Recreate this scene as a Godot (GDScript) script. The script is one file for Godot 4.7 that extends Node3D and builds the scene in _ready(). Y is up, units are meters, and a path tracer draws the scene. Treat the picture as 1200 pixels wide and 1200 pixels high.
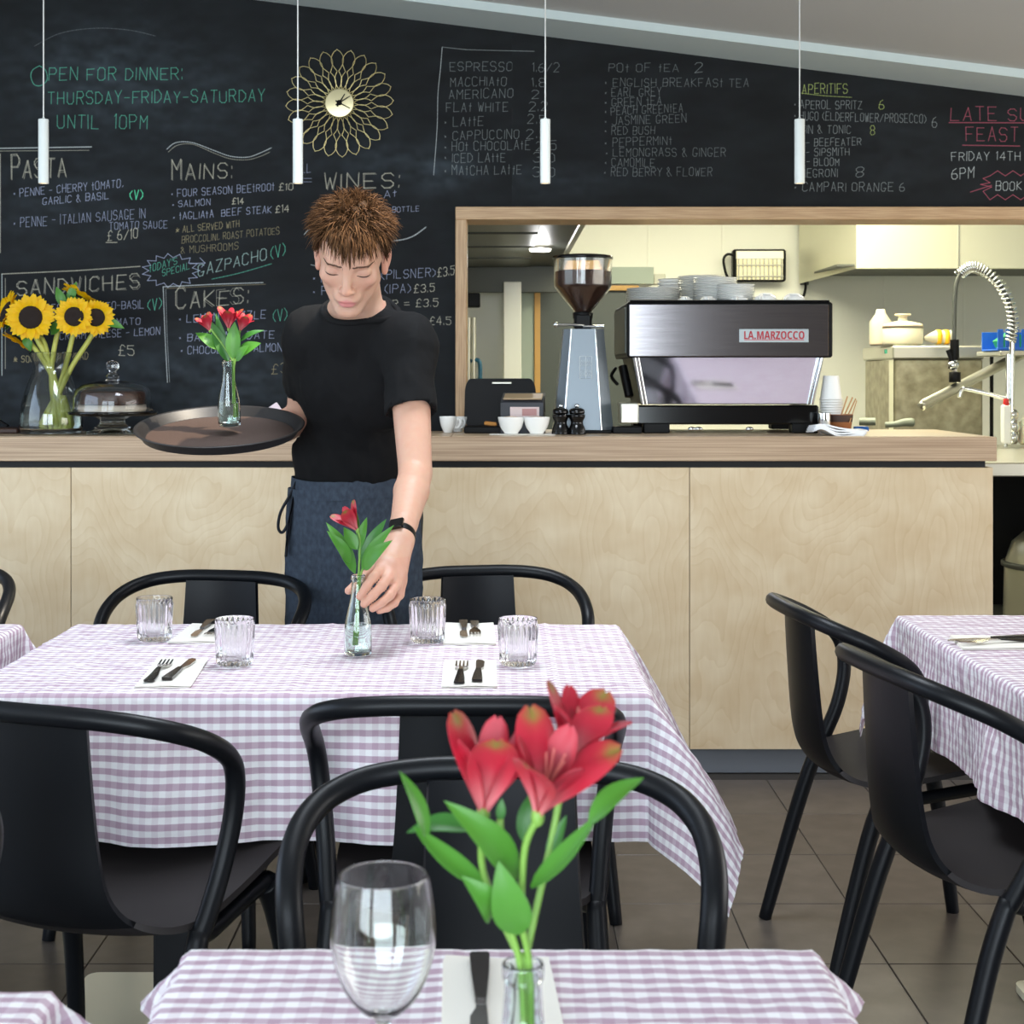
extends Node3D
# A restaurant with a plywood counter under a chalkboard wall: tables under gingham cloths,
# black armchairs, a waiter setting a vase down, and the kitchen seen through a hatch.
# Measured from a station at EYE metres above the floor; x runs right, depth runs into the room.

const F := 1816.0
const CX := 585.0
const CY := 440.0
const EYE := 1.3
const WALL := 5.55          # depth of the chalkboard wall
const BAR := 5.04           # depth of the counter front
const TOP := 0.74           # table tops
const BARTOP := 1.1

var M := {}
var used := {}


# ---------------------------------------------------------------- a mesh in the making
class Shape:
	var v := PackedVector3Array()
	var uv := PackedVector2Array()
	var c := PackedColorArray()
	var n := PackedVector3Array()
	var ix := PackedInt32Array()
	var tint := Color.WHITE
	var has_tint := false

	func vert(p: Vector3, t := Vector2.ZERO) -> int:
		v.append(p)
		uv.append(t)
		c.append(tint)
		return v.size() - 1

	func tri(a: int, b: int, d: int) -> void:   # counter-clockwise seen from outside
		ix.append(a)
		ix.append(d)
		ix.append(b)

	func quad(a: int, b: int, d: int, e: int) -> void:
		tri(a, b, d)
		tri(a, d, e)

	func flat(pts: Array, centre: Vector3, uvs: Array = []) -> void:   # a convex face, turned away from centre
		var mid := Vector3.ZERO
		for p in pts:
			mid += p
		mid /= pts.size()
		var nn: Vector3 = (pts[1] - pts[0]).cross(pts[2] - pts[0])
		if nn.length() < 1e-12 and pts.size() > 3:
			nn = (pts[2] - pts[0]).cross(pts[3] - pts[0])
		var order := range(pts.size())
		if nn.dot(mid - centre) < 0.0:
			order.reverse()
		var first := v.size()
		for k in order:
			vert(pts[k], uvs[k] if uvs.size() else Vector2.ZERO)
		for k in range(1, pts.size() - 1):
			tri(first, first + k, first + k + 1)

	func box(at: Transform3D, size: Vector3, bev := 0.003) -> void:
		var h := size / 2.0
		var b := minf(bev, minf(h.x, minf(h.y, h.z)) * 0.49)
		var mid := at.origin
		var q := func(sx: int, sy: int, sz: int, k: int) -> Vector3:
			return at * Vector3(sx * (h.x - (0.0 if k == 0 else b)), sy * (h.y - (0.0 if k == 1 else b)), sz * (h.z - (0.0 if k == 2 else b)))
		for s in [-1, 1]:
			flat([q.call(s, -1, -1, 0), q.call(s, 1, -1, 0), q.call(s, 1, 1, 0), q.call(s, -1, 1, 0)], mid, [Vector2(-h.z, h.y), Vector2(-h.z, -h.y), Vector2(h.z, -h.y), Vector2(h.z, h.y)])
			flat([q.call(-1, s, -1, 1), q.call(1, s, -1, 1), q.call(1, s, 1, 1), q.call(-1, s, 1, 1)], mid, [Vector2(-h.x, -h.z), Vector2(h.x, -h.z), Vector2(h.x, h.z), Vector2(-h.x, h.z)])
			flat([q.call(-1, -1, s, 2), q.call(1, -1, s, 2), q.call(1, 1, s, 2), q.call(-1, 1, s, 2)], mid, [Vector2(-h.x, h.y), Vector2(h.x, h.y), Vector2(h.x, -h.y), Vector2(-h.x, -h.y)])
		if b <= 0.0:
			return
		for s in [-1, 1]:
			for t in [-1, 1]:
				flat([q.call(s, t, -1, 0), q.call(s, t, 1, 0), q.call(s, t, 1, 1), q.call(s, t, -1, 1)], mid)
				flat([q.call(s, -1, t, 0), q.call(s, 1, t, 0), q.call(s, 1, t, 2), q.call(s, -1, t, 2)], mid)
				flat([q.call(-1, s, t, 1), q.call(1, s, t, 1), q.call(1, s, t, 2), q.call(-1, s, t, 2)], mid)
				for w in [-1, 1]:
					flat([q.call(s, t, w, 0), q.call(s, t, w, 1), q.call(s, t, w, 2)], mid)

	# a profile of (radius, height), outside going up; a point given twice makes a crease
	func lathe(profile: Array, segs: int, at := Transform3D(), squash := Vector2.ONE, flute := 0.0, flutes := 0, f_lo := 0, f_hi := 99) -> void:
		var base := v.size()
		for j in profile.size():
			var p: Vector2 = profile[j]
			for i in segs:
				var a := TAU * i / segs
				var r := p.x
				if flutes > 0 and j >= f_lo and j <= f_hi:
					r += flute * absf(cos(a * flutes * 0.5)) - flute * 0.5
				vert(at * Vector3(r * cos(a) * squash.x, p.y, r * sin(a) * squash.y), Vector2(float(i) / segs, float(j) / profile.size()))
		for j in profile.size() - 1:
			if (profile[j] as Vector2).distance_to(profile[j + 1]) < 1e-6:
				continue
			for i in segs:
				var i2 := (i + 1) % segs
				var a := base + j * segs
				if (profile[j] as Vector2).x < 1e-6:
					tri(a + i, a + segs + i, a + segs + i2)
				elif (profile[j + 1] as Vector2).x < 1e-6:
					tri(a + i, a + segs + i, a + i2)
				else:
					quad(a + i, a + segs + i, a + segs + i2, a + i2)

	# a round or oval bar along a path
	func tube(path: Array, radii, segs := 8, caps := true, flatten := 1.0, up := Vector3.ZERO) -> void:
		var cnt := path.size()
		var base := v.size()
		var tang: Array[Vector3] = []
		for j in cnt:
			var a: Vector3 = path[maxi(j - 1, 0)]
			var b: Vector3 = path[mini(j + 1, cnt - 1)]
			tang.append((b - a).normalized())
		var nn := up
		if nn == Vector3.ZERO:
			nn = Vector3.UP if absf(tang[0].y) < 0.9 else Vector3.RIGHT
		for j in cnt:
			nn = (nn - tang[j] * nn.dot(tang[j])).normalized()
			var bb := tang[j].cross(nn)
			var r: float = radii if (radii is float) else radii[j]
			for i in segs:
				var a := TAU * i / segs
				vert((path[j] as Vector3) + nn * (cos(a) * r * flatten) + bb * (sin(a) * r), Vector2(float(i) / segs, float(j)))
		for j in cnt - 1:
			for i in segs:
				var i2 := (i + 1) % segs
				var a := base + j * segs
				quad(a + i, a + i2, a + segs + i2, a + segs + i)
		if caps:
			var p0 := vert(path[0])
			var p1 := vert(path[cnt - 1])
			for i in segs:
				var i2 := (i + 1) % segs
				tri(p0, base + i2, base + i)
				tri(p1, base + (cnt - 1) * segs + i, base + (cnt - 1) * segs + i2)

	# a sheet given by points[j][i]; front side is du x dv; a thickness closes it into a slab
	static func behind(rows: Array, thick: float) -> Array:
		var out := []
		var nv := rows.size()
		var nu: int = rows[0].size()
		for j in nv:
			var row := []
			for i in nu:
				var du: Vector3 = rows[j][mini(i + 1, nu - 1)] - rows[j][maxi(i - 1, 0)]
				var dv: Vector3 = rows[mini(j + 1, nv - 1)][i] - rows[maxi(j - 1, 0)][i]
				row.append(rows[j][i] - du.cross(dv).normalized() * thick)
			out.append(row)
		return out

	func sheet(rows: Array, thick := 0.0, uvs: Array = [], backs: Array = []) -> void:
		var nv := rows.size()
		var nu: int = rows[0].size()
		var base := v.size()
		for j in nv:
			for i in nu:
				vert(rows[j][i], uvs[j][i] if uvs.size() else Vector2(float(i) / (nu - 1), float(j) / (nv - 1)))
		for j in nv - 1:
			for i in nu - 1:
				var a := base + j * nu + i
				quad(a, a + 1, a + nu + 1, a + nu)
		if thick <= 0.0:
			return
		var back := v.size()
		var rear := backs if backs.size() else behind(rows, thick)
		for j in nv:
			for i in nu:
				vert(rear[j][i], uvs[j][i] if uvs.size() else Vector2(float(i) / (nu - 1), float(j) / (nv - 1)))
		for j in nv - 1:
			for i in nu - 1:
				var a := back + j * nu + i
				quad(a, a + nu, a + nu + 1, a + 1)
		var ring: Array[int] = []
		for i in nu:
			ring.append(i)
		for j in range(1, nv):
			ring.append(j * nu + nu - 1)
		for i in range(nu - 2, -1, -1):
			ring.append((nv - 1) * nu + i)
		for j in range(nv - 2, 0, -1):
			ring.append(j * nu)
		var e := v.size()
		for k in ring:
			vert(v[base + k], uv[base + k])
			vert(v[back + k], uv[back + k])
		var m := ring.size()
		for k in m:
			var k2 := (k + 1) % m
			quad(e + k * 2, e + k * 2 + 1, e + k2 * 2 + 1, e + k2 * 2)

	# an outline in the x-y plane, extruded from z = 0 to depth
	func prism(outline: PackedVector2Array, depth: float, at := Transform3D(), smooth := false) -> void:
		var o := outline
		if Geometry2D.is_polygon_clockwise(o):
			o = o.duplicate()
			o.reverse()
		var t := Geometry2D.triangulate_polygon(o)
		for side in 2:
			var base := v.size()
			for p in o:
				vert(at * Vector3(p.x, p.y, depth * side), p)
			for k in range(0, t.size(), 3):
				var ccw := (o[t[k + 1]] - o[t[k]]).cross(o[t[k + 2]] - o[t[k]]) > 0.0
				if ccw == (side == 1):
					tri(base + t[k], base + t[k + 1], base + t[k + 2])
				else:
					tri(base + t[k], base + t[k + 2], base + t[k + 1])
		var m := o.size()
		if smooth:
			var base := v.size()
			for p in o:
				vert(at * Vector3(p.x, p.y, 0), p)
				vert(at * Vector3(p.x, p.y, depth), p)
			for k in m:
				var k2 := (k + 1) % m
				quad(base + k * 2, base + k2 * 2, base + k2 * 2 + 1, base + k * 2 + 1)
		else:
			for k in m:
				var k2 := (k + 1) % m
				var base := v.size()
				vert(at * Vector3(o[k].x, o[k].y, 0), o[k])
				vert(at * Vector3(o[k2].x, o[k2].y, 0), o[k2])
				vert(at * Vector3(o[k2].x, o[k2].y, depth), o[k2])
				vert(at * Vector3(o[k].x, o[k].y, depth), o[k])
				quad(base, base + 1, base + 2, base + 3)

	func ball(at: Transform3D, segs := 12, rings := 8) -> void:
		var prof: Array = []
		for j in rings + 1:
			var a := -PI / 2 + PI * j / rings
			prof.append(Vector2(maxf(0.0, cos(a)) if j > 0 and j < rings else 0.0, sin(a)))
		lathe(prof, segs, at)

	func mesh() -> ArrayMesh:
		if n.size() != v.size():
			n.resize(v.size())
			n.fill(Vector3.ZERO)
			for k in range(0, ix.size(), 3):
				var a := ix[k]
				var b := ix[k + 2]
				var d := ix[k + 1]
				var nn := (v[b] - v[a]).cross(v[d] - v[a])
				n[a] += nn
				n[b] += nn
				n[d] += nn
			for k in n.size():
				n[k] = n[k].normalized() if n[k].length_squared() > 1e-24 else Vector3.UP
		var arr := []
		arr.resize(Mesh.ARRAY_MAX)
		arr[Mesh.ARRAY_VERTEX] = v
		arr[Mesh.ARRAY_NORMAL] = n
		arr[Mesh.ARRAY_TEX_UV] = uv
		if has_tint:
			arr[Mesh.ARRAY_COLOR] = c
		arr[Mesh.ARRAY_INDEX] = ix
		var m := ArrayMesh.new()
		m.add_surface_from_arrays(Mesh.PRIMITIVE_TRIANGLES, arr)
		return m


# ---------------------------------------------------------------- naming, tagging, placing
func at(px: float, py: float, d: float) -> Vector3:
	return Vector3((px - CX) / F * d, EYE + (CY - py) / F * d, -d)


func T(p: Vector3, yaw := 0.0, pitch := 0.0, roll := 0.0) -> Transform3D:
	return Transform3D(Basis.from_euler(Vector3(deg_to_rad(pitch), deg_to_rad(yaw), deg_to_rad(roll))), p)


func numbered(called: String) -> String:
	used[called] = used.get(called, 0) + 1
	return called if used[called] == 1 else "%s_%03d" % [called, used[called] - 1]


func tag(o: Node3D, label: String, category: String, group := "") -> Node3D:
	o.set_meta("label", label)
	o.set_meta("category", category)
	if group != "":
		o.set_meta("group", group)
	return o


func thing(called: String, label: String, category: String, where: Vector3, turn := 0.0, group := "") -> Node3D:
	var o := Node3D.new()
	o.name = numbered(called)
	add_child(o)
	o.position = where
	o.rotation.y = deg_to_rad(turn)
	return tag(o, label, category, group)


func part(called: String, s: Shape, m: Material, parent: Node3D) -> MeshInstance3D:
	var o := MeshInstance3D.new()
	o.name = called if parent != self else numbered(called)
	o.mesh = s.mesh()
	o.material_override = m
	o.cast_shadow = GeometryInstance3D.SHADOW_CASTING_SETTING_ON
	parent.add_child(o, true)
	return o


func struct(called: String, s: Shape, m: Material, parent: Node3D = null) -> MeshInstance3D:
	var o := part(called, s, m, parent if parent else self)
	if parent == null:
		o.set_meta("kind", "structure")
	return o


func copy(root: Node3D, where: Vector3, turn: float, label: String) -> Node3D:
	var r: Node3D = root.duplicate()
	var base := String(root.name)
	if base.length() > 4 and base[-4] == "_" and base.right(3).is_valid_int():
		base = base.left(-4)
	r.name = numbered(base)
	add_child(r)
	r.position = where
	r.rotation = Vector3(0, deg_to_rad(turn), 0)
	r.set_meta("label", label)
	return r


# ---------------------------------------------------------------- materials
func mat(col: Color, rough := 0.6, metal := 0.0, spec := 0.5) -> StandardMaterial3D:
	var m := StandardMaterial3D.new()
	m.albedo_color = col
	m.roughness = rough
	m.metallic = metal
	m.metallic_specular = spec
	return m


func rgb(r: float, g: float, b: float) -> Color:
	return Color(r / 255.0, g / 255.0, b / 255.0)


func glass(col: Color, alpha := 0.04) -> StandardMaterial3D:   # solid glass
	var m := mat(Color(col, alpha), 0.02)
	m.transparency = BaseMaterial3D.TRANSPARENCY_ALPHA
	m.refraction_enabled = true
	m.refraction_scale = 0.05
	return m


func water() -> StandardMaterial3D:
	var m := mat(Color(0.97, 1.0, 0.99, 0.0), 0.0)
	m.transparency = BaseMaterial3D.TRANSPARENCY_ALPHA
	m.refraction_enabled = true
	m.refraction_scale = 0.033
	return m


func pane(col: Color, alpha: float) -> StandardMaterial3D:
	var m := mat(Color(col, alpha), 0.02)
	m.transparency = BaseMaterial3D.TRANSPARENCY_ALPHA
	return m


func glow(col: Color, energy: float) -> StandardMaterial3D:
	var m := mat(col, 0.5)
	m.emission_enabled = true
	m.emission = col
	m.emission_energy_multiplier = energy
	return m


func noise_tex(freq: float, octaves: int, seed_: int, c0: Color, c1: Color, size := 512, as_normal := false, bump := 4.0) -> NoiseTexture2D:
	var nz := FastNoiseLite.new()
	nz.seed = seed_
	nz.frequency = freq
	nz.fractal_octaves = octaves
	nz.noise_type = FastNoiseLite.TYPE_SIMPLEX_SMOOTH
	var t := NoiseTexture2D.new()
	t.width = size
	t.height = size
	t.seamless = true
	t.noise = nz
	if as_normal:
		t.as_normal_map = true
		t.bump_strength = bump
	else:
		var g := Gradient.new()
		g.set_color(0, c0)
		g.set_color(1, c1)
		t.color_ramp = g
	return t


func tri_map(m: StandardMaterial3D, scale: Vector3, world := true) -> StandardMaterial3D:
	m.uv1_triplanar = true
	m.uv1_world_triplanar = world
	m.uv1_scale = scale
	return m


func birch_image(size: int, seed_: int) -> Image:   # rotary-cut birch: loose cathedral lines, pale flecks
	var warp := FastNoiseLite.new()
	warp.seed = seed_
	warp.frequency = 1.0
	warp.fractal_octaves = 3
	var im := Image.create(size, size, false, Image.FORMAT_RGB8)
	var pale := rgb(217, 199, 168)
	var dark := rgb(193, 167, 130)
	for y in size:
		var fy := float(y) / size
		for x in size:
			var fx := float(x) / size
			var w := warp.get_noise_2d(fx * 1.5, fy * 0.8)
			var w2 := warp.get_noise_2d(fx * 9.0 + 40.0, fy * 3.0)
			var ring := w * 11.0 + fx * 4.0 + w2 * 0.5
			var band := ring - floorf(ring)
			var line := smoothstep(0.72, 0.98, band) * (1.0 - smoothstep(0.98, 1.0, band))
			var fleck := warp.get_noise_2d(fx * 40.0 + 7.0, fy * 7.0 + 90.0)
			var mottle := warp.get_noise_2d(fx * 4.0 + 200.0, fy * 6.0)  # broad uneven tone of the veneer
			var k := clampf(0.30 + line * 0.13 + fleck * 0.14 + mottle * 0.42 + band * 0.12, 0.0, 1.0)
			im.set_pixel(x, y, pale.lerp(dark, k))
	return im


func gingham_image() -> Image:
	var s := 64
	var im := Image.create(s, s, false, Image.FORMAT_RGB8)
	var white := rgb(250, 247, 249)
	var plum := rgb(158, 118, 142)
	for y in s:
		for x in s:
			var k := 0.0
			if y < s / 2:
				k += 0.50
			if x < s / 2:
				k += 0.13
			k += 0.03 * ((x + y) % 2)
			im.set_pixel(x, y, white.lerp(plum, minf(k, 1.0)))
	return im


func make_materials() -> void:
	M.plastic = mat(rgb(14, 16, 20), 0.40, 0.0, 0.36)
	M.seat = mat(rgb(44, 40, 40), 0.68, 0.0, 0.35)  # the same black plastic, lightened as if lit from above
	M.wood = []
	for k in 2:
		var w := mat(Color.WHITE, 0.42, 0.0, 0.4)
		w.albedo_texture = ImageTexture.create_from_image(birch_image(640, 11 + k * 7))
		M.wood.append(w)
	M.edge = tri_map(mat(Color.WHITE, 0.5), Vector3(0.14, 14.0, 0.14))
	M.edge.albedo_texture = noise_tex(0.02, 4, 5, rgb(150, 122, 96), rgb(200, 174, 144))
	M.bartop = tri_map(mat(Color.WHITE, 0.35), Vector3(0.7, 0.7, 7.0))
	M.bartop.albedo_texture = noise_tex(0.02, 3, 6, rgb(176, 150, 122), rgb(205, 182, 152))
	M.frame = tri_map(mat(Color.WHITE, 0.5), Vector3(1.0, 30.0, 30.0))
	M.frame.albedo_texture = noise_tex(0.02, 3, 8, rgb(168, 132, 96), rgb(204, 172, 134), 256)
	M.frame_up = tri_map(mat(Color.WHITE, 0.5), Vector3(30.0, 1.0, 30.0))
	M.frame_up.albedo_texture = M.frame.albedo_texture
	M.gap = mat(rgb(16, 17, 19), 0.7)
	M.kick = mat(rgb(112, 116, 122), 0.4, 0.3)
	M.tile = []
	for k in 4:
		var t := tri_map(mat(Color.WHITE, 0.36, 0.0, 0.5), Vector3(1.3, 1.3, 1.3))
		var d: float = [0, 5, -4, 8][k]
		t.albedo_texture = noise_tex(0.03, 4, 30 + k, rgb(76 + d, 69 + d, 63 + d), rgb(94 + d, 86 + d, 79 + d), 256)
		M.tile.append(t)
	M.grout = mat(rgb(54, 50, 46), 0.9)
	M.ceiling = mat(rgb(186, 186, 184), 0.8)
	M.trim = mat(rgb(196, 208, 208), 0.6)
	M.plaster = mat(rgb(205, 203, 198), 0.9)
	M.cladding = mat(rgb(232, 232, 220), 0.28, 0.0, 0.5)
	M.steel = mat(rgb(196, 194, 180), 0.34, 0.85)
	M.steel_dark = mat(rgb(96, 98, 92), 0.5, 0.6)
	M.chrome = mat(rgb(224, 226, 226), 0.08, 1.0)
	M.cutlery = mat(rgb(196, 192, 188), 0.16, 1.0)
	M.black = mat(rgb(11, 11, 12), 0.45, 0.0, 0.3)
	M.black_gloss = mat(rgb(10, 10, 11), 0.12)
	M.white = mat(rgb(238, 238, 234), 0.4)
	M.china = mat(rgb(250, 250, 246), 0.2)
	M.paper = mat(rgb(245, 240, 230), 0.9)
	M.cord = mat(rgb(215, 215, 212), 0.6)
	M.cloth = mat(Color.WHITE, 0.92, 0.0, 0.2)
	M.cloth.albedo_texture = ImageTexture.create_from_image(gingham_image())
	M.cloth.uv1_scale = Vector3(1.0 / 0.0222, 1.0 / 0.0222, 1.0)
	M.cloth.heightmap_enabled = false
	M.glass = glass(Color(0.99, 1.0, 0.99), 0.0)
	M.bottle = glass(Color(0.955, 0.988, 0.978), 0.0)
	M.water = water()
	M.stem = mat(rgb(116, 158, 66), 0.5)
	M.leaf = mat(rgb(74, 132, 44), 0.42)
	M.leaf.backlight_enabled = true
	M.leaf.backlight = Color(0.30, 0.52, 0.12)
	M.leaf_dark = mat(rgb(52, 108, 40), 0.42)
	M.leaf_dark.backlight_enabled = true
	M.leaf_dark.backlight = Color(0.20, 0.36, 0.10)
	M.petal = mat(Color.WHITE, 0.5)
	M.petal.vertex_color_use_as_albedo = true
	M.petal.backlight_enabled = true
	M.petal.backlight = Color(0.35, 0.35, 0.35)
	M.brass = mat(rgb(214, 198, 142), 0.3, 0.9)
	M.steel_pale = mat(rgb(224, 222, 200), 0.42, 0.55)
	M.steel_worn = tri_map(mat(Color.WHITE, 0.42, 0.6), Vector3(1.6, 1.6, 1.6))
	M.steel_worn.albedo_texture = noise_tex(0.03, 4, 61, rgb(128, 122, 100), rgb(176, 170, 146), 256)
	M.translucent = mat(rgb(196, 190, 168), 0.5)
	M.translucent.subsurf_scatter_enabled = true
	M.translucent.subsurf_scatter_strength = 0.3
	M.plate = mat(rgb(246, 240, 210), 0.25)
	M.blue = mat(rgb(24, 92, 190), 0.45)


# ---------------------------------------------------------------- the room
func ceil_y(x: float) -> float:
	return 2.535 - 0.1255 * x


func slab(s: Shape, x0: float, x1: float, z0: float, z1: float, low: float, thick: float) -> void:   # a piece of the sloping ceiling
	var p := []
	for y in [0.0, thick]:
		for q in [[x0, z0], [x1, z0], [x1, z1], [x0, z1]]:
			p.append(Vector3(q[0], ceil_y(q[0]) + low + y, q[1]))
	var mid: Vector3 = (p[0] + p[6]) / 2.0
	s.flat([p[0], p[1], p[2], p[3]], mid)
	s.flat([p[4], p[5], p[6], p[7]], mid)
	for k in 4:
		var k2 := (k + 1) % 4
		s.flat([p[k], p[k2], p[4 + k2], p[4 + k]], mid)


func wall_poly(s: Shape, pts: PackedVector2Array, z: float, thick: float) -> void:
	s.prism(pts, thick, Transform3D(Basis(), Vector3(0, 0, z - thick)))


func build_room() -> void:
	# floor slab and its tiles
	var s := Shape.new()
	s.box(T(Vector3(0.1, -0.104, -4.2)), Vector3(7.0, 0.2, 11.4), 0.0)
	var floor_ := struct("floor", s, M.grout)
	var tile_mesh := []
	for k in 4:
		var ts := Shape.new()
		ts.box(T(Vector3.ZERO), Vector3(0.2925, 0.012, 0.3875), 0.0015)
		tile_mesh.append(ts.mesh())
	var r := RandomNumberGenerator.new()
	r.seed = 4
	for j in range(-5, 12):
		for i in range(-12, 7):
			var x := 0.86 + 0.295 * i + 0.1475
			var d := 5.0 - 0.39 * j - 0.21
			var t := MeshInstance3D.new()
			t.name = "floor_tile"
			var k := r.randi() % 4
			t.mesh = tile_mesh[k]
			t.material_override = M.tile[k]
			t.position = Vector3(x, -0.0065 + r.randf_range(-0.0004, 0.0004), -d)
			if d > BAR - 0.02 and x < 1.63 and d < WALL + 0.25:
				t.free()
				continue
			floor_.add_child(t, true)

	# chalkboard wall: a solid wing on the left and a header over the hatch
	var board := Shape.new()
	var x0 := -3.3
	var hatch := -0.156
	var hx1 := 2.75
	wall_poly(board, PackedVector2Array([Vector2(x0, 0), Vector2(hatch, 0), Vector2(hatch, ceil_y(hatch)), Vector2(x0, ceil_y(x0))]), -WALL - 0.012, 0.12)
	struct("wall_back", board, M.plaster)
	board = Shape.new()
	wall_poly(board, PackedVector2Array([Vector2(hatch, 1.902), Vector2(hx1, 1.902), Vector2(hx1, ceil_y(hx1)), Vector2(hatch, ceil_y(hatch))]), -WALL - 0.012, 0.12)
	struct("wall_back", board, M.plaster)
	board = Shape.new()
	wall_poly(board, PackedVector2Array([Vector2(hx1, 0), Vector2(3.5, 0), Vector2(3.5, ceil_y(3.5)), Vector2(hx1, ceil_y(hx1))]), -WALL - 0.012, 0.12)
	struct("wall_back", board, M.plaster)
	# two painted faces carry the chalk writing
	var lay := [[-3.3, -1.864, null, 0.0], [-1.864, hatch, 0, -1.864], [hatch, 0.0458, 0, -1.864], [0.0458, 1.956, 1, 0.0458], [1.956, 3.5, null, 0.0]]
	for k in lay.size():
		var a: float = lay[k][0]
		var b: float = lay[k][1]
		var f := Shape.new()
		var o := PackedVector2Array()
		if b <= hatch:
			o = PackedVector2Array([Vector2(a, 0), Vector2(b, 0), Vector2(b, ceil_y(b)), Vector2(a, ceil_y(a))])
		else:
			o = PackedVector2Array([Vector2(a, 1.902), Vector2(b, 1.902), Vector2(b, ceil_y(b)), Vector2(a, ceil_y(a))])
		wall_poly(f, o, -WALL, 0.0115)
		for q in f.v.size():   # lay the drawing flat on the wall
			var p := f.v[q]
			f.uv[q] = Vector2((p.x - lay[k][3]) / 1.910, (2.7823 - p.y) / 1.910)
		var m: Material = M.board_plain if lay[k][2] == null else M.board[lay[k][2]]
		var bo := struct("chalkboard", f, m)
		bo.set_meta("label", ["blank black chalkboard strip at the far left of the wall", "chalkboard with the food menu behind the counter", "narrow chalkboard piece over the left end of the kitchen hatch", "chalkboard with the drinks menu above the kitchen hatch", "blank black chalkboard strip at the far right end"][k])

	# plywood lining of the hatch
	s = Shape.new()
	var dep := 0.20
	s.box(T(Vector3((hatch + hx1) / 2, 1.879, -WALL - dep / 2 + 0.025)), Vector3(hx1 - hatch, 0.046, dep), 0.002)
	struct("trim_1", s, M.frame)
	s = Shape.new()
	s.box(T(Vector3(hatch + 0.020, (BARTOP + 1.856) / 2, -WALL - dep / 2 + 0.025)), Vector3(0.040, 1.856 - BARTOP, dep), 0.002)
	struct("trim_2", s, M.frame_up)
	s = Shape.new()
	s.box(T(Vector3(hx1 - 0.020, 0.928, -WALL - dep / 2 + 0.025)), Vector3(0.040, 1.856, dep), 0.002)
	struct("trim_3", s, M.frame_up)

	# side and rear walls, out of view; side openings placed to light the room
	s = Shape.new()
	s.box(T(Vector3(-3.41, 1.5, 0.0)), Vector3(0.2, 3.1, 2.8), 0.0)
	s.box(T(Vector3(-3.41, 1.5, -5.1)), Vector3(0.2, 3.1, 1.0), 0.0)
	s.box(T(Vector3(-3.41, 0.25, -3.0)), Vector3(0.2, 0.5, 3.2), 0.0)
	s.box(T(Vector3(-3.41, 2.75, -3.0)), Vector3(0.2, 0.6, 3.2), 0.0)
	struct("wall_left", s, M.plaster)
	s = Shape.new()
	s.box(T(Vector3(3.6, 1.25, -0.9)), Vector3(0.2, 2.5, 1.0), 0.0)
	s.box(T(Vector3(3.6, 0.35, -3.3)), Vector3(0.2, 0.7, 3.9), 0.0)
	s.box(T(Vector3(3.6, 1.25, -5.5)), Vector3(0.2, 2.5, 0.6), 0.0)
	s.box(T(Vector3(3.6, 2.25, -3.3)), Vector3(0.2, 0.4, 3.9), 0.0)
	s.box(T(Vector3(3.6, 1.25, 0.9)), Vector3(0.2, 2.5, 1.0), 0.0)
	s.box(T(Vector3(3.6, 2.3, 0)), Vector3(0.2, 0.4, 1.2), 0.0)
	struct("wall_right", s, M.plaster)
	s = Shape.new()   # the glazed front behind the viewer: posts, sill and lintel
	s.box(T(Vector3(-1.175, 0.15, 1.5)), Vector3(4.65, 0.3, 0.2), 0.0)
	s.box(T(Vector3(-1.175, 2.75, 1.5)), Vector3(4.65, 0.6, 0.2), 0.0)
	s.box(T(Vector3(2.375, 1.4, 1.5)), Vector3(2.45, 2.8, 0.2), 0.0)
	for x in [-3.35, -1.2]:
		s.box(T(Vector3(x, 1.4, 1.5)), Vector3(0.22, 2.4, 0.2), 0.0)
	struct("wall_front", s, mat(rgb(134, 118, 104), 0.8))

	# ceiling, with an unseen rooflight opening placed to let sun onto the tray
	s = Shape.new()
	var h := [SKY_X0, SKY_X1, SKY_Z0, SKY_Z1]
	slab(s, -3.5, 3.7, -5.28, h[2], 0.03, 0.16)
	slab(s, -3.5, 3.7, h[3], 1.6, 0.03, 0.16)
	slab(s, -3.5, h[0], h[2], h[3], 0.03, 0.16)
	slab(s, h[1], 3.7, h[2], h[3], 0.03, 0.16)
	struct("ceiling", s, M.ceiling)
	s = Shape.new()
	slab(s, -3.5, 3.7, -5.56, -5.27, 0.0, 0.2)
	struct("trim_4", s, M.trim)

	# ------------------------------------------------ kitchen shell behind the hatch
	var kz := -9.2
	s = Shape.new()
	s.box(T(Vector3(1.6, 1.3, kz - 0.1)), Vector3(5.6, 2.8, 0.2), 0.0)
	var kw := struct("wall_kitchen_back", s, M.cladding)
	for px in [760.0, 847.0, 1037.0, 1130.0, 650.0]:   # cover strips of the wall sheets
		var st := Shape.new()
		st.box(T(Vector3((px - CX) / F * 9.19, 1.3, kz + 0.003)), Vector3(0.012, 2.7, 0.006), 0.001)
		part("cover_strip", st, M.cladding, kw)
	s = Shape.new()
	s.box(T(Vector3(-0.62, 1.3, -7.45)), Vector3(0.2, 2.8, 3.4), 0.0)
	var kl := struct("wall_kitchen_left", s, M.cladding)
	for d in [6.4, 7.2, 8.0, 8.7]:
		var st := Shape.new()
		st.box(T(Vector3(-0.511, 1.0, -d)), Vector3(0.018, 1.9, 0.74), 0.002)
		part("steel_sheet", st, M.steel, kl)
	s = Shape.new()
	s.box(T(Vector3(4.3, 1.3, -7.45)), Vector3(0.2, 2.8, 3.6), 0.0)
	struct("wall_kitchen_right", s, M.cladding)
	s = Shape.new()
	s.box(T(Vector3(1.8, 2.62, -7.45)), Vector3(5.2, 0.1, 3.7), 0.0)
	struct("ceiling_kitchen", s, M.plaster)
	s = Shape.new()
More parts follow.
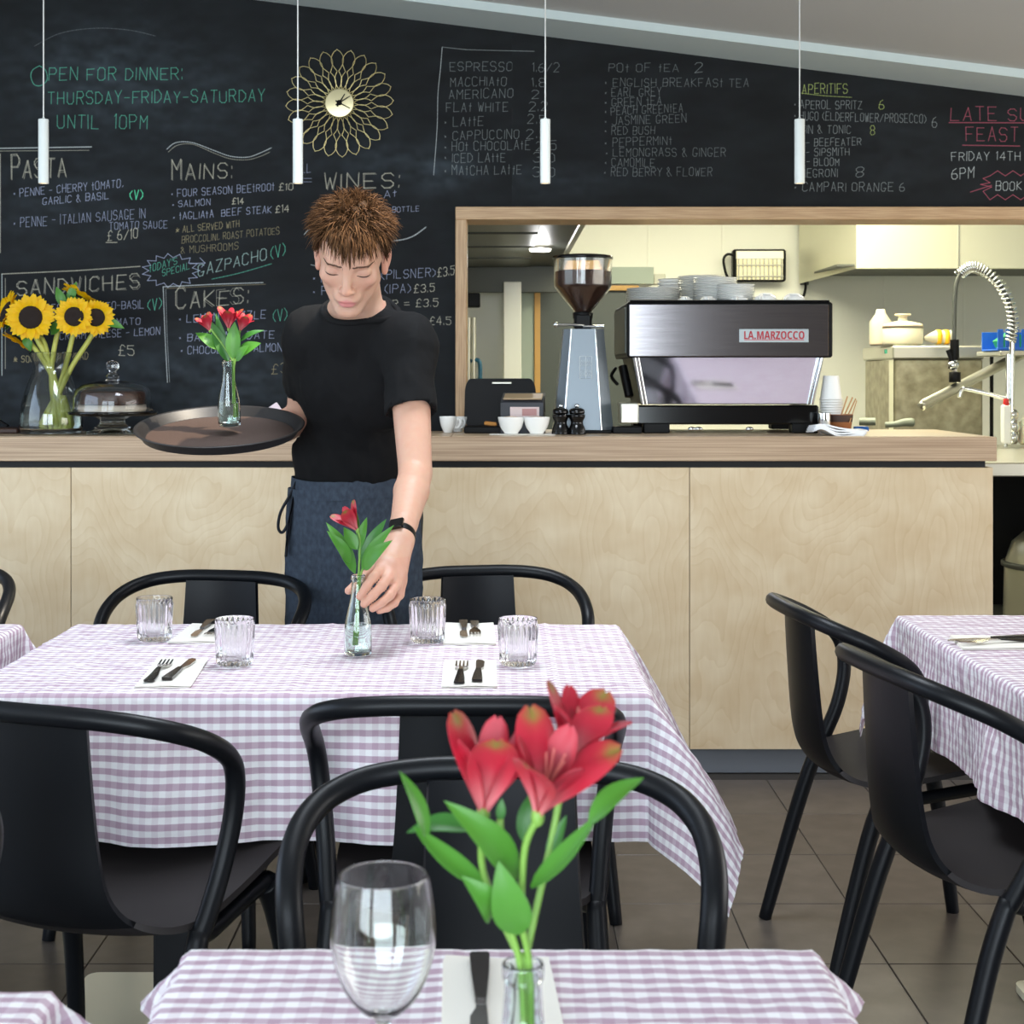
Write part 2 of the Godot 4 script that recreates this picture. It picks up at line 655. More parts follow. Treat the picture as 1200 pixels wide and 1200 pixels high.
	s.box(T(Vector3(1.2, 2.562, -7.2)), Vector3(2.2, 0.016, 1.4), 0.002)
	struct("trim_5", s, glow(Color(1.0, 0.98, 0.86), 1.2))  # glowing ceiling panel, out of view, where the kitchen light hangs
	# grey door in a timber frame
	var dr := thing("door_1", "grey kitchen door in a pale wooden frame beyond the coffee grinder", "door", Vector3.ZERO)
	dr.remove_meta("category")
	dr.set_meta("kind", "structure")
	var dx0 := (632.0 - CX) / F * 9.15
	var dx1 := (742.0 - CX) / F * 9.15
	s = Shape.new()
	s.box(T(Vector3((dx0 + dx1) / 2, 0.9, -9.17)), Vector3(dx1 - dx0, 1.8, 0.04), 0.002)
	part("door_leaf", s, mat(rgb(74, 80, 78), 0.5), dr)
	s = Shape.new()
	s.box(T(Vector3(dx0 - 0.012, 0.9, -9.15)), Vector3(0.035, 1.82, 0.06), 0.002)
	s.box(T(Vector3(dx1 + 0.012, 0.9, -9.15)), Vector3(0.035, 1.82, 0.06), 0.002)
	s.box(T(Vector3((dx0 + dx1) / 2, 1.815, -9.15)), Vector3(dx1 - dx0 + 0.06, 0.03, 0.06), 0.002)
	part("door_frame", s, mat(rgb(190, 148, 84), 0.5), dr)
	s = Shape.new()
	s.box(T(Vector3(dx0 - 0.075, 0.95, -9.165)), Vector3(0.09, 1.97, 0.05), 0.002)
	s.box(T(Vector3((dx0 + dx1) / 2, 1.89, -9.165)), Vector3(dx1 - dx0 + 0.24, 0.1, 0.05), 0.002)
	part("architrave", s, mat(rgb(158, 170, 158), 0.5), dr)


func build_counter() -> void:
	var x1 := 1.607
	var xl := -3.29
	# worktop, lying on the carcass
	var s := Shape.new()
	s.box(T(Vector3((xl + x1 + 0.008) / 2, BARTOP - 0.039, -(BAR - 0.012 + WALL - 0.003) / 2)), Vector3(x1 + 0.008 - xl, 0.078, WALL - 0.003 - BAR + 0.012), 0.002)
	s.box(T(Vector3((x1 + 0.008 - 0.15) / 2, BARTOP - 0.039, -(WALL - 0.003 + 5.72) / 2)), Vector3(x1 + 0.008 + 0.15, 0.078, 5.72 - WALL + 0.003), 0.0)
	var top := thing("worktop", "thick layered plywood worktop running the length of the bar", "worktop", Vector3.ZERO)
	part("slab", s, M.edge, top)
	s = Shape.new()
	s.box(T(Vector3((xl - 0.16) / 2, BARTOP + 0.0006, -(BAR + WALL - 0.01) / 2)), Vector3(-0.16 - xl, 0.0016, WALL - BAR - 0.012), 0.0)
	s.box(T(Vector3((x1 - 0.16) / 2, BARTOP + 0.0006, -(BAR + 5.71) / 2)), Vector3(x1 + 0.15, 0.0016, 5.70 - BAR), 0.0)
	part("top_veneer", s, M.bartop, top)
	var bar := thing("bar_counter", "long bar counter faced with pale birch plywood panels", "counter", Vector3.ZERO)
	s = Shape.new()
	for q in [[xl, -0.16, WALL - 0.004], [-0.11, x1, 5.70]]:
		s.box(T(Vector3((q[0] + q[1]) / 2 - 0.02, 0.55, -(BAR + 0.05 + q[2]) / 2)), Vector3(q[1] - q[0] - 0.001, 0.94, q[2] - BAR - 0.05), 0.0)
	s.box(T(Vector3((xl + x1) / 2 - 0.01, 1.007, -(BAR + 0.02 + WALL - 0.01) / 2)), Vector3(x1 - xl - 0.02, 0.026, WALL - 0.01 - BAR - 0.02), 0.0)
	part("carcass", s, M.gap, bar)
	s = Shape.new()
	s.box(T(Vector3((xl + x1) / 2 - 0.02, 0.0395, -(BAR + 0.03 + 5.5) / 2)), Vector3(x1 - xl - 0.04, 0.079, 5.5 - BAR - 0.03), 0.001)
	part("kick_plate", s, M.kick, bar)
	var joints := [-3.29, -2.39, -1.393, -0.387, 0.619, 1.607]
	for k in joints.size() - 1:
		var a: float = joints[k] + 0.0012
		var b: float = joints[k + 1] - 0.0012
		var p := Shape.new()
		p.box(T(Vector3((a + b) / 2, 0.542, -(BAR + 0.009))), Vector3(b - a, 0.916, 0.018), 0.0008)
		for q in p.uv.size():
			p.uv[q] = Vector2((p.v[q].x - a) / (b - a) * (1.0 if k % 2 == 0 else -1.0), 1.0 - p.v[q].y * 0.96)
		part("panel", p, M.wood[k % 2], bar)
	s = Shape.new()
	s.box(T(Vector3(x1 - 0.006, 0.542, -5.38)), Vector3(0.016, 0.916, 0.64), 0.001)
	part("end_panel", s, M.wood[0], bar)


# ---------------------------------------------------------------- camera, daylight, lamps
const SKY_X0 := -0.65
const SKY_X1 := 0.42
const SKY_Z0 := -3.95
const SKY_Z1 := -2.95


func area(called: String, where: Vector3, towards: Vector3, size: Vector2, energy: float, col: Color) -> void:
	var a := AreaLight3D.new()
	a.name = called
	a.area_size = size
	a.light_energy = energy
	a.light_color = col
	a.shadow_enabled = true
	a.area_range = 20.0
	add_child(a)
	a.look_at_from_position(where, towards, Vector3.UP if absf((towards - where).normalized().y) < 0.9 else Vector3.BACK)


func setup_view() -> void:
	var cam := Camera3D.new()
	cam.name = "camera"
	add_child(cam)
	cam.position = Vector3(0, EYE, 0)
	var near := 0.1
	var att := CameraAttributesPhysical.new()
	att.frustum_focal_length = 50.0
	att.frustum_near = near
	att.frustum_far = 60.0
	att.frustum_focus_distance = 3.55
	att.exposure_aperture = 13.0
	cam.attributes = att
	cam.projection = Camera3D.PROJECTION_FRUSTUM
	cam.near = near
	cam.far = 60.0
	cam.size = 2.0 * near * 600.0 / F
	cam.frustum_offset = Vector2(15.0 / F * near, -160.0 / F * near)
	cam.current = true

	var env := Environment.new()
	env.background_mode = Environment.BG_SKY
	var sky := Sky.new()
	var sm := ProceduralSkyMaterial.new()
	sm.sky_top_color = Color(0.42, 0.58, 0.86)
	sm.sky_horizon_color = Color(0.84, 0.89, 0.95)
	sm.ground_bottom_color = Color(0.30, 0.33, 0.26)
	sm.ground_horizon_color = Color(0.62, 0.66, 0.60)
	sky.sky_material = sm
	env.sky = sky
	env.background_energy_multiplier = 1.6
	env.tonemap_mode = Environment.TONE_MAPPER_LINEAR
	env.tonemap_exposure = 0.93
	env.sdfgi_enabled = true
	env.ssao_enabled = true
	env.ssil_enabled = true
	var we := WorldEnvironment.new()
	we.name = "world"
	we.environment = env
	add_child(we)

	var sun := DirectionalLight3D.new()
	sun.name = "sun"
	sun.light_energy = 2.2
	sun.light_color = Color(1.0, 0.93, 0.82)
	sun.light_angular_distance = 0.6
	sun.shadow_enabled = true
	add_child(sun)
	sun.look_at_from_position(Vector3(0, 10, 0), Vector3(0, 10, 0) + Vector3(-0.5, -0.8, -0.25), Vector3.UP)

	# daylight area lights, out of view, placed in the front, side and roof openings
	area("daylight_front", Vector3(-2.25, 1.38, 1.62), Vector3(-2.25, 1.38, -3), Vector2(1.9, 2.1), 12.0, Color(0.92, 0.97, 1.0))
	area("daylight_front_2", Vector3(0.03, 1.38, 1.62), Vector3(0.03, 1.38, -3), Vector2(2.15, 2.1), 13.5, Color(0.92, 0.97, 1.0))
	area("unseen_daylight_left", Vector3(-3.54, 1.47, -3.0), Vector3(0, 1.2, -3.2), Vector2(3.1, 1.9), 4.5, Color(0.88, 0.95, 1.0))
	area("unseen_daylight_right", Vector3(3.62, 1.38, -3.3), Vector3(0, 1.1, -3.6), Vector2(3.6, 1.3), 7.0, Color(1.0, 0.97, 0.92))
	area("unseen_daylight_roof", Vector3(-0.1, 2.95, -3.45), Vector3(-0.2, 0, -3.5), Vector2(1.0, 0.95), 5.5, Color(0.95, 0.98, 1.0))
	# light over the kitchen, out of view, brightening its walls and steel
	area("unseen_kitchen_light", Vector3(1.2, 2.55, -7.2), Vector3(1.2, 0, -7.2), Vector2(2.2, 1.4), 13.5, Color(1.0, 0.98, 0.86))


# ---------------------------------------------------------------- chalk writing, drawn stroke by stroke on the board
const GLYPH := {
	"A": "002640 1232", "B": "00063645443303 3343413000", "C": "4536160501103041", "D": "00062644422000", "E": "46060040 0333", "F": "460600 0333", "G": "453616050110304222",
	"H": "0006 4046 0343", "I": "2026", "J": "4641301001", "K": "0006 460340", "L": "060040", "M": "0006234640", "N": "00064046", "O": "160501103041453616", "P": "00063645443303",
	"Q": "160501103041453616 2240", "R": "00063645443303 2340", "S": "453616050413334241301001", "T": "0646 2620", "U": "060110304146", "V": "062046", "W": "0610243046", "X": "0046 0640", "Y": "062346 2320",
	"Z": "06460040", "0": "160501103041453616", "1": "152620", "2": "05163645440040", "3": "0516364544334241301001 2333", "4": "36024232 3530", "5": "460604344341301001", "6": "36150301103041423303",
	"8": "33130405163645443342413010010213", "&": "400516252402011020 42", "£": "45362615110040 0333", ".": "2021", ",": "2110", ":": "2021 2425", "-": "1343", "/": "0046", "(": "36141230", ")": "16343210",
	"'": "2624", "*": "2125 0441 4401 0343", "+": "1343 2125", "•": "2233 3223", "=": "0242 0444", "t": "2620 1434", "_": "0040",
}
const TX := 3.2768   # texels per unit of the survey
var ink: Image
var ink_x0 := 0.0
var dust := RandomNumberGenerator.new()


func dab(x: float, y: float, rad: float, col: Color, a: float) -> void:
	var w := ink.get_width()
	for yy in range(int(y - rad), int(y + rad) + 2):
		if yy < 0 or yy >= w:
			continue
		for xx in range(int(x - rad), int(x + rad) + 2):
			if xx < 0 or xx >= w:
				continue
			var d := Vector2(xx - x, yy - y).length()
			var k := clampf(rad + 0.5 - d, 0.0, 1.0) * a * dust.randf_range(0.35, 1.0)
			if k > 0.01:
				ink.set_pixel(xx, yy, ink.get_pixel(xx, yy).lerp(col, k))


func chalk(pts: Array, col: Color, width := 1.0, alpha := 0.8) -> void:   # a chalk line through survey points
	var rad := width * TX * 0.5
	for k in pts.size() - 1:
		var a: Vector2 = (pts[k] - Vector2(ink_x0, -45)) * TX
		var b: Vector2 = (pts[k + 1] - Vector2(ink_x0, -45)) * TX
		var lo := minf(a.x, b.x)
		if lo > 2060 or maxf(a.x, b.x) < -12:
			continue
		var len_ := a.distance_to(b)
		var steps := maxi(1, int(len_ / maxf(1.0, rad * 0.8)))
		for i in steps + 1:
			var p := a.lerp(b, float(i) / steps)
			dab(p.x, p.y, rad, col, alpha)


func smooth_chalk(pts: Array, col: Color, width := 1.0, alpha := 0.8) -> void:
	var out := []
	for k in pts.size() - 1:
		var p0: Vector2 = pts[maxi(k - 1, 0)]
		var p3: Vector2 = pts[mini(k + 2, pts.size() - 1)]
		for i in 8:
			out.append((pts[k] as Vector2).cubic_interpolate(pts[k + 1], p0, p3, i / 8.0))
	out.append(pts[-1])
	chalk(out, col, width, alpha)


# words between two baseline points, in capitals of the given height
func write(words: String, x0: float, y0: float, x1: float, y1: float, cap: float, col: Color, width := 1.1, alpha := 0.62, big_first := false) -> void:
	var total := 0.0
	var set_ := []
	for ch in words:
		if ch == " ":
			total += 3.6
			continue
		var lo := 9.0
		var hi := 0.0
		var strokes := []
		for st in _strokes(GLYPH.get(ch, "")):
			strokes.append(st)
			for p in st:
				lo = minf(lo, p.x)
				hi = maxf(hi, p.x)
		set_.append([total - lo, strokes])
		total += hi - lo + (2.0 if hi > lo else 1.9)
	total -= 1.9
	var along := Vector2(x1 - x0, y1 - y0) / maxf(total, 0.5)
	var n := 0
	for g in set_:
		var hgt := cap * dust.randf_range(0.92, 1.08) * (1.35 if big_first and n == 0 else 1.0)
		var lift := dust.randf_range(-0.04, 0.04) * cap
		var lean := dust.randf_range(-0.03, 0.07)
		for st in g[1]:
			var line := []
			for p in st:
				var q: Vector2 = Vector2(x0, y0) + along * (g[0] + p.x + lean * p.y) + Vector2(0, lift - hgt * p.y / 6.0)
				line.append(q + Vector2(dust.randf_range(-0.25, 0.25), dust.randf_range(-0.25, 0.25)))
			chalk(line, col, width, alpha)
		n += 1


func _strokes(code: String) -> Array:
	var out := []
	for chunk in code.split(" "):
		var st := []
		for k in range(0, chunk.length() - 1, 2):
			st.append(Vector2(chunk[k].to_int(), chunk[k + 1].to_int()))
		if st.size() > 1:
			out.append(st)
	return out


func board_ground(seed_: int, left: bool) -> Image:
	var low := Image.create(128, 128, false, Image.FORMAT_RGB8)
	var nz := FastNoiseLite.new()
	nz.seed = seed_
	nz.frequency = 0.02
	nz.fractal_octaves = 4
	# wiped chalk haze: centres in survey units, reach and strength
	var wipes := [[110, 75, 120, 60, 0.55], [200, 120, 180, 60, 0.35], [60, 240, 140, 60, 0.35], [90, 460, 200, 60, 0.5], [450, 185, 110, 26, 0.5], [280, 430, 150, 60, 0.4], [515, 205, 40, 26, 0.55]] if left else [[640, 210, 90, 22, 0.4], [1110, 190, 110, 50, 0.12], [1030, 170, 60, 40, 0.16]]
	for y in 128:
		for x in 128:
			var p := Vector2(x, y) * 16.0 / TX + Vector2(ink_x0, -45)
			var k := 0.10 + 0.16 * nz.get_noise_2d(p.x * 0.5, p.y * 1.4)
			for w in wipes:
				k += w[4] * exp(-pow((p.x - w[0]) / w[2], 2) - pow((p.y - w[1]) / w[3], 2)) * (0.75 + 0.7 * nz.get_noise_2d(p.x * 1.5 + 300, p.y * 3.0))
			low.set_pixel(x, y, BOARD_DARK.lerp(BOARD_HAZE, clampf(k, 0.0, 1.0)))
	low.resize(2048, 2048, Image.INTERPOLATE_CUBIC)
	return low


const BOARD_DARK := Color(0.088, 0.093, 0.100)
const BOARD_HAZE := Color(0.235, 0.270, 0.300)


func build_board() -> void:
	M.board_plain = mat(BOARD_DARK.lerp(BOARD_HAZE, 0.1), 0.7, 0.0, 0.28)
	M.board = []
	dust.seed = 77
	for side in 2:
		ink_x0 = -25.0 if side == 0 else 600.0
		ink = board_ground(3 + side, side == 0)
		_menu()
		var m := mat(Color.WHITE, 0.7, 0.0, 0.28)
		m.albedo_texture = ImageTexture.create_from_image(ink)
		M.board.append(m)
	ink = null


func _v(list: Array) -> Array:   # flat x, y list to points
	var out := []
	for k in range(0, list.size(), 2):
		out.append(Vector2(list[k], list[k + 1]))
	return out


func _menu() -> void:
	var green := rgb(88, 176, 148)
	var lav := rgb(158, 164, 190)
	var bei := rgb(190, 184, 164)
	var tan_ := rgb(150, 138, 104)
	var grey := rgb(140, 146, 146)
	var wht := rgb(196, 202, 202)
	var pink := rgb(176, 84, 102)
	# opening hours
	smooth_chalk(_v([46, 77, 38, 82, 36, 90, 40, 99, 48, 100, 55, 93, 53, 82, 46, 77]), green, 1.3, 0.6)
	write("PEN FOR DINNER:", 57, 94, 213, 93, 14, green, 1.3, 0.6)
	write("THURSDAY-FRIDAY-SATURDAY", 56, 122, 310, 119, 14, green, 1.3, 0.6)
	write("UNTIL  10PM", 67, 150, 172, 151, 16, green, 1.3, 0.6)
	smooth_chalk(_v([40, 54, 70, 39, 110, 33, 150, 35, 182, 42]), wht, 1.2, 0.16)
	# pasta
	chalk(_v([-20, 174, 107, 172]), wht, 1.6, 0.75)
	chalk(_v([-20, 177, 104, 176]), bei, 1.2, 0.5)
	chalk(_v([0, 180, 0, 296]), bei, 1.6, 0.6)
	write("PASTA", 13, 209, 77, 207, 21, bei, 1.7, 0.5, true)
	write("PASTA", 14, 210, 78, 208, 21, bei, 0.9, 0.5, true)
	write("• PENNE - CHERRY tOMATO,", 16, 231, 144, 219, 9, lav, 1.1, 0.66)
	write("GARLIC & BASIL", 50, 240, 127, 233, 8.5, lav, 1.1, 0.66)
	write("(V)", 152, 234, 167, 234, 11, rgb(90, 214, 160), 1.4, 0.9)
	write("• PENNE - ITALIAN SAUSAGE IN", 16, 267, 170, 255, 11, lav, 1.0, 0.6)
	write("TOMATO SAUCE", 128, 269, 196, 267, 8.5, lav, 1.0, 0.6)
	write("£ 6/10", 126, 282, 161, 279, 11, bei, 1.2, 0.66)
	chalk(_v([124, 284, 137, 284]), bei, 1.3, 0.7)
	# sandwiches
	chalk(_v([2, 321, 90, 317, 164, 312]), bei, 1.6, 0.62)
	chalk(_v([2, 321, 2, 440]), wht, 1.3, 0.7)
	chalk(_v([6, 326, 6, 432]), bei, 1.2, 0.5)
	write("SANDWICHES", 20, 346, 163, 337, 17, bei, 1.7, 0.48)
	write("SANDWICHES", 21, 347, 164, 338, 17, bei, 0.9, 0.4)
	write("PESTO - TOMATO-BASIL", 54, 366, 168, 361, 9, lav, 1.1, 0.66)
	write("(V)", 173, 364, 189, 362, 12, green, 1.1, 0.8)
	write("HAM - TOMATO", 84, 383, 164, 380, 8, lav, 1.1, 0.66)
	write("CREAM CHEESE - LEMON", 70, 398, 187, 392, 8.5, lav, 1.1, 0.66)
	write("£5", 139, 416, 157, 416, 12, bei, 1.3, 0.66)
	write("* SOURDOUGH BREAD", 16, 425, 103, 421, 8, tan_, 1.2, 0.75)
	# mains
	smooth_chalk(_v([195, 175, 206, 167, 225, 167, 250, 176, 270, 183, 290, 184, 305, 179, 318, 173]), wht, 1.4, 0.6)
	smooth_chalk(_v([197, 178, 208, 170, 226, 169, 250, 179, 270, 186, 290, 187, 305, 183, 316, 178]), bei, 1.2, 0.45)
	write("MAINS:", 201, 211, 271, 208, 17, bei, 1.7, 0.5, true)
	write("MAINS", 202, 212, 266, 209, 17, bei, 0.9, 0.4, true)
	write("• FOUR SEASON BEEtROOt", 201, 231, 321, 223, 8.5, lav, 1.1, 0.66)
	write("£10", 327, 223, 343, 222, 7.5, bei, 1.2, 0.7)
	write("• SALMON", 202, 243, 246, 240, 7.5, lav, 1.1, 0.66)
	write("£14", 272, 239, 285, 239, 7.5, bei, 1.2, 0.7)
	write("• tAGLIAtA  BEEF STEAK", 203, 258, 318, 249, 8, lav, 1.1, 0.66)
	write("£14", 323, 249, 338, 248, 8, bei, 1.2, 0.7)
	write("* ALL SERVED WITH", 206, 273, 280, 266, 7.5, tan_, 1.1, 0.62)
	write("BROCCOLINI, ROAST POTATOES", 213, 285, 327, 274, 8, tan_, 1.0, 0.55)
	write("& MUSHROOMS", 212, 297, 279, 292, 8, tan_, 1.0, 0.55)
	var burst := []
	for k in 31:
		var a := TAU * k / 30.0
		var r := 1.0 if k % 2 == 0 else 0.76
		burst.append(Vector2(200 + cos(a) * 34 * r, 317 + sin(a) * 20 * r))
	chalk(burst, lav, 1.2, 0.7)
	write("tODAY'S", 175, 319, 207, 309, 8, green, 1.0, 0.6)
	write("SPECIAL", 190, 324, 222, 315, 7.5, green, 1.0, 0.6)
	chalk(_v([222, 309, 240, 308]), lav, 1.2, 0.7)
	chalk(_v([234, 302, 240, 308, 236, 313]), lav, 1.2, 0.7)
	write("GAZPACHO", 232, 324, 312, 304, 13, rgb(150, 176, 170), 1.4, 0.66)
	write("(V)", 317, 304, 334, 299, 15, green, 1.2, 0.7)
	smooth_chalk(_v([248, 327, 280, 320, 318, 309]), green, 1.4, 0.5)
	# cakes
	chalk(_v([191, 336, 250, 333, 308, 331]), wht, 1.4, 0.66)
	chalk(_v([194, 338, 250, 335, 311, 333]), tan_, 1.1, 0.5)
	chalk(_v([191, 336, 193, 390, 196, 448]), wht, 1.3, 0.7)
	chalk(_v([194, 339, 195.5, 392, 198.5, 448]), wht, 0.8, 0.5)
	write("CAKES:", 206, 362, 290, 355, 18, bei, 1.7, 0.5, true)
	write("CAKES", 207, 363, 280, 356, 18, bei, 0.9, 0.4, true)
	write("• LEMON DRIZZLE", 210, 378, 311, 373, 9, lav, 1.1, 0.66)
	write("(V)", 320, 377, 336, 375, 14, green, 1.2, 0.6)
	write("• BANANA & DATE", 210, 400, 321, 396, 9, lav, 1.1, 0.66)
	write("• CHOCOLATE & ALMOND", 212, 415, 337, 411, 9, lav, 1.1, 0.66)
	write("£3", 318, 438, 336, 437, 11, tan_, 1.1, 0.66)
	# wines and beers
	write("ALL", 346, 203, 364, 202, 10, lav, 1.2, 0.5)
	chalk(_v([352, 209, 365, 209]), lav, 1.0, 0.6)
	chalk(_v([352, 213, 365, 213]), lav, 1.0, 0.6)
	write("WINES:", 379, 221, 467, 219, 18, bei, 1.7, 0.5)
	write("WINES", 380, 222, 461, 220, 18, bei, 0.9, 0.4)
	write("At", 450, 232, 464, 230, 8, lav, 1.1, 0.66)
	write("PER BOTTLE", 440, 250, 491, 247, 6, lav, 1.0, 0.62)
	smooth_chalk(_v([430, 272, 452, 281, 470, 281, 485, 276, 499, 266]), wht, 1.8, 0.6)
	smooth_chalk(_v([356, 275, 362, 269, 372, 268]), wht, 1.3, 0.5)
	chalk(_v([364, 310, 372, 312]), wht, 1.2, 0.5)
	write("• PALE ALE (PILSNER)", 367, 331, 510, 324, 10, lav, 1.1, 0.62)
	write("£3.5", 513, 324, 532, 322, 10, bei, 1.2, 0.66)
	write("• PALE ALE (IPA)", 367, 346, 481, 343, 10, lav, 1.1, 0.6)
	write("£3.5", 485, 343, 509, 341, 9, bei, 1.2, 0.66)
	write("CIDER = £3.5", 432, 361, 513, 359, 9, bei, 1.2, 0.6)
	write("PROSECCO £4.5", 432, 382, 528, 380, 9, bei, 1.2, 0.6)
	# coffee
	smooth_chalk(_v([518, 55, 516, 80, 513, 110, 512, 150, 508, 205]), wht, 1.0, 0.66)
	chalk(_v([518, 55, 545, 58, 580, 59, 626, 60]), grey, 1.0, 0.7)
	var coffee := [["ESPRESSO", 527, 83, 600, 83, "1.6/2", 624, 655, 84], ["MACCHIAtO", 528, 101, 593, 100, "1.8", 623, 639, 101], ["AMERICANO", 526, 116, 601, 114, "2", 623, 631, 115], ["FLAt WHITE", 523, 131, 595, 130, "2.2", 620, 641, 130], ["• LAttE", 521, 148, 566, 147, "2.5", 618, 639, 145],
		["• CAPPUCCINO", 521, 164, 608, 162, "2.5", 617, 640, 162], ["• HOt CHOCOLAtE", 521, 177, 621, 175, "2.5", 628, 652, 176], ["• ICED LAttE", 521, 190, 592, 190, "3.0", 625, 650, 190], ["• MAtCHA LAttE", 521, 205, 611, 204, "3.0", 624, 650, 207]]
	for q in coffee:
		write(q[0], q[1], q[2], q[3], q[4], 10.5, grey, 1.0, 0.5)
		write(q[5], q[6], q[8], q[7], q[8], 10.5, grey, 1.0, 0.52)
	# teas
	var tea := [["POt OF tEA", 713, 84, 795, 84], ["• ENGLISH BREAKFASt TEA", 709, 101, 877, 102], ["• EARL GREY", 709, 113, 775, 112], ["• GREEN tEA", 709, 125, 775, 122], ["• PEACH GREENtEA", 709, 135, 800, 131], ["• JASMINE GREEN", 709, 147, 804, 143], ["• RED BUSH", 709, 158, 767, 157], ["• PEPPERMINt", 709, 172, 787, 169],
		["• LEMONGRASS & GINGER", 710, 183, 850, 183], ["• CAMOMILE", 709, 195, 767, 195], ["• RED BERRY & FLOWER", 708, 206, 834, 206]]
	for q in tea:
		write(q[0], q[1], q[2], q[3], q[4], 9.5, grey, 1.0, 0.42)
	write("2", 814, 85, 823, 84, 11, grey, 1.0, 0.6)
	# aperitifs
	var lime := rgb(166, 180, 104)
	write("APERITIFS", 940, 110, 993, 109, 11.5, lime, 1.1, 0.66)
	smooth_chalk(_v([939, 109, 965, 112, 998, 114]), lime, 1.1, 0.6)
	write("• APEROL SPRITZ", 931, 127, 1010, 128, 9.5, grey, 1.0, 0.6)
	write("6", 1030, 128, 1036, 128, 10, lime, 1.1, 0.66)
	write("• HUGO (ELDERFLOWER/PROSECCO)", 931, 140, 1085, 144, 9.5, grey, 1.0, 0.58)
	write("6", 1092, 149, 1098, 149, 13, grey, 1.0, 0.66)
	write("• GIN & TONIC", 931, 156, 997, 156, 9.5, grey, 1.0, 0.58)
	write("8", 1020, 158, 1025, 158, 10, lime, 1.1, 0.6)
	write("- BEEFEATER", 945, 171, 1009, 170, 8.5, grey, 1.0, 0.62)
	write("- SIPSMITH", 945, 183, 995, 182, 8.5, grey, 1.0, 0.62)
	write("- BLOOM", 945, 194, 983, 194, 8.5, grey, 1.0, 0.62)
	write("• NEGRONI", 931, 208, 981, 207, 9.5, grey, 1.0, 0.58)
	write("8", 1003, 208, 1012, 207, 11, grey, 1.0, 0.6)
	write("• CAMPARI ORANGE 6", 931, 224, 1060, 224, 10, grey, 1.0, 0.6)
	# the feast
	write("LATE SUMMER", 1114, 141, 1264, 141, 15, pink, 1.3, 0.6)
	chalk(_v([1112, 143.5, 1240, 144]), pink, 1.6, 0.6)
	write("FEAST", 1132, 165, 1193, 165, 16, pink, 1.3, 0.6)
	chalk(_v([1128, 170, 1195, 171]), pink, 1.6, 0.6)
	write("FRIDAY 14TH SEPT", 1115, 188, 1236, 187, 10, wht, 1.0, 0.66)
	write("6PM", 1115, 210, 1141, 208, 12, wht, 1.1, 0.66)
	var zig := []
	for k in 8:
		zig.append(Vector2(1160 + k * 9, 206 - (k % 2) * 6))
	chalk(zig, pink, 1.2, 0.66)
	zig = []
	for k in 8:
		zig.append(Vector2(1160 + k * 9, 234 - (k % 2) * 6))
	chalk(zig, pink, 1.2, 0.66)
	chalk(_v([1160, 206, 1152, 209, 1160, 214, 1149, 216, 1162, 219, 1152, 224, 1160, 234]), pink, 1.2, 0.66)
	chalk(_v([1137, 225, 1162, 217]), pink, 1.3, 0.66)
	write("BOOK NOW", 1167, 223, 1226, 222, 10, wht, 1.1, 0.6)


# ---------------------------------------------------------------- tables under gingham cloths
func spline(pts: Array, sub := 4) -> Array:   # a smooth curve through points
	var out := []
	for k in pts.size() - 1:
		var p0: Vector3 = pts[maxi(k - 1, 0)]
		var p3: Vector3 = pts[mini(k + 2, pts.size() - 1)]
		for i in sub:
			out.append((pts[k] as Vector3).cubic_interpolate(pts[k + 1], p0, p3, float(i) / sub))
	out.append(pts[-1])
	return out


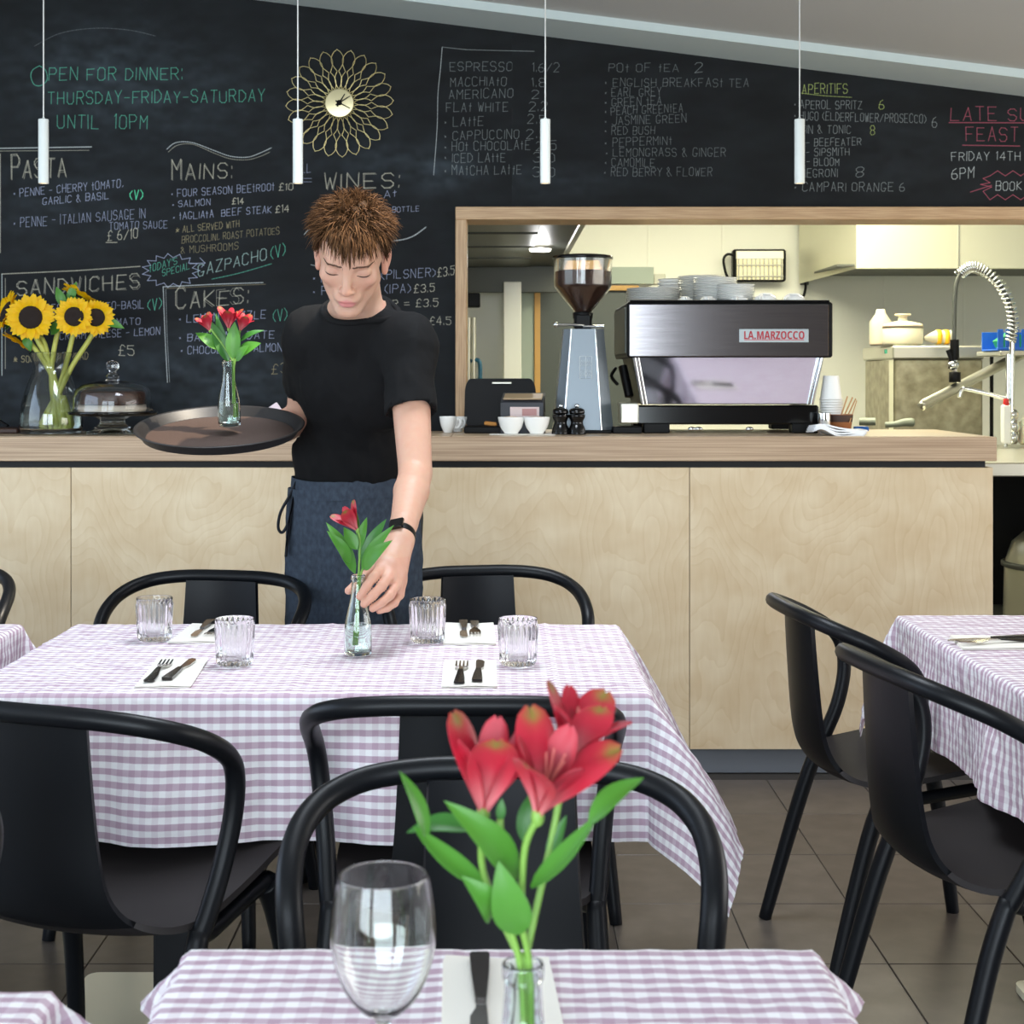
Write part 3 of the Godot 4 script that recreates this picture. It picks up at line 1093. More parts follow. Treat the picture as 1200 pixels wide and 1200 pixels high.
func cloth_shape(x0: float, x1: float, n0: float, n1: float, drop: Array, seed_: int, folds: Array = [], flare := 0.42, side_lean: Array = [0.035, 0.035, 0.035, 0.035]) -> Shape:
	# n0..n1: near and far depth; drop: left, right, near, far overhang; folds: x of pressed creases
	var nz := FastNoiseLite.new()
	nz.seed = seed_
	nz.frequency = 1.0
	nz.fractal_octaves = 2
	var step := 0.0105
	var us := []
	var ws := []
	var count := int((x1 - x0 + drop[0] + drop[1]) / step)
	for i in count + 1:
		us.append(lerpf(x0 - drop[0], x1 + drop[1], float(i) / count))
	count = int((n1 - n0 + drop[2] + drop[3]) / step)
	for j in count + 1:
		ws.append(lerpf(n0 - drop[2], n1 + drop[3], float(j) / count))
	var rows := []
	var uvs := []
	for w in ws:
		var row := []
		var uvr := []
		for u in us:
			var cx := clampf(u, x0, x1)
			var cw := clampf(w, n0, n1)
			var o := Vector2(u - cx, w - cw)
			var l := o.length()
			var p := Vector3(cx, TOP, -cw)
			var crease := 0.0
			for f in folds:
				crease += 0.0022 * exp(-pow((u - f) / 0.006, 2))
			crease += 0.0018 * exp(-pow((w - (n0 + n1) * 0.5 - 0.02) / 0.006, 2))
			var wr := 0.0013 * nz.get_noise_2d(u * 24.0, w * 24.0) + 0.0011 * nz.get_noise_2d(u * 8.0 + w * 30.0, w * 50.0) + 0.0016 * absf(nz.get_noise_2d(u * 14.0 - w * 9.0, w * 16.0 + 40.0))
			if l < 1e-5:
				p.y += 0.0025 + crease + wr
			else:
				var dir := o / l
				var rho := 0.009
				var along: float = u if absf(o.y) > absf(o.x) else w
				var corner := pow(2.0 * absf(dir.x) * absf(dir.y), 0.8)
				var lap := l - rho * PI * 0.5
				var r := 0.0
				var fall := 0.0
				if lap < 0.0:
					var a := l / rho
					r = rho * sin(a)
					fall = rho * (1.0 - cos(a))
				else:
					var wave := (0.018 * sin(along * 13.0 + seed_) + 0.024 * nz.get_noise_2d(along * 4.5, 3.0)) * smoothstep(0.0, 0.22, lap) * (1.0 - corner)
					var lean: float = side_lean[1 if dir.x > 0.0 else 0] * dir.x * dir.x + side_lean[3 if dir.y > 0.0 else 2] * dir.y * dir.y + flare * corner * (1.0 - (0.5 * lap / (1.4142 * drop[0]) if drop[0] > 0.15 else 0.0))
					var out_ = lap * lean + wave
					r = rho + maxf(out_, -0.004)
					fall = rho + sqrt(maxf(lap * lap - pow(lap * lean, 2), 0.0))
				p += Vector3(dir.x, 0, -dir.y) * (r + crease + wr * 2.0)
				p.y += 0.0025 - fall
			row.append(p)
			uvr.append(Vector2(u, w))
		rows.append(row)
		uvs.append(uvr)
	var s := Shape.new()
	s.sheet(rows, 0.0012, uvs)
	return s


func table(x0: float, x1: float, n0: float, n1: float, drop: Array, seed_: int, labels: Array, folds: Array = [], flare := 0.5, side_lean: Array = [0.035, 0.035, 0.035, 0.035]) -> void:
	var mid := Vector3((x0 + x1) / 2, 0, -(n0 + n1) / 2)
	var t := thing("table", labels[0], "table", mid)
	var s := Shape.new()
	s.box(T(Vector3(0, TOP - 0.0145, 0)), Vector3(x1 - x0 - 0.003, 0.026, n1 - n0 - 0.003), 0.003)
	part("tabletop", s, M.black, t)
	# pedestals: one under each half of a long table, each on a pale square foot
	var w := x1 - x0
	for px in ([-w * 0.25, w * 0.25] if w > 1.1 else [0.0]):
		s = Shape.new()
		s.box(T(Vector3(px, (TOP - 0.028 + 0.016) / 2, 0)), Vector3(0.08, TOP - 0.028 - 0.016, 0.08), 0.006)
		part("column", s, M.plastic, t)
		s = Shape.new()
		var o := PackedVector2Array()
		for k in 4:
			for j in 5:
				var g := PI / 2 * k + PI / 2 * j / 4.0
				var cc := Vector2(0.215 * (1 if k == 0 or k == 3 else -1), 0.215 * (1 if k < 2 else -1))
				o.append(cc + Vector2(cos(g), sin(g)) * 0.025)
		s.prism(o, 0.016, Transform3D(Basis(Vector3.RIGHT, Vector3.BACK, Vector3.UP), Vector3(px, 0, 0)))
		part("base_plate", s, M.plate, t)
	var c := part("tablecloth", cloth_shape(x0, x1, n0, n1, drop, seed_, folds, flare, side_lean), M.cloth, self)
	tag(c, labels[1], "tablecloth")


func build_tables() -> void:
	table(-0.944, 0.26, 2.72, 3.47, [0.25, 0.295, 0.262, 0.22], 3, ["central table for four in front of the waiter", "purple and white gingham cloth on the central table the waiter reaches over"], [-0.80, -0.376, 0.10], 0.34, [0.1, 0.44, 0.035, 0.1])
	table(-0.297, 0.302, 0.72, 1.503, [0.085, 0.085, 0.1, 0.085], 5, ["small table closest to the viewer under the wine glass", "gingham cloth with pointed corners under the stemmed wine glass"], [-0.05], 0.74)
	table(0.93, 1.73, 2.5, 3.6, [0.235, 0.2, 0.235, 0.22], 8, ["table by the right edge with two chairs on its aisle side", "gingham cloth hanging beside the two dark chairs by the aisle"], [1.3])
	table(-2.25, -1.075, 2.72, 3.47, [0.2, 0.2, 0.25, 0.22], 11, ["table beyond the left end of the central table", "sliver of gingham cloth at the left edge beyond the central table"])
	table(-1.0, -0.408, 0.62, 1.40, [0.1, 0.085, 0.1, 0.09], 13, ["table in the bottom left corner", "rounded gingham cloth corner at the bottom left"], [], 0.7)


# ---------------------------------------------------------------- black armchairs with one looping rail
func chair_rows(prof: Array, from: int, to: int, depth_in: float) -> Array:
	var rows := []
	for k in range(from, to + 1):
		var q: Vector3 = prof[k]   # forward, height, half width
		var row := []
		var p0: Vector3 = prof[maxi(k - 1, 0)]
		var p1: Vector3 = prof[mini(k + 1, prof.size() - 1)]
		var along := Vector2(p1.x - p0.x, p1.y - p0.y).normalized()   # (forward, up)
		var nrm := Vector2(-along.y, along.x)                        # towards the sitter
		for i in 19:
			var t := -1.0 + 2.0 * i / 18.0
			var hollow := 0.016 * t * t
			row.append(Vector3(t * q.z, q.y + nrm.y * hollow, q.x + nrm.x * hollow))
		rows.append(row)
	return rows


func make_chair(label: String, where: Vector3, yaw: float) -> Node3D:
	var t := thing("dining_armchair", label, "chair", where, yaw, "black armchairs around the tables")
	var prof := spline([Vector3(0.0, 0.772, 0.097), Vector3(0.004, 0.70, 0.100), Vector3(0.010, 0.62, 0.104), Vector3(0.016, 0.55, 0.109), Vector3(0.026, 0.490, 0.118), Vector3(0.044, 0.446, 0.140), Vector3(0.072, 0.421, 0.175), Vector3(0.115, 0.412, 0.205), Vector3(0.175, 0.415, 0.220), Vector3(0.27, 0.431, 0.225), Vector3(0.36, 0.448, 0.225), Vector3(0.43, 0.459, 0.221), Vector3(0.462, 0.457, 0.208), Vector3(0.478, 0.447, 0.185)], 3)
	var cut := 16
	var front := chair_rows(prof, 0, prof.size() - 1, 0.02)
	var shell := [front, Shape.behind(front, 0.011)]
	var s := Shape.new()
	s.sheet(shell[0].slice(0, cut + 1), 0.011, [], shell[1].slice(0, cut + 1))
	part("backrest", s, M.plastic, t)
	s = Shape.new()
	s.sheet(shell[0].slice(cut), 0.011, [], shell[1].slice(cut))
	part("seat", s, M.seat, t)
	var half := [Vector3(0, 0.782, -0.010), Vector3(0.10, 0.781, -0.006), Vector3(0.175, 0.774, 0.012), Vector3(0.222, 0.760, 0.046), Vector3(0.246, 0.742, 0.088), Vector3(0.255, 0.722, 0.128), Vector3(0.256, 0.700, 0.165), Vector3(0.253, 0.674, 0.192), Vector3(0.248, 0.635, 0.206), Vector3(0.242, 0.58, 0.205), Vector3(0.234, 0.51, 0.186), Vector3(0.227, 0.445, 0.155), Vector3(0.221, 0.412, 0.137)]
	var pts := []
	for k in range(half.size() - 1, 0, -1):
		pts.append(Vector3(-half[k].x, half[k].y, half[k].z))
	pts.append_array(half)
	s = Shape.new()
	s.tube(spline(pts, 4), 0.0165, 12)
	part("armrest_rail", s, M.plastic, t)
	for sx in [-1.0, 1.0]:
		s = Shape.new()
		s.tube(spline([Vector3(sx * 0.221, 0.424, 0.140), Vector3(sx * 0.225, 0.33, 0.104), Vector3(sx * 0.236, 0.16, 0.055), Vector3(sx * 0.247, 0.0, 0.012)], 4), [0.0166, 0.0172, 0.0178, 0.0180, 0.0180, 0.0178, 0.0176, 0.0172, 0.0168, 0.0164, 0.016, 0.0155, 0.015], 12)
		part("leg", s, M.plastic, t)
		s = Shape.new()
		s.tube(spline([Vector3(sx * 0.206, 0.425, 0.385), Vector3(sx * 0.214, 0.37, 0.408), Vector3(sx * 0.228, 0.20, 0.446), Vector3(sx * 0.243, 0.0, 0.478)], 4), [0.023, 0.023, 0.0225, 0.022, 0.021, 0.020, 0.019, 0.018, 0.0175, 0.017, 0.0165, 0.016, 0.015], 12)
		part("leg", s, M.plastic, t)
	s = Shape.new()
	for sx in [-1.0, 1.0]:
		s.tube(spline([Vector3(sx * 0.221, 0.418, 0.140), Vector3(sx * 0.205, 0.402, 0.20), Vector3(sx * 0.200, 0.412, 0.30), Vector3(sx * 0.205, 0.428, 0.40)], 4), 0.014, 10)
	s.tube([Vector3(-0.2, 0.43, 0.395), Vector3(0.2, 0.43, 0.395)], 0.012, 10)
	part("seat_frame", s, M.plastic, t)
	return t


func build_chairs() -> void:
	var c := make_chair("black armchair with its back to the viewer, pushed in at the central table", Vector3(-0.06, 0, -2.44), 180)
	copy(c, Vector3(-0.728, 0, -2.385), 160, "black armchair at the left, its lit seat showing, turned slightly from the central table")
	copy(c, Vector3(-0.708, 0, -3.99), -11, "black armchair behind the central table, left of the waiter")
	copy(c, Vector3(-0.060, 0, -4.09), 12, "black armchair behind the central table, right of the waiter")
	copy(c, Vector3(0.003, 0, -2.035), 0, "black armchair facing the viewer behind the vase of large red flowers")
	copy(c, Vector3(0.65, 0, -3.466), 96, "further of the two black armchairs side-on at the right-hand table")
	copy(c, Vector3(0.675, 0, -2.78), 100, "nearer of the two black armchairs side-on at the right-hand table")
	copy(c, Vector3(-1.53, 0, -4.15), 0, "black armchair of which one arm shows at the left edge before the bar")
	copy(c, Vector3(-0.868, 0, -1.98), 0, "black armchair whose rail edge shows at the lower left picture edge")


# ---------------------------------------------------------------- glasses, cutlery, napkins
func tumbler_shape() -> Shape:
	var s := Shape.new()
	var o := [Vector2(0, 0.0), Vector2(0.029, 0.0), Vector2(0.0325, 0.003)]
	var lo := o.size()
	for k in 9:
		o.append(Vector2(0.0335 + 0.0035 * k / 8.0, 0.008 + 0.068 * k / 8.0))
	var hi := o.size() - 1
	o.append_array([Vector2(0.0373, 0.082), Vector2(0.0377, 0.0895), Vector2(0.0370, 0.0905), Vector2(0.0362, 0.0895), Vector2(0.0358, 0.082)])
	for k in 5:
		o.append(Vector2(0.0352 - 0.0032 * k / 4.0, 0.074 - 0.056 * k / 4.0))
	o.append_array([Vector2(0.028, 0.0125), Vector2(0.0, 0.0115)])
	s.lathe(o, 132, Transform3D(), Vector2.ONE, 0.0042, 22, lo, hi)
	return s


func flat_piece(outline: PackedVector2Array, thick: float, lift) -> Shape:
	# a sheet-metal outline lying in x-y (x along the handle), bent upwards by lift(x)
	var s := Shape.new()
	s.prism(outline, thick)
	for k in s.v.size():
		var p := s.v[k]
		s.v[k] = Vector3(p.x, p.z + lift.call(p.x), -p.y)
	return s


func fork_parts(t: Node3D) -> void:
	var lift := func(x: float) -> float: return 0.0012 + 0.006 * exp(-pow((x - 0.115) / 0.03, 2)) + 0.004 * smoothstep(0.16, 0.195, x)
	var s := Shape.new()
	var body := PackedVector2Array()
	var up := [[0.10, 0.0042], [0.122, 0.0035], [0.13, 0.006], [0.138, 0.0100], [0.147, 0.0122], [0.158, 0.0126]]
	for q in up:
		body.append(Vector2(q[0], -q[1]))
	up.reverse()
	for q in up:
		body.append(Vector2(q[0], q[1]))
	part("fork_head", flat_piece(body, 0.0022, lift), M.cutlery, t)
	for k in 4:
		var y := -0.0105 + 0.007 * k
		part("tine", flat_piece(PackedVector2Array([Vector2(0.157, y - 0.0019), Vector2(0.190, y - 0.0014), Vector2(0.196, y), Vector2(0.190, y + 0.0014), Vector2(0.157, y + 0.0019)]), 0.002, lift), M.cutlery, t)
	part("handle", flat_piece(PackedVector2Array([Vector2(0, -0.007), Vector2(0.004, -0.0098), Vector2(0.05, -0.0082), Vector2(0.101, -0.0042), Vector2(0.101, 0.0042), Vector2(0.05, 0.0082), Vector2(0.004, 0.0098), Vector2(0, 0.007)]), 0.003, lift), M.handle, t)


func knife_parts(t: Node3D) -> void:
	var none := func(_x: float) -> float: return 0.0012
	part("blade", flat_piece(PackedVector2Array([Vector2(0.108, -0.004), Vector2(0.122, -0.0045), Vector2(0.14, -0.0095), Vector2(0.19, -0.0100), Vector2(0.206, -0.006), Vector2(0.212, 0.003), Vector2(0.20, 0.0068), Vector2(0.12, 0.0052), Vector2(0.108, 0.004)]), 0.0018, none), M.cutlery, t)
	part("handle", flat_piece(PackedVector2Array([Vector2(0, -0.007), Vector2(0.004, -0.0095), Vector2(0.05, -0.0080), Vector2(0.108, -0.0048), Vector2(0.108, 0.0048), Vector2(0.05, 0.0080), Vector2(0.004, 0.0095), Vector2(0, 0.007)]), 0.005, none), M.handle, t)


func piece(kind: String, from: Vector3, to: Vector3, label: String, group: String) -> Node3D:   # handle end, tip; points on the table
	var d := to - from
	var t := thing(kind, label, kind, from, rad_to_deg(atan2(-d.z, d.x)), group)
	if kind == "fork":
		fork_parts(t)
	else:
		knife_parts(t)
	return t


func on_table(px: float, py: float, lift := 0.0) -> Vector3:   # a point of a table top seen at px, py
	var d := F * (EYE - TOP - lift) / (py - CY)
	return at(px, py, d)


func napkin(corners: Array, label: String, layers := 3) -> void:
	# a folded paper napkin: near-left, near-right, far-right, far-left on the cloth
	var y := TOP + 0.0048
	var s := Shape.new()
	for k in layers:
		var rows := []
		for j in 7:
			var row := []
			for i in 9:
				var u := i / 8.0
				var w := j / 6.0
				var p: Vector3 = (corners[0] as Vector3).lerp(corners[1], u).lerp((corners[3] as Vector3).lerp(corners[2], u), w)
				p.y = y + 0.0016 * k + (0.0012 * sin(u * 5.0 + k) * sin(w * 4.0 + k * 2))
				p.x += 0.0012 * k
				row.append(p)
			rows.append(row)
		s.sheet(rows, 0.001)
	tag(part("napkin", s, M.paper, self), label, "napkin", "folded white napkins on the tables")


func build_settings() -> void:
	M.handle = mat(rgb(52, 48, 46), 0.25, 0.75)  # plain steel, darkened for the dark surroundings mirrored in it
	M.tumbler = glass(Color(1, 1, 1), 0.0)
	var ts := tumbler_shape().mesh()
	var spots := [[181, 753, "ribbed tumbler at the far left place of the central table"], [275, 782, "ribbed tumbler nearest the left-hand fork and knife on the central table"], [501, 755, "ribbed tumbler just right of the waiter's hand"], [607, 782, "ribbed tumbler right of the near knife, right half of the central table"]]
	for q in spots:
		var o := MeshInstance3D.new()
		o.name = numbered("tumbler")
		o.mesh = ts
		o.material_override = M.tumbler
		add_child(o)
		o.position = on_table(q[0], q[1]) + Vector3(0, 0.0042, 0)
		tag(o, q[2], "glass", "ribbed tumblers on the central table")
	# napkins
	napkin([on_table(157, 809), on_table(222, 809), on_table(243, 777), on_table(184, 775)], "napkin under the fork and knife at the near left place")
	napkin([on_table(196, 756), on_table(258, 756), on_table(280, 735), on_table(224, 735)], "napkin at the far left place, between the two left tumblers")
	napkin([on_table(517, 809), on_table(581, 809), on_table(580, 778), on_table(520, 778)], "napkin under the fork and knife at the near right place")
	napkin([on_table(519, 758), on_table(580, 758), on_table(577, 734), on_table(521, 734)], "napkin at the far right place beside the waiter's hand")
	napkin([on_table(516, 1260), on_table(668, 1260), on_table(640, 1132), on_table(519, 1130)], "napkin on the nearest table under one dark knife")
	napkin([on_table(1128, 764), on_table(1232, 764), on_table(1216, 748), on_table(1112, 749)], "napkin on the right-hand table by the aisle")
	var up := Vector3(0, 0.0092, 0)
	piece("fork", on_table(174, 806) + up, on_table(209, 769) + up, "fork at the near left place of the central table", "cutlery laid on napkins")
	piece("knife", on_table(195, 804) + up, on_table(232, 774) + up, "knife at the near left place of the central table", "cutlery laid on napkins")
	piece("knife", on_table(247, 733.5) + up, on_table(222, 757) + up, "knife on the napkin at the far left place", "cutlery laid on napkins")
	piece("fork", on_table(268, 734) + up, on_table(243, 753) + up, "fork on the napkin at the far left place, half behind a tumbler", "cutlery laid on napkins")
	piece("fork", on_table(538, 808) + up, on_table(544, 769) + up, "fork at the near right place of the central table", "cutlery laid on napkins")
	piece("knife", on_table(559, 806) + up, on_table(563, 773) + up, "knife at the near right place of the central table", "cutlery laid on napkins")
	piece("knife", on_table(543, 734) + up, on_table(545, 757) + up, "knife on the napkin at the far right place", "cutlery laid on napkins")
	piece("fork", on_table(556, 734) + up, on_table(557, 754) + up, "fork on the napkin at the far right place", "cutlery laid on napkins")
	piece("knife", on_table(562, 1134) + up, on_table(566, 1290) + up, "dark knife lying on the nearest table", "cutlery laid on napkins")
	piece("knife", on_table(1216, 752) + up, on_table(1130, 756) + up, "knife lying on the right-hand table", "cutlery laid on napkins")
	piece("fork", on_table(1222, 756) + up, on_table(1138, 760) + up, "fork lying on the right-hand table", "cutlery laid on napkins")
	# wine glass on the nearest table
	var s := Shape.new()
	var prof := [Vector2(0, 0), Vector2(0.034, 0.0), Vector2(0.036, 0.0015), Vector2(0.034, 0.0028), Vector2(0.018, 0.005), Vector2(0.007, 0.012), Vector2(0.0042, 0.024), Vector2(0.0037, 0.05), Vector2(0.0042, 0.070), Vector2(0.0075, 0.079), Vector2(0.017, 0.086), Vector2(0.0265, 0.097), Vector2(0.0340, 0.113), Vector2(0.0383, 0.130), Vector2(0.0392, 0.143), Vector2(0.0384, 0.157), Vector2(0.0360, 0.173), Vector2(0.0337, 0.1845), Vector2(0.0331, 0.1853), Vector2(0.0325, 0.1845),
		Vector2(0.0348, 0.173), Vector2(0.0371, 0.157), Vector2(0.0379, 0.143), Vector2(0.0370, 0.130), Vector2(0.0326, 0.1135), Vector2(0.0250, 0.0985), Vector2(0.0155, 0.0885), Vector2(0.006, 0.084), Vector2(0, 0.083)]
	var sm := []
	for k in prof.size():
		sm.append(Vector3(prof[k].x, prof[k].y, 0))
	var fine := []
	for p in spline(sm, 3):
		fine.append(Vector2(maxf(p.x, 0.0), p.y))
	s.lathe(fine, 64)
	var wg := part("wine_glass", s, M.glass, self)
	wg.position = Vector3((449 - CX) / F * 1.15, TOP + 0.0042, -1.15)
	tag(wg, "empty stemmed wine glass on the nearest table", "glass")


# ---------------------------------------------------------------- flowers
func leaf_shape(s: Shape, base: Vector3, tip: Vector3, width: float, face: Vector3, sag := 0.1, cup := 0.25) -> void:
	# a lance-shaped leaf from base to tip; face is roughly where its upper side looks
	var d := tip - base
	var l := d.length()
	var along := d / l
	var side := along.cross(face).normalized()
	var up := side.cross(along).normalized()
	var rows := []
	for j in 11:
		var t := j / 10.0
		var w := width * pow(sin(PI * pow(t, 0.8)), 0.9) * 0.5 + width * 0.05 * (1.0 - t)
		var c := base + d * t + up * (l * sag * sin(PI * t))
		var row := []
		for i in 5:
			var u := -1.0 + i * 0.5
			row.append(c + side * (w * u) + up * (absf(u) * w * cup))
		rows.append(row)
	s.sheet(rows, 0.0006)


func petal_shape(s: Shape, base: Vector3, axis: Vector3, out: Vector3, length: float, width: float, spread: float, root: Color, rim: Color, mark: Color, marked: bool) -> void:
	# one segment of a funnel-shaped flower: runs along axis, then opens towards out
	var side := axis.cross(out).normalized()
	var rows := []
	var tints := []
	for j in 13:
		var t := j / 12.0
		var w := width * (0.12 + 0.88 * pow(sin(PI * pow(t, 1.5) * 0.93), 0.8)) * (1.0 if t < 0.97 else 0.55)
		var lean := spread * pow(t, 2.2)
		var c := base + axis * (length * t * (1.0 - 0.25 * lean)) + out * (length * (0.10 * t + 0.55 * lean))
		var row := []
		for i in 7:
			var u := -1.0 + i / 3.0
			row.append(c + side * (w * 0.5 * u) - out * (w * 0.28 * u * u * (1.0 - 0.5 * t)) * -0.6 + axis * (0.02 * length * sin(u * 4.0 + t * 5.0)))
		rows.append(row)
		var row_t := []
		for i in 7:
			var u := -1.0 + i / 3.0
			var k := smoothstep(0.05, 0.65, t + 0.10 * absf(u))
			var col := root.lerp(rim, k)
			if marked:
				col = col.lerp(mark, smoothstep(0.80, 0.95, t) * (1.0 - absf(u) * 0.9) * 0.8)
			elif t > 0.35 and t < 0.75 and i % 2 == 1:
				col = col.darkened(0.35)
			row_t.append(col)
		tints.append(row_t)
	var first := s.v.size()
	s.sheet(rows, 0.0005)
	for j in 13:
		for i in 7:
			for lay in 2:
				s.c[first + lay * 91 + j * 7 + i] = tints[j][i]
	for k in range(first + 182, s.v.size()):
		s.c[k] = rim
	s.has_tint = true


func bloom(parent: Node3D, base: Vector3, axis: Vector3, size: float, spread := 0.5, turn := 0.0) -> void:
	axis = axis.normalized()
	var side := axis.cross(Vector3.FORWARD if absf(axis.z) < 0.9 else Vector3.UP).normalized()
	var up := side.cross(axis)
	var root := Color(0.62, 0.20, 0.21)
	var rim := Color(0.44, 0.014, 0.034)
	for k in 6:
		var a := turn + TAU * k / 6.0 + 0.16 * sin(k * 5.1 + turn * 7.0)
		var s := Shape.new()
		var outer := k % 2 == 0
		petal_shape(s, base, (axis + (side * cos(a) + up * sin(a)) * 0.10).normalized(), side * cos(a) + up * sin(a), size * ((1.0 if outer else 0.96) + 0.05 * sin(k * 3.3 + turn)), size * (0.47 if outer else 0.29), spread * (1.0 + 0.35 * sin(k * 2.7 + turn * 3.0)), root, rim, Color(0.13, 0.22, 0.03), outer)
		part("petal", s, M.petal, parent)
	var s := Shape.new()
	for k in 5:
		var a := turn + 0.4 + TAU * k / 5.0
		var d := side * cos(a) + up * sin(a)
		s.tube([base + axis * size * 0.1, base + axis * size * 0.5 + d * size * 0.04, base + axis * size * 0.72 + d * size * 0.10], 0.0007, 5)
	part("stamens", s, mat(rgb(214, 120, 110), 0.5), parent)
	s = Shape.new()
	s.ball(T(base).scaled_local(Vector3(0.004, 0.006, 0.004) * (size / 0.06)), 8, 6)
	part("calyx", s, M.stem, parent)


func bottle_shape() -> Shape:   # small wide-necked glass bottle, hollow
	var o := [Vector3(0, 0, 0), Vector3(0.021, 0, 0), Vector3(0.0255, 0.002, 0), Vector3(0.0272, 0.008, 0), Vector3(0.0280, 0.03, 0), Vector3(0.0268, 0.055, 0), Vector3(0.0232, 0.078, 0), Vector3(0.0180, 0.100, 0), Vector3(0.0142, 0.120, 0), Vector3(0.0128, 0.138, 0), Vector3(0.0126, 0.147, 0), Vector3(0.0140, 0.150, 0), Vector3(0.0142, 0.158, 0), Vector3(0.0130, 0.160, 0),
		Vector3(0.0112, 0.158, 0), Vector3(0.0104, 0.147, 0), Vector3(0.0106, 0.138, 0), Vector3(0.0120, 0.120, 0), Vector3(0.0158, 0.100, 0), Vector3(0.0210, 0.078, 0), Vector3(0.0246, 0.055, 0), Vector3(0.0258, 0.03, 0), Vector3(0.0250, 0.012, 0), Vector3(0.021, 0.007, 0), Vector3(0, 0.009, 0)]
	var f := []
	for p in spline(o, 3):
		f.append(Vector2(maxf(p.x, 0.0), maxf(p.y, 0.0)))
	var s := Shape.new()
	s.lathe(f, 40)
	return s


func bottle_vase(label: String, where: Vector3, filled: float) -> Node3D:
	var t := thing("bottle_vase", label, "vase", where, 0, "small glass bottles used as vases")
	part("glass_bottle", bottle_shape(), M.bottle, t)
	if filled > 0.0:
		var s := Shape.new()
		var prof := [Vector2(0, 0.0092), Vector2(0.0205, 0.0074), Vector2(0.0248, 0.0122), Vector2(0.0256, 0.03), Vector2(0.0245, 0.053), Vector2(0.0244, filled), Vector2(0.0244, filled), Vector2(0, filled - 0.0005)]
		s.lathe(prof, 36)
		part("water", s, M.water, t)
	return t


func flower(label: String, root: Vector3, way: Array, heads: Array, leaves: Array, group: String) -> void:
	# way: stem points; heads: [base, axis, size, spread, turn]; leaves: [base, tip, width, face, dark]
	var t := thing("alstroemeria", label, "flower", root, 0, group)
	var s := Shape.new()
	var pts := []
	for p in way:
		pts.append(p - root)
	s.tube(spline(pts, 4), 0.0024, 8)
	for h in heads:
		var near: Vector3 = way[-1]
		s.tube(spline([near - root, near.lerp(h[0], 0.5) + Vector3(0, 0.003, 0) - root, h[0] - root], 3), 0.0016, 7)
	part("stem", s, M.stem, t)
	for h in heads:
		bloom(t, h[0] - root, h[1], h[2], h[3], h[4])
	for l in leaves:
		s = Shape.new()
		leaf_shape(s, l[0] - root, l[1] - root, l[2], l[3], l[5] if l.size() > 5 else 0.1)
		part("leaf", s, M.leaf_dark if l[4] else M.leaf, t)


func build_near_flowers() -> void:
	var d := 1.045
	bottle_vase("glass bottle vase standing on the nearest table", Vector3((613 - CX) / F * d, TOP + 0.0042, -d), 0.075)
	var g := "red flowers on the nearest table"
	var foot := at(616, 1280, d)
	var neck := at(616, 1140, d)
	flower("large red flower on the left of the nearest vase", foot, [foot, neck, at(604, 1112, d), at(583, 1066, d), at(566, 1020, d + 0.004), at(564, 985, d)],
		[[at(566, 955, d), Vector3(0.12, 1, 0.22), 0.071, 0.33, 0.55]],
		[[at(570, 1040, d), at(484, 968, d + 0.01), 0.015, Vector3(0.5, 0.6, 0.7), false, -0.05], [at(500, 985, d + 0.01), at(468, 903, d + 0.02), 0.014, Vector3(0.9, 0.2, 0.6), false, 0.08], [at(606, 1030, d), at(520, 938, d - 0.02), 0.021, Vector3(0.3, 0.6, 1), false, 0.16], [at(556, 972, d + 0.02), at(476, 976, d + 0.03), 0.016, Vector3(0.1, 0.9, 0.5), true, 0.14], [at(576, 1075, d), at(540, 1026, d - 0.02), 0.019, Vector3(0.4, 0.4, 1), false, 0.3]], g)
	flower("broad red flower facing right, lowest of the three in the nearest vase", foot + Vector3(0.004, 0, 0), [foot + Vector3(0.004, 0, 0), neck + Vector3(0.003, 0, 0), at(611, 1080, d - 0.008), at(612, 1030, d - 0.012), at(616, 990, d - 0.015), at(628, 962, d - 0.02)],
		[[at(630, 957, d - 0.02), Vector3(0.26, 1, 0.42), 0.070, 0.52, 0.9]],
		[[at(622, 1040, d - 0.01), at(700, 955, d - 0.012), 0.017, Vector3(-0.5, 0.8, 0.5), false, -0.05], [at(690, 965, d - 0.012), at(755, 911, d - 0.01), 0.016, Vector3(-0.3, 0.8, 0.6), false, 0.12], [at(609, 1095, d - 0.01), at(584, 1008, d - 0.025), 0.024, Vector3(-0.1, 0.3, 1), false, 0.12]], g)
	flower("topmost red flower at the back of the nearest vase", foot + Vector3(-0.003, 0, -0.004), [foot + Vector3(-0.003, 0, -0.004), neck + Vector3(0, 0, -0.004), at(622, 1095, d + 0.006), at(640, 1014, d + 0.015), at(653, 950, d + 0.02), at(660, 905, d + 0.02)],
		[[at(661, 900, d + 0.02), Vector3(0.36, 1, 0.1), 0.060, 0.55, 0.1]],
		[[at(612, 985, d + 0.02), at(628, 922, d + 0.03), 0.014, Vector3(0, 0.3, 1), true, 0.1], [at(642, 1010, d + 0.015), at(664, 955, d + 0.02), 0.009, Vector3(-0.2, 0.5, 0.7), true, 0.06]], g)
	flower("bare green stem with a closed tip among the nearest red flowers", foot + Vector3(0, 0, 0.004), [foot + Vector3(0, 0, 0.004), neck + Vector3(-0.003, 0, 0.003), at(598, 1085, d - 0.006), at(588, 1000, d - 0.004), at(586, 960, d)],
		[], [[at(586, 962, d), at(588, 935, d), 0.006, Vector3(0, 0.2, 1), true, 0.02]], g)


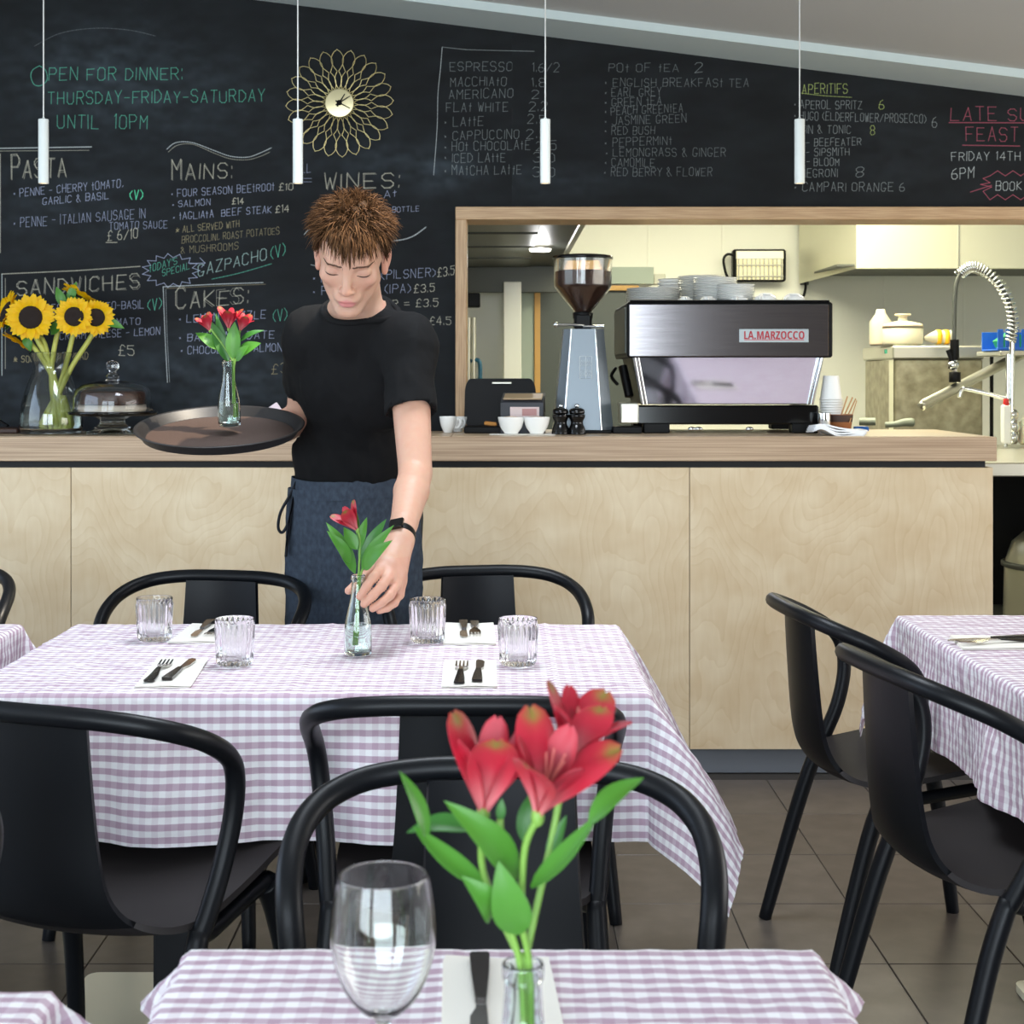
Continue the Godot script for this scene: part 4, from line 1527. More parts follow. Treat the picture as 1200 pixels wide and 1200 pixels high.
func build_mid_flowers() -> void:
	# the vase the waiter sets down
	var d := 3.08
	bottle_vase("glass bottle vase held by the waiter on the central table", Vector3((419.5 - CX) / F * d, TOP + 0.0042, -d), 0.062)
	var foot := at(416, 755, d)
	var neck := at(420, 680, d)
	var g := "red flowers in the waiter's bottle"
	flower("single red flower in the vase the waiter sets down", foot, [foot, neck, at(421, 660, d), at(422, 635, d), at(419, 620, d)],
		[[at(419, 622, d), Vector3(-0.65, 1, 0.3), 0.060, 0.45, 0.5]],
		[[at(416, 672, d), at(382, 612, d + 0.02), 0.027, Vector3(0.5, 0.4, 1), false, 0.1], [at(411, 660, d - 0.01), at(383, 622, d - 0.02), 0.022, Vector3(0.3, 0.5, 1), false, 0.15], [at(420, 645, d), at(430, 606, d + 0.01), 0.020, Vector3(-0.3, 0.3, 1), false, 0.06], [at(418, 644, d - 0.01), at(403, 618, d), 0.024, Vector3(0.2, 0.3, 1), false, 0.06], [at(421, 625, d + 0.01), at(412, 586, d + 0.02), 0.013, Vector3(-0.2, 0.3, 1), true, 0.06]], g)
	flower("leafy green shoots without bloom in the waiter's vase", foot + Vector3(0.004, 0, 0), [foot + Vector3(0.004, 0, 0), neck + Vector3(0.003, 0, 0), at(428, 662, d), at(436, 640, d)],
		[],
		[[at(424, 668, d), at(462, 615, d - 0.02), 0.024, Vector3(-0.3, 0.5, 1), false, 0.1], [at(428, 668, d - 0.02), at(460, 633, d - 0.05), 0.028, Vector3(-0.3, 0.5, 1), false, 0.15], [at(424, 660, d), at(453, 608, d + 0.01), 0.024, Vector3(-0.3, 0.3, 1), true, 0.1], [at(421, 655, d), at(434, 630, d + 0.01), 0.016, Vector3(-0.3, 0.3, 1), true, 0.1]], g)


func tray_flowers(d: float) -> void:
	# the vase riding on the tray
	var b := bottle_vase("glass bottle vase standing on the round tray", at(269, 499, d), 0.058)
	b.rotation_degrees.x = 9.0
	var foot := at(273, 488, d)
	var neck := at(273, 431, d - 0.02)
	d -= 0.02
	var g := "red flowers on the tray"
	flower("red flower on the left side of the vase on the tray", foot, [foot, neck, at(270, 418, d), at(258, 400, d), at(247, 386, d)],
		[[at(246, 388, d), Vector3(-0.35, 1, 0.3), 0.046, 0.5, 0.2]],
		[[at(268, 424, d), at(247, 376, d + 0.01), 0.030, Vector3(0.2, 0.3, 1), true, 0.05], [at(258, 410, d), at(229, 390, d), 0.030, Vector3(0.1, 0.6, 0.8), false, 0.1], [at(266, 425, d + 0.01), at(253, 367, d + 0.02), 0.022, Vector3(0.2, 0.3, 1), true, 0.04]], g)
	flower("tall red flower in the middle of the vase on the tray", foot + Vector3(0.003, 0, 0), [foot + Vector3(0.003, 0, 0), neck + Vector3(0.002, 0, 0), at(273, 415, d), at(270, 395, d)],
		[[at(268, 386, d), Vector3(0.1, 1, 0.3), 0.058, 0.5, 0.6]],
		[[at(273, 420, d - 0.01), at(275, 377, d - 0.01), 0.034, Vector3(0, 0.3, 1), false, 0.05]], g)
	flower("red flower on the right side of the vase on the tray", foot + Vector3(0.006, 0, 0.002), [foot + Vector3(0.006, 0, 0.002), neck + Vector3(0.003, 0, 0.002), at(279, 415, d), at(281, 398, d)],
		[[at(281, 388, d), Vector3(0.42, 1, 0.3), 0.048, 0.5, 0.1]],
		[[at(279, 417, d), at(306, 402, d - 0.01), 0.034, Vector3(-0.1, 0.6, 0.8), false, 0.1], [at(281, 400, d), at(310, 387, d + 0.01), 0.018, Vector3(-0.1, 0.7, 0.6), true, 0.1], [at(277, 423, d - 0.01), at(292, 404, d - 0.02), 0.024, Vector3(-0.1, 0.5, 0.8), false, 0.1]], g)


func sunflower(label: String, centre: Vector3, face: Vector3, r: float, way: Array, leaves: Array) -> void:
	var t := thing("sunflower", label, "flower", centre, 0, "sunflowers in the glass vase")
	face = face.normalized()
	var side := face.cross(Vector3.UP).normalized() if absf(face.y) < 0.95 else Vector3.RIGHT
	var up := side.cross(face).normalized()
	var b := Basis(side, face, up * -1.0)
	if b.determinant() < 0:
		b = Basis(side, face, up)
	var s := Shape.new()
	s.lathe([Vector2(0, -0.012), Vector2(r * 0.44, -0.008), Vector2(r * 0.53, 0.0), Vector2(r * 0.50, 0.007), Vector2(r * 0.32, 0.012), Vector2(r * 0.12, 0.009), Vector2(0, 0.008)], 20, Transform3D(b, Vector3.ZERO))
	part("disc", s, M.sun_disc, t)
	s = Shape.new()
	var rg := RandomNumberGenerator.new()
	rg.seed = int(centre.x * 1000) + 99
	for ring in 2:
		for k in 19:
			var a := TAU * (k + 0.5 * ring) / 19.0 + rg.randf_range(-0.05, 0.05)
			var o := side * cos(a) + up * sin(a)
			var tip := o * r * rg.randf_range(0.95, 1.12) + face * rg.randf_range(0.001, 0.016)
			leaf_shape(s, o * r * 0.42 - face * 0.004 * ring, tip, r * 0.36, face, 0.08, 0.2)
	part("ray_petals", s, M.sun_petal, t)
	s = Shape.new()
	for k in 14:
		var a := TAU * k / 14.0
		var o := side * cos(a) + up * sin(a)
		leaf_shape(s, o * r * 0.3 - face * 0.014, o * r * 0.8 - face * 0.018, r * 0.28, -face, 0.1, 0.2)
	s.ball(Transform3D(b, -face * 0.012).scaled_local(Vector3(r * 0.42, 0.012, r * 0.42)), 14, 8)
	part("bracts", s, M.leaf_dark, t)
	s = Shape.new()
	var pts := [-face * 0.012]
	for p in way:
		pts.append(p - centre)
	s.tube(spline(pts, 4), 0.0085, 10)
	part("stem", s, M.sun_stem, t)
	for l in leaves:
		s = Shape.new()
		leaf_shape(s, l[0] - centre, l[1] - centre, l[2], Vector3(0, 0.4, 1), 0.1)
		part("leaf", s, M.leaf, t)


func build_sunflowers() -> void:
	M.sun_disc = tri_map(mat(Color.WHITE, 0.9), Vector3(40, 40, 40), false)
	M.sun_disc.albedo_texture = noise_tex(0.1, 2, 14, rgb(10, 6, 4), rgb(46, 25, 13), 128)
	M.sun_petal = mat(rgb(255, 226, 8), 0.5)
	M.sun_petal.backlight_enabled = true
	M.sun_petal.backlight = Color(1.0, 0.8, 0.02)
	M.sun_stem = mat(rgb(176, 178, 84), 0.5)
	var d := 5.27
	var base := at(60, 503, d)
	base.y = BARTOP + 0.003
	var v := thing("flower_vase", "large clear glass vase of sunflowers at the left end of the bar", "vase", base)
	var prof := [Vector3(0, 0, 0), Vector3(0.092, 0.0, 0), Vector3(0.101, 0.006, 0), Vector3(0.105, 0.03, 0), Vector3(0.104, 0.07, 0), Vector3(0.094, 0.12, 0), Vector3(0.078, 0.17, 0), Vector3(0.063, 0.208, 0), Vector3(0.060, 0.228, 0), Vector3(0.066, 0.25, 0), Vector3(0.074, 0.272, 0), Vector3(0.0735, 0.2745, 0), Vector3(0.0715, 0.273, 0), Vector3(0.0632, 0.25, 0), Vector3(0.0572, 0.228, 0), Vector3(0.060, 0.208, 0), Vector3(0.0748, 0.17, 0), Vector3(0.0905, 0.12, 0), Vector3(0.1003, 0.07, 0), Vector3(0.1010, 0.03, 0), Vector3(0.096, 0.013, 0), Vector3(0, 0.012, 0)]
	var f := []
	for p in spline(prof, 3):
		f.append(Vector2(maxf(p.x, 0.0), maxf(p.y, 0.0)))
	var s := Shape.new()
	s.lathe(f, 56)
	part("glass_vase", s, M.glass, v)
	s = Shape.new()
	s.lathe([Vector2(0, 0.0125), Vector2(0.095, 0.0135), Vector2(0.1005, 0.03), Vector2(0.0998, 0.07), Vector2(0.0902, 0.12), Vector2(0.0875, 0.13), Vector2(0.0875, 0.13), Vector2(0, 0.1295)], 48)
	part("water", s, M.water, v)
	var in_ := Vector3(0, 0.02, 0)
	sunflower("big sunflower facing the viewer, left of the vase's neck", at(36, 372, d - 0.05), Vector3(0.15, 0.05, 1), 0.076, [at(42, 395, d), at(58, 425, d), at(72, 470, d), at(80, 497, d)], [])
	sunflower("sunflower facing the viewer, middle of the right-hand pair", at(87, 371, d - 0.04), Vector3(0.05, 0, 1), 0.064, [at(86, 390, d), at(72, 445, d), at(52, 496, d)], [])
	sunflower("rightmost sunflower, facing the viewer", at(112, 372, d - 0.02), Vector3(0.35, -0.05, 1), 0.060, [at(108, 392, d + 0.02), at(84, 430, d), at(66, 470, d), at(60, 497, d)], [[at(118, 374, d), at(146, 385, d), 0.03]])
	sunflower("sunflower seen from behind and above, topmost of the bunch", at(92, 348, d + 0.03), Vector3(0.35, 0.75, -0.3), 0.062, [at(80, 362, d + 0.02), at(68, 388, d + 0.01), at(60, 440, d), at(66, 497, d)], [[at(76, 360, d), at(66, 336, d), 0.03], [at(82, 355, d), at(90, 330, d), 0.03]])
	sunflower("sunflower at the left picture edge, turned away", at(8, 366, d + 0.04), Vector3(-0.7, 0.35, 0.5), 0.076, [at(22, 385, d + 0.03), at(48, 418, d), at(64, 450, d), at(74, 497, d)], [])
	sunflower("drooping sunflower under the big one, seen from behind", at(22, 398, d + 0.05), Vector3(-0.5, -0.8, 0.1), 0.056, [at(30, 388, d + 0.05), at(50, 398, d + 0.02), at(58, 430, d), at(70, 497, d)], [[at(30, 392, d), at(36, 412, d), 0.03], [at(60, 392, d), at(78, 372, d), 0.035]])


# ---------------------------------------------------------------- things along the bar
func on_bar(px: float, d: float) -> Vector3:
	return Vector3((px - CX) / F * d, BARTOP + 0.0016, -d)


func lathed(points: Array, segs := 32, fine := 0) -> Shape:
	var s := Shape.new()
	var f := points
	if fine > 0:
		var p3 := []
		for p in points:
			p3.append(Vector3(p.x, p.y, 0))
		f = []
		for p in spline(p3, fine):
			f.append(Vector2(maxf(p.x, 0.0), p.y))
	s.lathe(f, segs)
	return s


func boxed(centre: Vector3, size: Vector3, bev := 0.003) -> Shape:
	var s := Shape.new()
	s.box(T(centre), size, bev)
	return s


func stamp(text: String, parent: Node3D, where: Vector3, high: float, m: Material, called := "lettering", wide := 1.0, bold := true) -> void:
	var tm := TextMesh.new()
	tm.text = text
	var f := SystemFont.new()
	f.font_names = PackedStringArray(["Droid Sans"])
	f.font_weight = 700 if bold else 400
	tm.font = f
	tm.font_size = 64
	tm.pixel_size = high / 46.0
	tm.depth = 0.0016
	tm.curve_step = 4.0
	var o := MeshInstance3D.new()
	o.name = called
	o.mesh = tm
	o.material_override = m
	o.position = where
	o.scale = Vector3(wide, 1, 1)
	parent.add_child(o, true)


func cup_shape(r: float, h: float) -> Shape:
	return lathed([Vector2(0, 0.002), Vector2(r * 0.45, 0.0), Vector2(r * 0.52, 0.002), Vector2(r * 0.56, 0.006), Vector2(r * 0.80, h * 0.38), Vector2(r * 0.95, h * 0.75), Vector2(r, h), Vector2(r - 0.0015, h + 0.0012), Vector2(r - 0.0034, h - 0.001), Vector2(r * 0.88, h * 0.75), Vector2(r * 0.72, h * 0.38), Vector2(r * 0.45, 0.010), Vector2(0, 0.009)], 32, 2)


func handle_shape(r: float, h: float) -> Shape:
	var s := Shape.new()
	s.tube(spline([Vector3(r * 0.93, h * 0.80, 0), Vector3(r * 1.25, h * 0.84, 0), Vector3(r * 1.42, h * 0.60, 0), Vector3(r * 1.18, h * 0.34, 0), Vector3(r * 0.78, h * 0.30, 0)], 4), 0.0035, 8, true, 1.4)
	return s


func cup(called: String, label: String, where: Vector3, r: float, h: float, yaw: float, over: bool, group: String) -> void:
	var t := thing(called, label, "cup", where, yaw, group)
	part("bowl", cup_shape(r, h), M.china, t)
	part("handle", handle_shape(r, h), M.china, t)
	if over:
		t.rotation_degrees = Vector3(180, yaw, 0)
		t.position.y += h + 0.0013


func plate_shape(r: float, rise: float) -> Shape:
	return lathed([Vector2(0, 0.0015), Vector2(r * 0.55, 0.0), Vector2(r * 0.58, 0.003), Vector2(r * 0.72, rise * 0.35), Vector2(r, rise), Vector2(r - 0.0005, rise + 0.003), Vector2(r * 0.72, rise * 0.35 + 0.004), Vector2(r * 0.55, 0.0055), Vector2(0, 0.0045)], 36)


func stack(kind: String, label: String, where: Vector3, r: float, rise: float, pitch: float, count: int) -> void:
	var m := plate_shape(r, rise).mesh()
	for k in count:
		var o := MeshInstance3D.new()
		o.name = numbered(kind)
		o.mesh = m
		o.material_override = M.china
		o.position = where + Vector3(0.0012 * sin(k * 2.1), pitch * k, 0.0012 * cos(k * 1.7))
		add_child(o)
		var which: String = "topmost" if k == count - 1 else "lowest" if k == 0 else ["second", "third", "fourth", "fifth", "sixth", "seventh", "eighth", "ninth", "tenth", "eleventh", "twelfth"][k - 1] + " from the bottom"
		tag(o, "%s, %s" % [label, which], kind.replace("_", " "), label)


func build_grinder() -> void:
	var d := 5.33
	var t := thing("coffee_grinder", "tall silver coffee grinder with a clear hopper full of beans", "coffee grinder", on_bar(684, d))
	var u := d / F
	# tapering body: front, bevelled cheeks, back
	var lo := [Vector2(-35, 0.00), Vector2(-24, 0.035), Vector2(20, 0.035), Vector2(35, -0.01), Vector2(35, -0.16), Vector2(-35, -0.16)]
	var hi := [Vector2(-23, -0.01), Vector2(-15, 0.012), Vector2(13, 0.012), Vector2(24, -0.02), Vector2(24, -0.14), Vector2(-23, -0.14)]
	var y0 := 0.012
	var y1 := (508 - 386) * u
	var s := Shape.new()
	var ring := []
	for k in 6:
		ring.append([Vector3(lo[k].x * u, y0, lo[k].y), Vector3(hi[k].x * u, y1, hi[k].y)])
	var mid := Vector3(0, (y0 + y1) / 2, -0.07)
	for k in 6:
		var k2 := (k + 1) % 6
		var rows := []
		if k == 4:
			rows = []
		s.flat([ring[k][0], ring[k2][0], ring[k2][1], ring[k][1]], mid)
	s.flat([ring[0][1], ring[1][1], ring[2][1], ring[3][1], ring[4][1], ring[5][1]], mid)
	s.flat([ring[0][0], ring[1][0], ring[2][0], ring[3][0], ring[4][0], ring[5][0]], mid)
	part("body", s, mat(rgb(126, 135, 142), 0.36, 0.5), t)
	s = Shape.new()
	s.tube([ring[1][0] + Vector3(0, 0, 0.001), ring[1][1] + Vector3(0, 0, 0.001)], 0.003, 8)
	s.tube([ring[2][0] + Vector3(0, 0, 0.001), ring[2][1] + Vector3(0, 0, 0.001)], 0.003, 8)
	part("edge_trim", s, M.chrome, t)
	part("foot", boxed(Vector3(0, 0.006, -0.06), Vector3(0.19, 0.012, 0.17)), M.black, t)
	# maker's square of zigzags
	var face := func(px: float, py: float) -> Vector3:
		var h := (508 - py) * u
		var k := (h - y0) / (y1 - y0)
		return Vector3((px - 684) * u, h, lerpf(0.035, 0.012, k) + 0.0012)
	s = Shape.new()
	var lines := [[[679, 418], [693, 418], [693, 444], [679, 444], [679, 418]], [[686, 418], [686, 444]]]
	for col in 2:
		for row in 2:
			for dup in 2:
				var x0: float = 680.2 + col * 6.8
				var y := 422.0 + row * 11.5 + dup * 4.2
				lines.append([[x0, y + 3.4], [x0 + 1.2, y], [x0 + 2.5, y + 3.4], [x0 + 3.8, y], [x0 + 5.0, y + 3.4]])
	for l in lines:
		var pts := []
		for q in l:
			pts.append(face.call(q[0], q[1]))
		s.tube(pts, 0.0011, 5)
	part("emblem", s, mat(rgb(206, 212, 214), 0.4, 0.2), t)
	# neck, lever, hopper
	part("neck", boxed(Vector3(0, (508 - 377) * u, -0.06), Vector3(0.060, 0.058, 0.075), 0.008), M.black, t)
	s = Shape.new()
	s.tube([Vector3(0, (508 - 381) * u, -0.02), Vector3(-33 * u, (508 - 381) * u, 0.01)], 0.005, 8)
	s.ball(T(Vector3(-33 * u, (508 - 381) * u, 0.01)).scaled_local(Vector3.ONE * 0.010), 12, 8)
	s.tube([Vector3(0, (508 - 383) * u, -0.02), Vector3(24 * u, (508 - 383) * u, 0.0)], 0.006, 8)
	part("lever", s, M.chrome, t)
	var ax := Vector3(0, (508 - 369) * u, -0.06)
	var hop := [Vector2(0.020, 0.0), Vector2(0.026, 0.006), Vector2(0.096, 0.092), Vector2(0.1005, 0.105), Vector2(0.1025, 0.195), Vector2(0.1005, 0.195), Vector2(0.0985, 0.106), Vector2(0.094, 0.094), Vector2(0.024, 0.009), Vector2(0.018, 0.002)]
	s = lathed(hop, 48)
	var h := part("hopper", s, M.tumbler, t)
	h.position = ax
	s = lathed([Vector2(0, 0.006), Vector2(0.022, 0.009), Vector2(0.092, 0.0945), Vector2(0.0968, 0.107), Vector2(0.098, 0.150), Vector2(0.085, 0.154), Vector2(0.05, 0.151), Vector2(0, 0.156)], 40)
	var beans := part("coffee_beans", s, M.beans, t)
	beans.position = ax
	beans.set_meta("kind", "stuff")
	s = lathed([Vector2(0, 0.194), Vector2(0.1045, 0.194), Vector2(0.1055, 0.198), Vector2(0.1045, 0.205), Vector2(0.09, 0.208), Vector2(0, 0.209)], 40)
	part("lid", s, M.black_gloss, t).position = ax
	part("collar", lathed([Vector2(0, -0.012), Vector2(0.034, -0.012), Vector2(0.036, 0.008), Vector2(0.026, 0.012), Vector2(0, 0.012)], 24), M.black, t).position = ax


func build_espresso() -> void:
	var d := 5.30
	var u := d / F
	var cx := 855.5
	var t := thing("espresso_machine", "wide steel espresso machine on the bar with a red lettered badge", "coffee machine", on_bar(cx, d))
	var w := (976 - 735) * u
	var yb := 0.0
	var depth := 0.56
	var y := func(py: float) -> float: return (509.0 - py) * u
	var feet := [[-0.25, -0.045], [0.26, -0.045], [-0.25, -0.45], [0.26, -0.45]]
	for f in feet:
		part("foot", boxed(Vector3(f[0], 0.018, f[1]), Vector3(0.09, 0.036, 0.07), 0.004), M.black, t)
	part("base", boxed(Vector3(-0.006, (y.call(476) + 0.03) / 2, -depth / 2 - 0.012), Vector3(0.625, y.call(476) - 0.03, depth), 0.006), M.black_gloss, t)
	# upper body: black frame, brushed panel let into it, ends
	var y0: float = y.call(420)
	var y1: float = y.call(355)
	part("upper_frame", boxed(Vector3(0, (y0 + y1) / 2, -depth / 2), Vector3(w, y1 - y0, depth), 0.006), M.black, t)
	part("front_panel", boxed(Vector3(-0.004, (y0 + y1) / 2 - 0.002, 0.0012), Vector3(w - 0.022, y1 - y0 - 0.012, 0.006), 0.002), M.brushed, t)
	part("side_panel", boxed(Vector3(-w / 2 - 0.001, (y0 + y1) / 2, -depth / 2 - 0.01), Vector3(0.006, y1 - y0 - 0.03, depth - 0.06), 0.002), M.steel_dark, t)
	# slanted mirror-bright back panel, reflecting the tables
	var rows := []
	for j in 2:
		var yy: float = lerpf(y.call(475), y0, j)
		var hw: float = lerpf(0.287, 0.318, j)
		var z := lerpf(-0.041, -0.022, j)
		rows.append([Vector3(-hw - 0.004, yy, z), Vector3(hw - 0.004, yy, z)])
	var s := Shape.new()
	s.sheet(rows, 0.006)
	part("splash_panel", s, M.mirror, t)
	for sx in [-1, 1]:
		s = Shape.new()
		s.tube([Vector3(sx * 0.291 - 0.004, y.call(475), -0.036), Vector3(sx * 0.322 - 0.004, y0, -0.016)], 0.0065, 10)
		s.tube([Vector3(sx * 0.278 - 0.004, y.call(475), -0.036), Vector3(sx * 0.309 - 0.004, y0, -0.016)], 0.004, 8)
		part("panel_post", s, M.chrome, t)
		s = Shape.new()
		var side := [Vector3(sx * 0.296, y.call(475), -0.06), Vector3(sx * 0.325, y0, -0.03), Vector3(sx * 0.325, y0, -depth + 0.03), Vector3(sx * 0.296, y.call(475), -depth + 0.06)]
		s.flat(side, Vector3.ZERO)
		part("cheek", s, M.black, t)
	part("drip_tray", boxed(Vector3((737 - cx) * u, y.call(485), -0.03), Vector3(0.062, 0.07, 0.12), 0.004), M.steel, t)
	part("tray_foot", boxed(Vector3((735 - cx) * u, 0.012, -0.05), Vector3(0.10, 0.024, 0.12), 0.003), M.black, t)
	s = Shape.new()
	s.tube(spline([Vector3((728 - cx) * u, y.call(432), -0.25), Vector3((722 - cx) * u, y.call(442), -0.22), Vector3((729 - cx) * u, y.call(452), -0.2)], 4), 0.006, 8)
	s.tube([Vector3((735 - cx) * u, y.call(430), -0.2), Vector3((742 - cx) * u, y.call(466), -0.16)], 0.016, 10)
	part("steam_wand", s, M.black, t)
	for px in [[812, 506], [820, 508], [880, 506]]:
		s = Shape.new()
		s.ball(T(Vector3((px[0] - cx) * u, 0.014, -0.03)).scaled_local(Vector3(0.014, 0.008, 0.008)), 10, 6)
		part("pipe_union", s, M.chrome, t)
	# gallery rail on top
	s = Shape.new()
	s.tube([Vector3(-w / 2 + 0.01, y1 + 0.004, -0.01), Vector3(w / 2 - 0.01, y1 + 0.004, -0.01)], 0.004, 8)
	part("cup_rail", s, M.black, t)
	# badge
	var bx := (906.5 - cx) * u
	var by: float = y.call(394.5)
	var badge := part("badge", boxed(Vector3(bx, by, 0.0065), Vector3(0.236, 0.046, 0.006), 0.003), mat(rgb(176, 186, 188), 0.35, 0.3), t)
	stamp("LA.MARZOCCO", badge, Vector3(bx, by + 0.001, 0.0103), 0.027, mat(rgb(172, 18, 38), 0.4), "lettering", 0.80)
	s = Shape.new()
	s.box(T(Vector3(bx, by - 0.0145, 0.0098)), Vector3(0.205, 0.002, 0.001), 0.0)
	part("underline", s, mat(rgb(190, 24, 44), 0.4), badge)


func build_bar_things() -> void:
	M.beans = tri_map(mat(Color.WHITE, 0.45), Vector3(14, 14, 14), false)
	M.beans.albedo_texture = noise_tex(0.06, 3, 21, rgb(14, 7, 5), rgb(112, 62, 36), 256)
	M.brushed = tri_map(mat(Color.WHITE, 0.15, 0.92), Vector3(0.4, 26.0, 1.0), false)
	M.brushed.albedo_texture = noise_tex(0.03, 3, 24, rgb(128, 124, 126), rgb(148, 143, 145), 256)
	M.mirror = mat(rgb(222, 220, 228), 0.05, 1.0)
	build_grinder()
	build_espresso()
	# crockery kept warm on the machine: stacks from left to right
	var deck := BARTOP + 0.0016 + (509 - 355) / F * 5.3 + 0.001
	var pt := func(px: float, d: float) -> Vector3: return Vector3((px - CX) / F * d, deck, -d)
	stack("side_plate", "white plate in the wide left stack on the coffee machine", pt.call(765, 5.50), 0.094, 0.010, 0.0062, 8)
	stack("small_bowl", "small bowl behind the plates on the coffee machine", pt.call(788, 5.74), 0.055, 0.03, 0.012, 7)
	stack("saucer", "saucer in the tallest stack on the coffee machine", pt.call(822, 5.62), 0.084, 0.014, 0.0082, 12)
	stack("saucer", "saucer in the stack right of the tallest", pt.call(838, 5.50), 0.078, 0.013, 0.0078, 11)
	stack("saucer", "saucer in the short right stack on the coffee machine", pt.call(862, 5.42), 0.066, 0.012, 0.0072, 8)
	var cups := [[803, 5.36, 0.030, "leftmost"], [830, 5.36, 0.032, "second from the left"], [866, 5.36, 0.036, "middle"], [897, 5.37, 0.043, "second from the right"], [930, 5.37, 0.042, "rightmost"]]
	for q in cups:
		cup("coffee_cup", "upturned white cup on the coffee machine's front edge, %s of five" % q[3], pt.call(q[0], q[1]), q[2], q[2] * (0.62 if q[2] < 0.04 else 0.72), 150 - q[0] * 0.3, true, "upturned cups on the coffee machine")
	# cups on the bar
	cup("coffee_cup", "white cup standing on the bar beside the waiter's arm, in front", on_bar(525, 5.38), 0.030, 0.055, 10, false, "white cups left of the card machine")
	cup("coffee_cup", "white cup tucked behind another beside the black case", on_bar(537, 5.46), 0.032, 0.052, -60, false, "white cups left of the card machine")
	var sheet := boxed(Vector3.ZERO, Vector3(0.22, 0.0012, 0.10), 0.0)
	var pap := part("paper_sheet", sheet, M.paper, self)
	pap.position = on_bar(612, 5.20) + Vector3(0, 0.001, 0)
	tag(pap, "white sheet of paper lying under the two sugar bowls", "paper")
	for k in 2:
		var b := thing("sugar_bowl", ["white bowl of sugar in front of the card machine, left of two", "white bowl of sugar beside the black pepper mills, right of two"][k], "bowl", on_bar([599, 629][k], 5.21) + Vector3(0, 0.0022, 0), 0, "sugar bowls")
		part("bowl", cup_shape(0.0445, 0.055), M.china, b)
		var s := Shape.new()
		s.lathe([Vector2(0, 0.02), Vector2(0.034, 0.03), Vector2(0.0395, 0.050), Vector2(0.028, 0.056), Vector2(0, 0.060)], 20)
		part("sugar", s, mat(rgb(236, 214, 196), 0.9), b)
	for k in 2:
		var mill := thing("pepper_mill", ["black wooden pepper mill, the left of the pair", "black wooden pepper mill, the right of the pair against the grinder"][k], "pepper mill", on_bar([657, 676][k], 5.22), 0, "pepper mills")
		part("body", lathed([Vector2(0, 0), Vector2(0.029, 0), Vector2(0.030, 0.006), Vector2(0.027, 0.022), Vector2(0.021, 0.036), Vector2(0.022, 0.046), Vector2(0.028, 0.058), Vector2(0.028, 0.066), Vector2(0.028, 0.066), Vector2(0.012, 0.067), Vector2(0, 0.067)], 24, 2), M.black_gloss, mill)
		part("head", lathed([Vector2(0.0, 0.067), Vector2(0.024, 0.068), Vector2(0.027, 0.074), Vector2(0.025, 0.084), Vector2(0.014, 0.089), Vector2(0, 0.090)], 24), M.black_gloss, mill)
		part("knob", lathed([Vector2(0.0, 0.089), Vector2(0.006, 0.090), Vector2(0.0085, 0.096), Vector2(0.006, 0.102), Vector2(0, 0.103)], 14), M.chrome, mill)
	# black case with its lid up, and a card printer in front
	var cs := thing("cash_case", "black money case standing open with its lid tilted back", "case", on_bar(588, 5.44))
	var s := Shape.new()
	var lidp := PackedVector2Array()
	for k in 17:
		var a := PI * k / 16.0
		lidp.append(Vector2(cos(a) * 0.025 + (0.095 if k <= 8 else -0.105), 0.125 + sin(a) * 0.05))
	lidp.append(Vector2(-0.132, 0.03))
	lidp.append(Vector2(-0.118, 0.0))
	lidp.append(Vector2(0.112, 0.0))
	lidp.append(Vector2(0.122, 0.03))
	s.prism(lidp, 0.024, T(Vector3(0.0, 0.012, -0.03), 0, -12, 0))
	part("lid", s, M.black, cs)
	part("tray", boxed(Vector3(-0.03, 0.012, 0.06), Vector3(0.20, 0.024, 0.15), 0.004), M.black, cs)
	part("clasp", boxed(Vector3(0.0, 0.172, -0.042), Vector3(0.07, 0.008, 0.02), 0.003), M.steel, cs)
	var wood := part("cork", boxed(Vector3.ZERO, Vector3(0.045, 0.014, 0.018), 0.004), mat(rgb(206, 140, 66), 0.7), self)
	wood.position = on_bar(575, 5.37) + Vector3(0, 0.031, 0)
	wood.rotation_degrees.z = -6
	tag(wood, "small piece of light wood lying in the open black case", "wood block")
	var pr := thing("card_printer", "grey receipt printer with a white label in front of the black case", "printer", on_bar(613, 5.34), -6)
	s = Shape.new()
	s.prism(PackedVector2Array([Vector2(0.05, 0.0), Vector2(0.05, 0.105), Vector2(0.03, 0.118), Vector2(-0.055, 0.138), Vector2(-0.06, 0.0)]), 0.146, Transform3D(Basis(Vector3(0, 0, 1), Vector3.UP, Vector3(-1, 0, 0)), Vector3(0.073, 0.0, 0.0)))
	part("body", s, mat(rgb(58, 60, 66), 0.5), pr)
	part("top_plate", boxed(Vector3(0.002, 0.126, -0.012), Vector3(0.132, 0.006, 0.075), 0.002), mat(rgb(196, 172, 140), 0.35, 0.4), pr).rotation_degrees.x = 12
	part("label", boxed(Vector3(0.010, 0.074, 0.0508), Vector3(0.10, 0.034, 0.0012), 0.0), mat(rgb(226, 206, 202), 0.8), pr)
	part("label_patch", boxed(Vector3(0.026, 0.073, 0.0516), Vector3(0.05, 0.024, 0.0008), 0.0), mat(rgb(196, 148, 144), 0.8), pr)
	# cake stand with a glass dome
	var d := 5.22
	var ck := thing("cake_stand", "glass cake stand under a glass dome with a round knob", "cake stand", on_bar(132, d))
	var u := d / F
	part("foot", lathed([Vector2(0, 0.004), Vector2(0.085, 0.0), Vector2(0.096, 0.002), Vector2(0.094, 0.008), Vector2(0.070, 0.018), Vector2(0.045, 0.034), Vector2(0.040, 0.050), Vector2(0.06, 0.060), Vector2(0.135, 0.064), Vector2(0.148, 0.068), Vector2(0.149, 0.076), Vector2(0.144, 0.079), Vector2(0.13, 0.072), Vector2(0, 0.070)], 48), M.glass, ck)
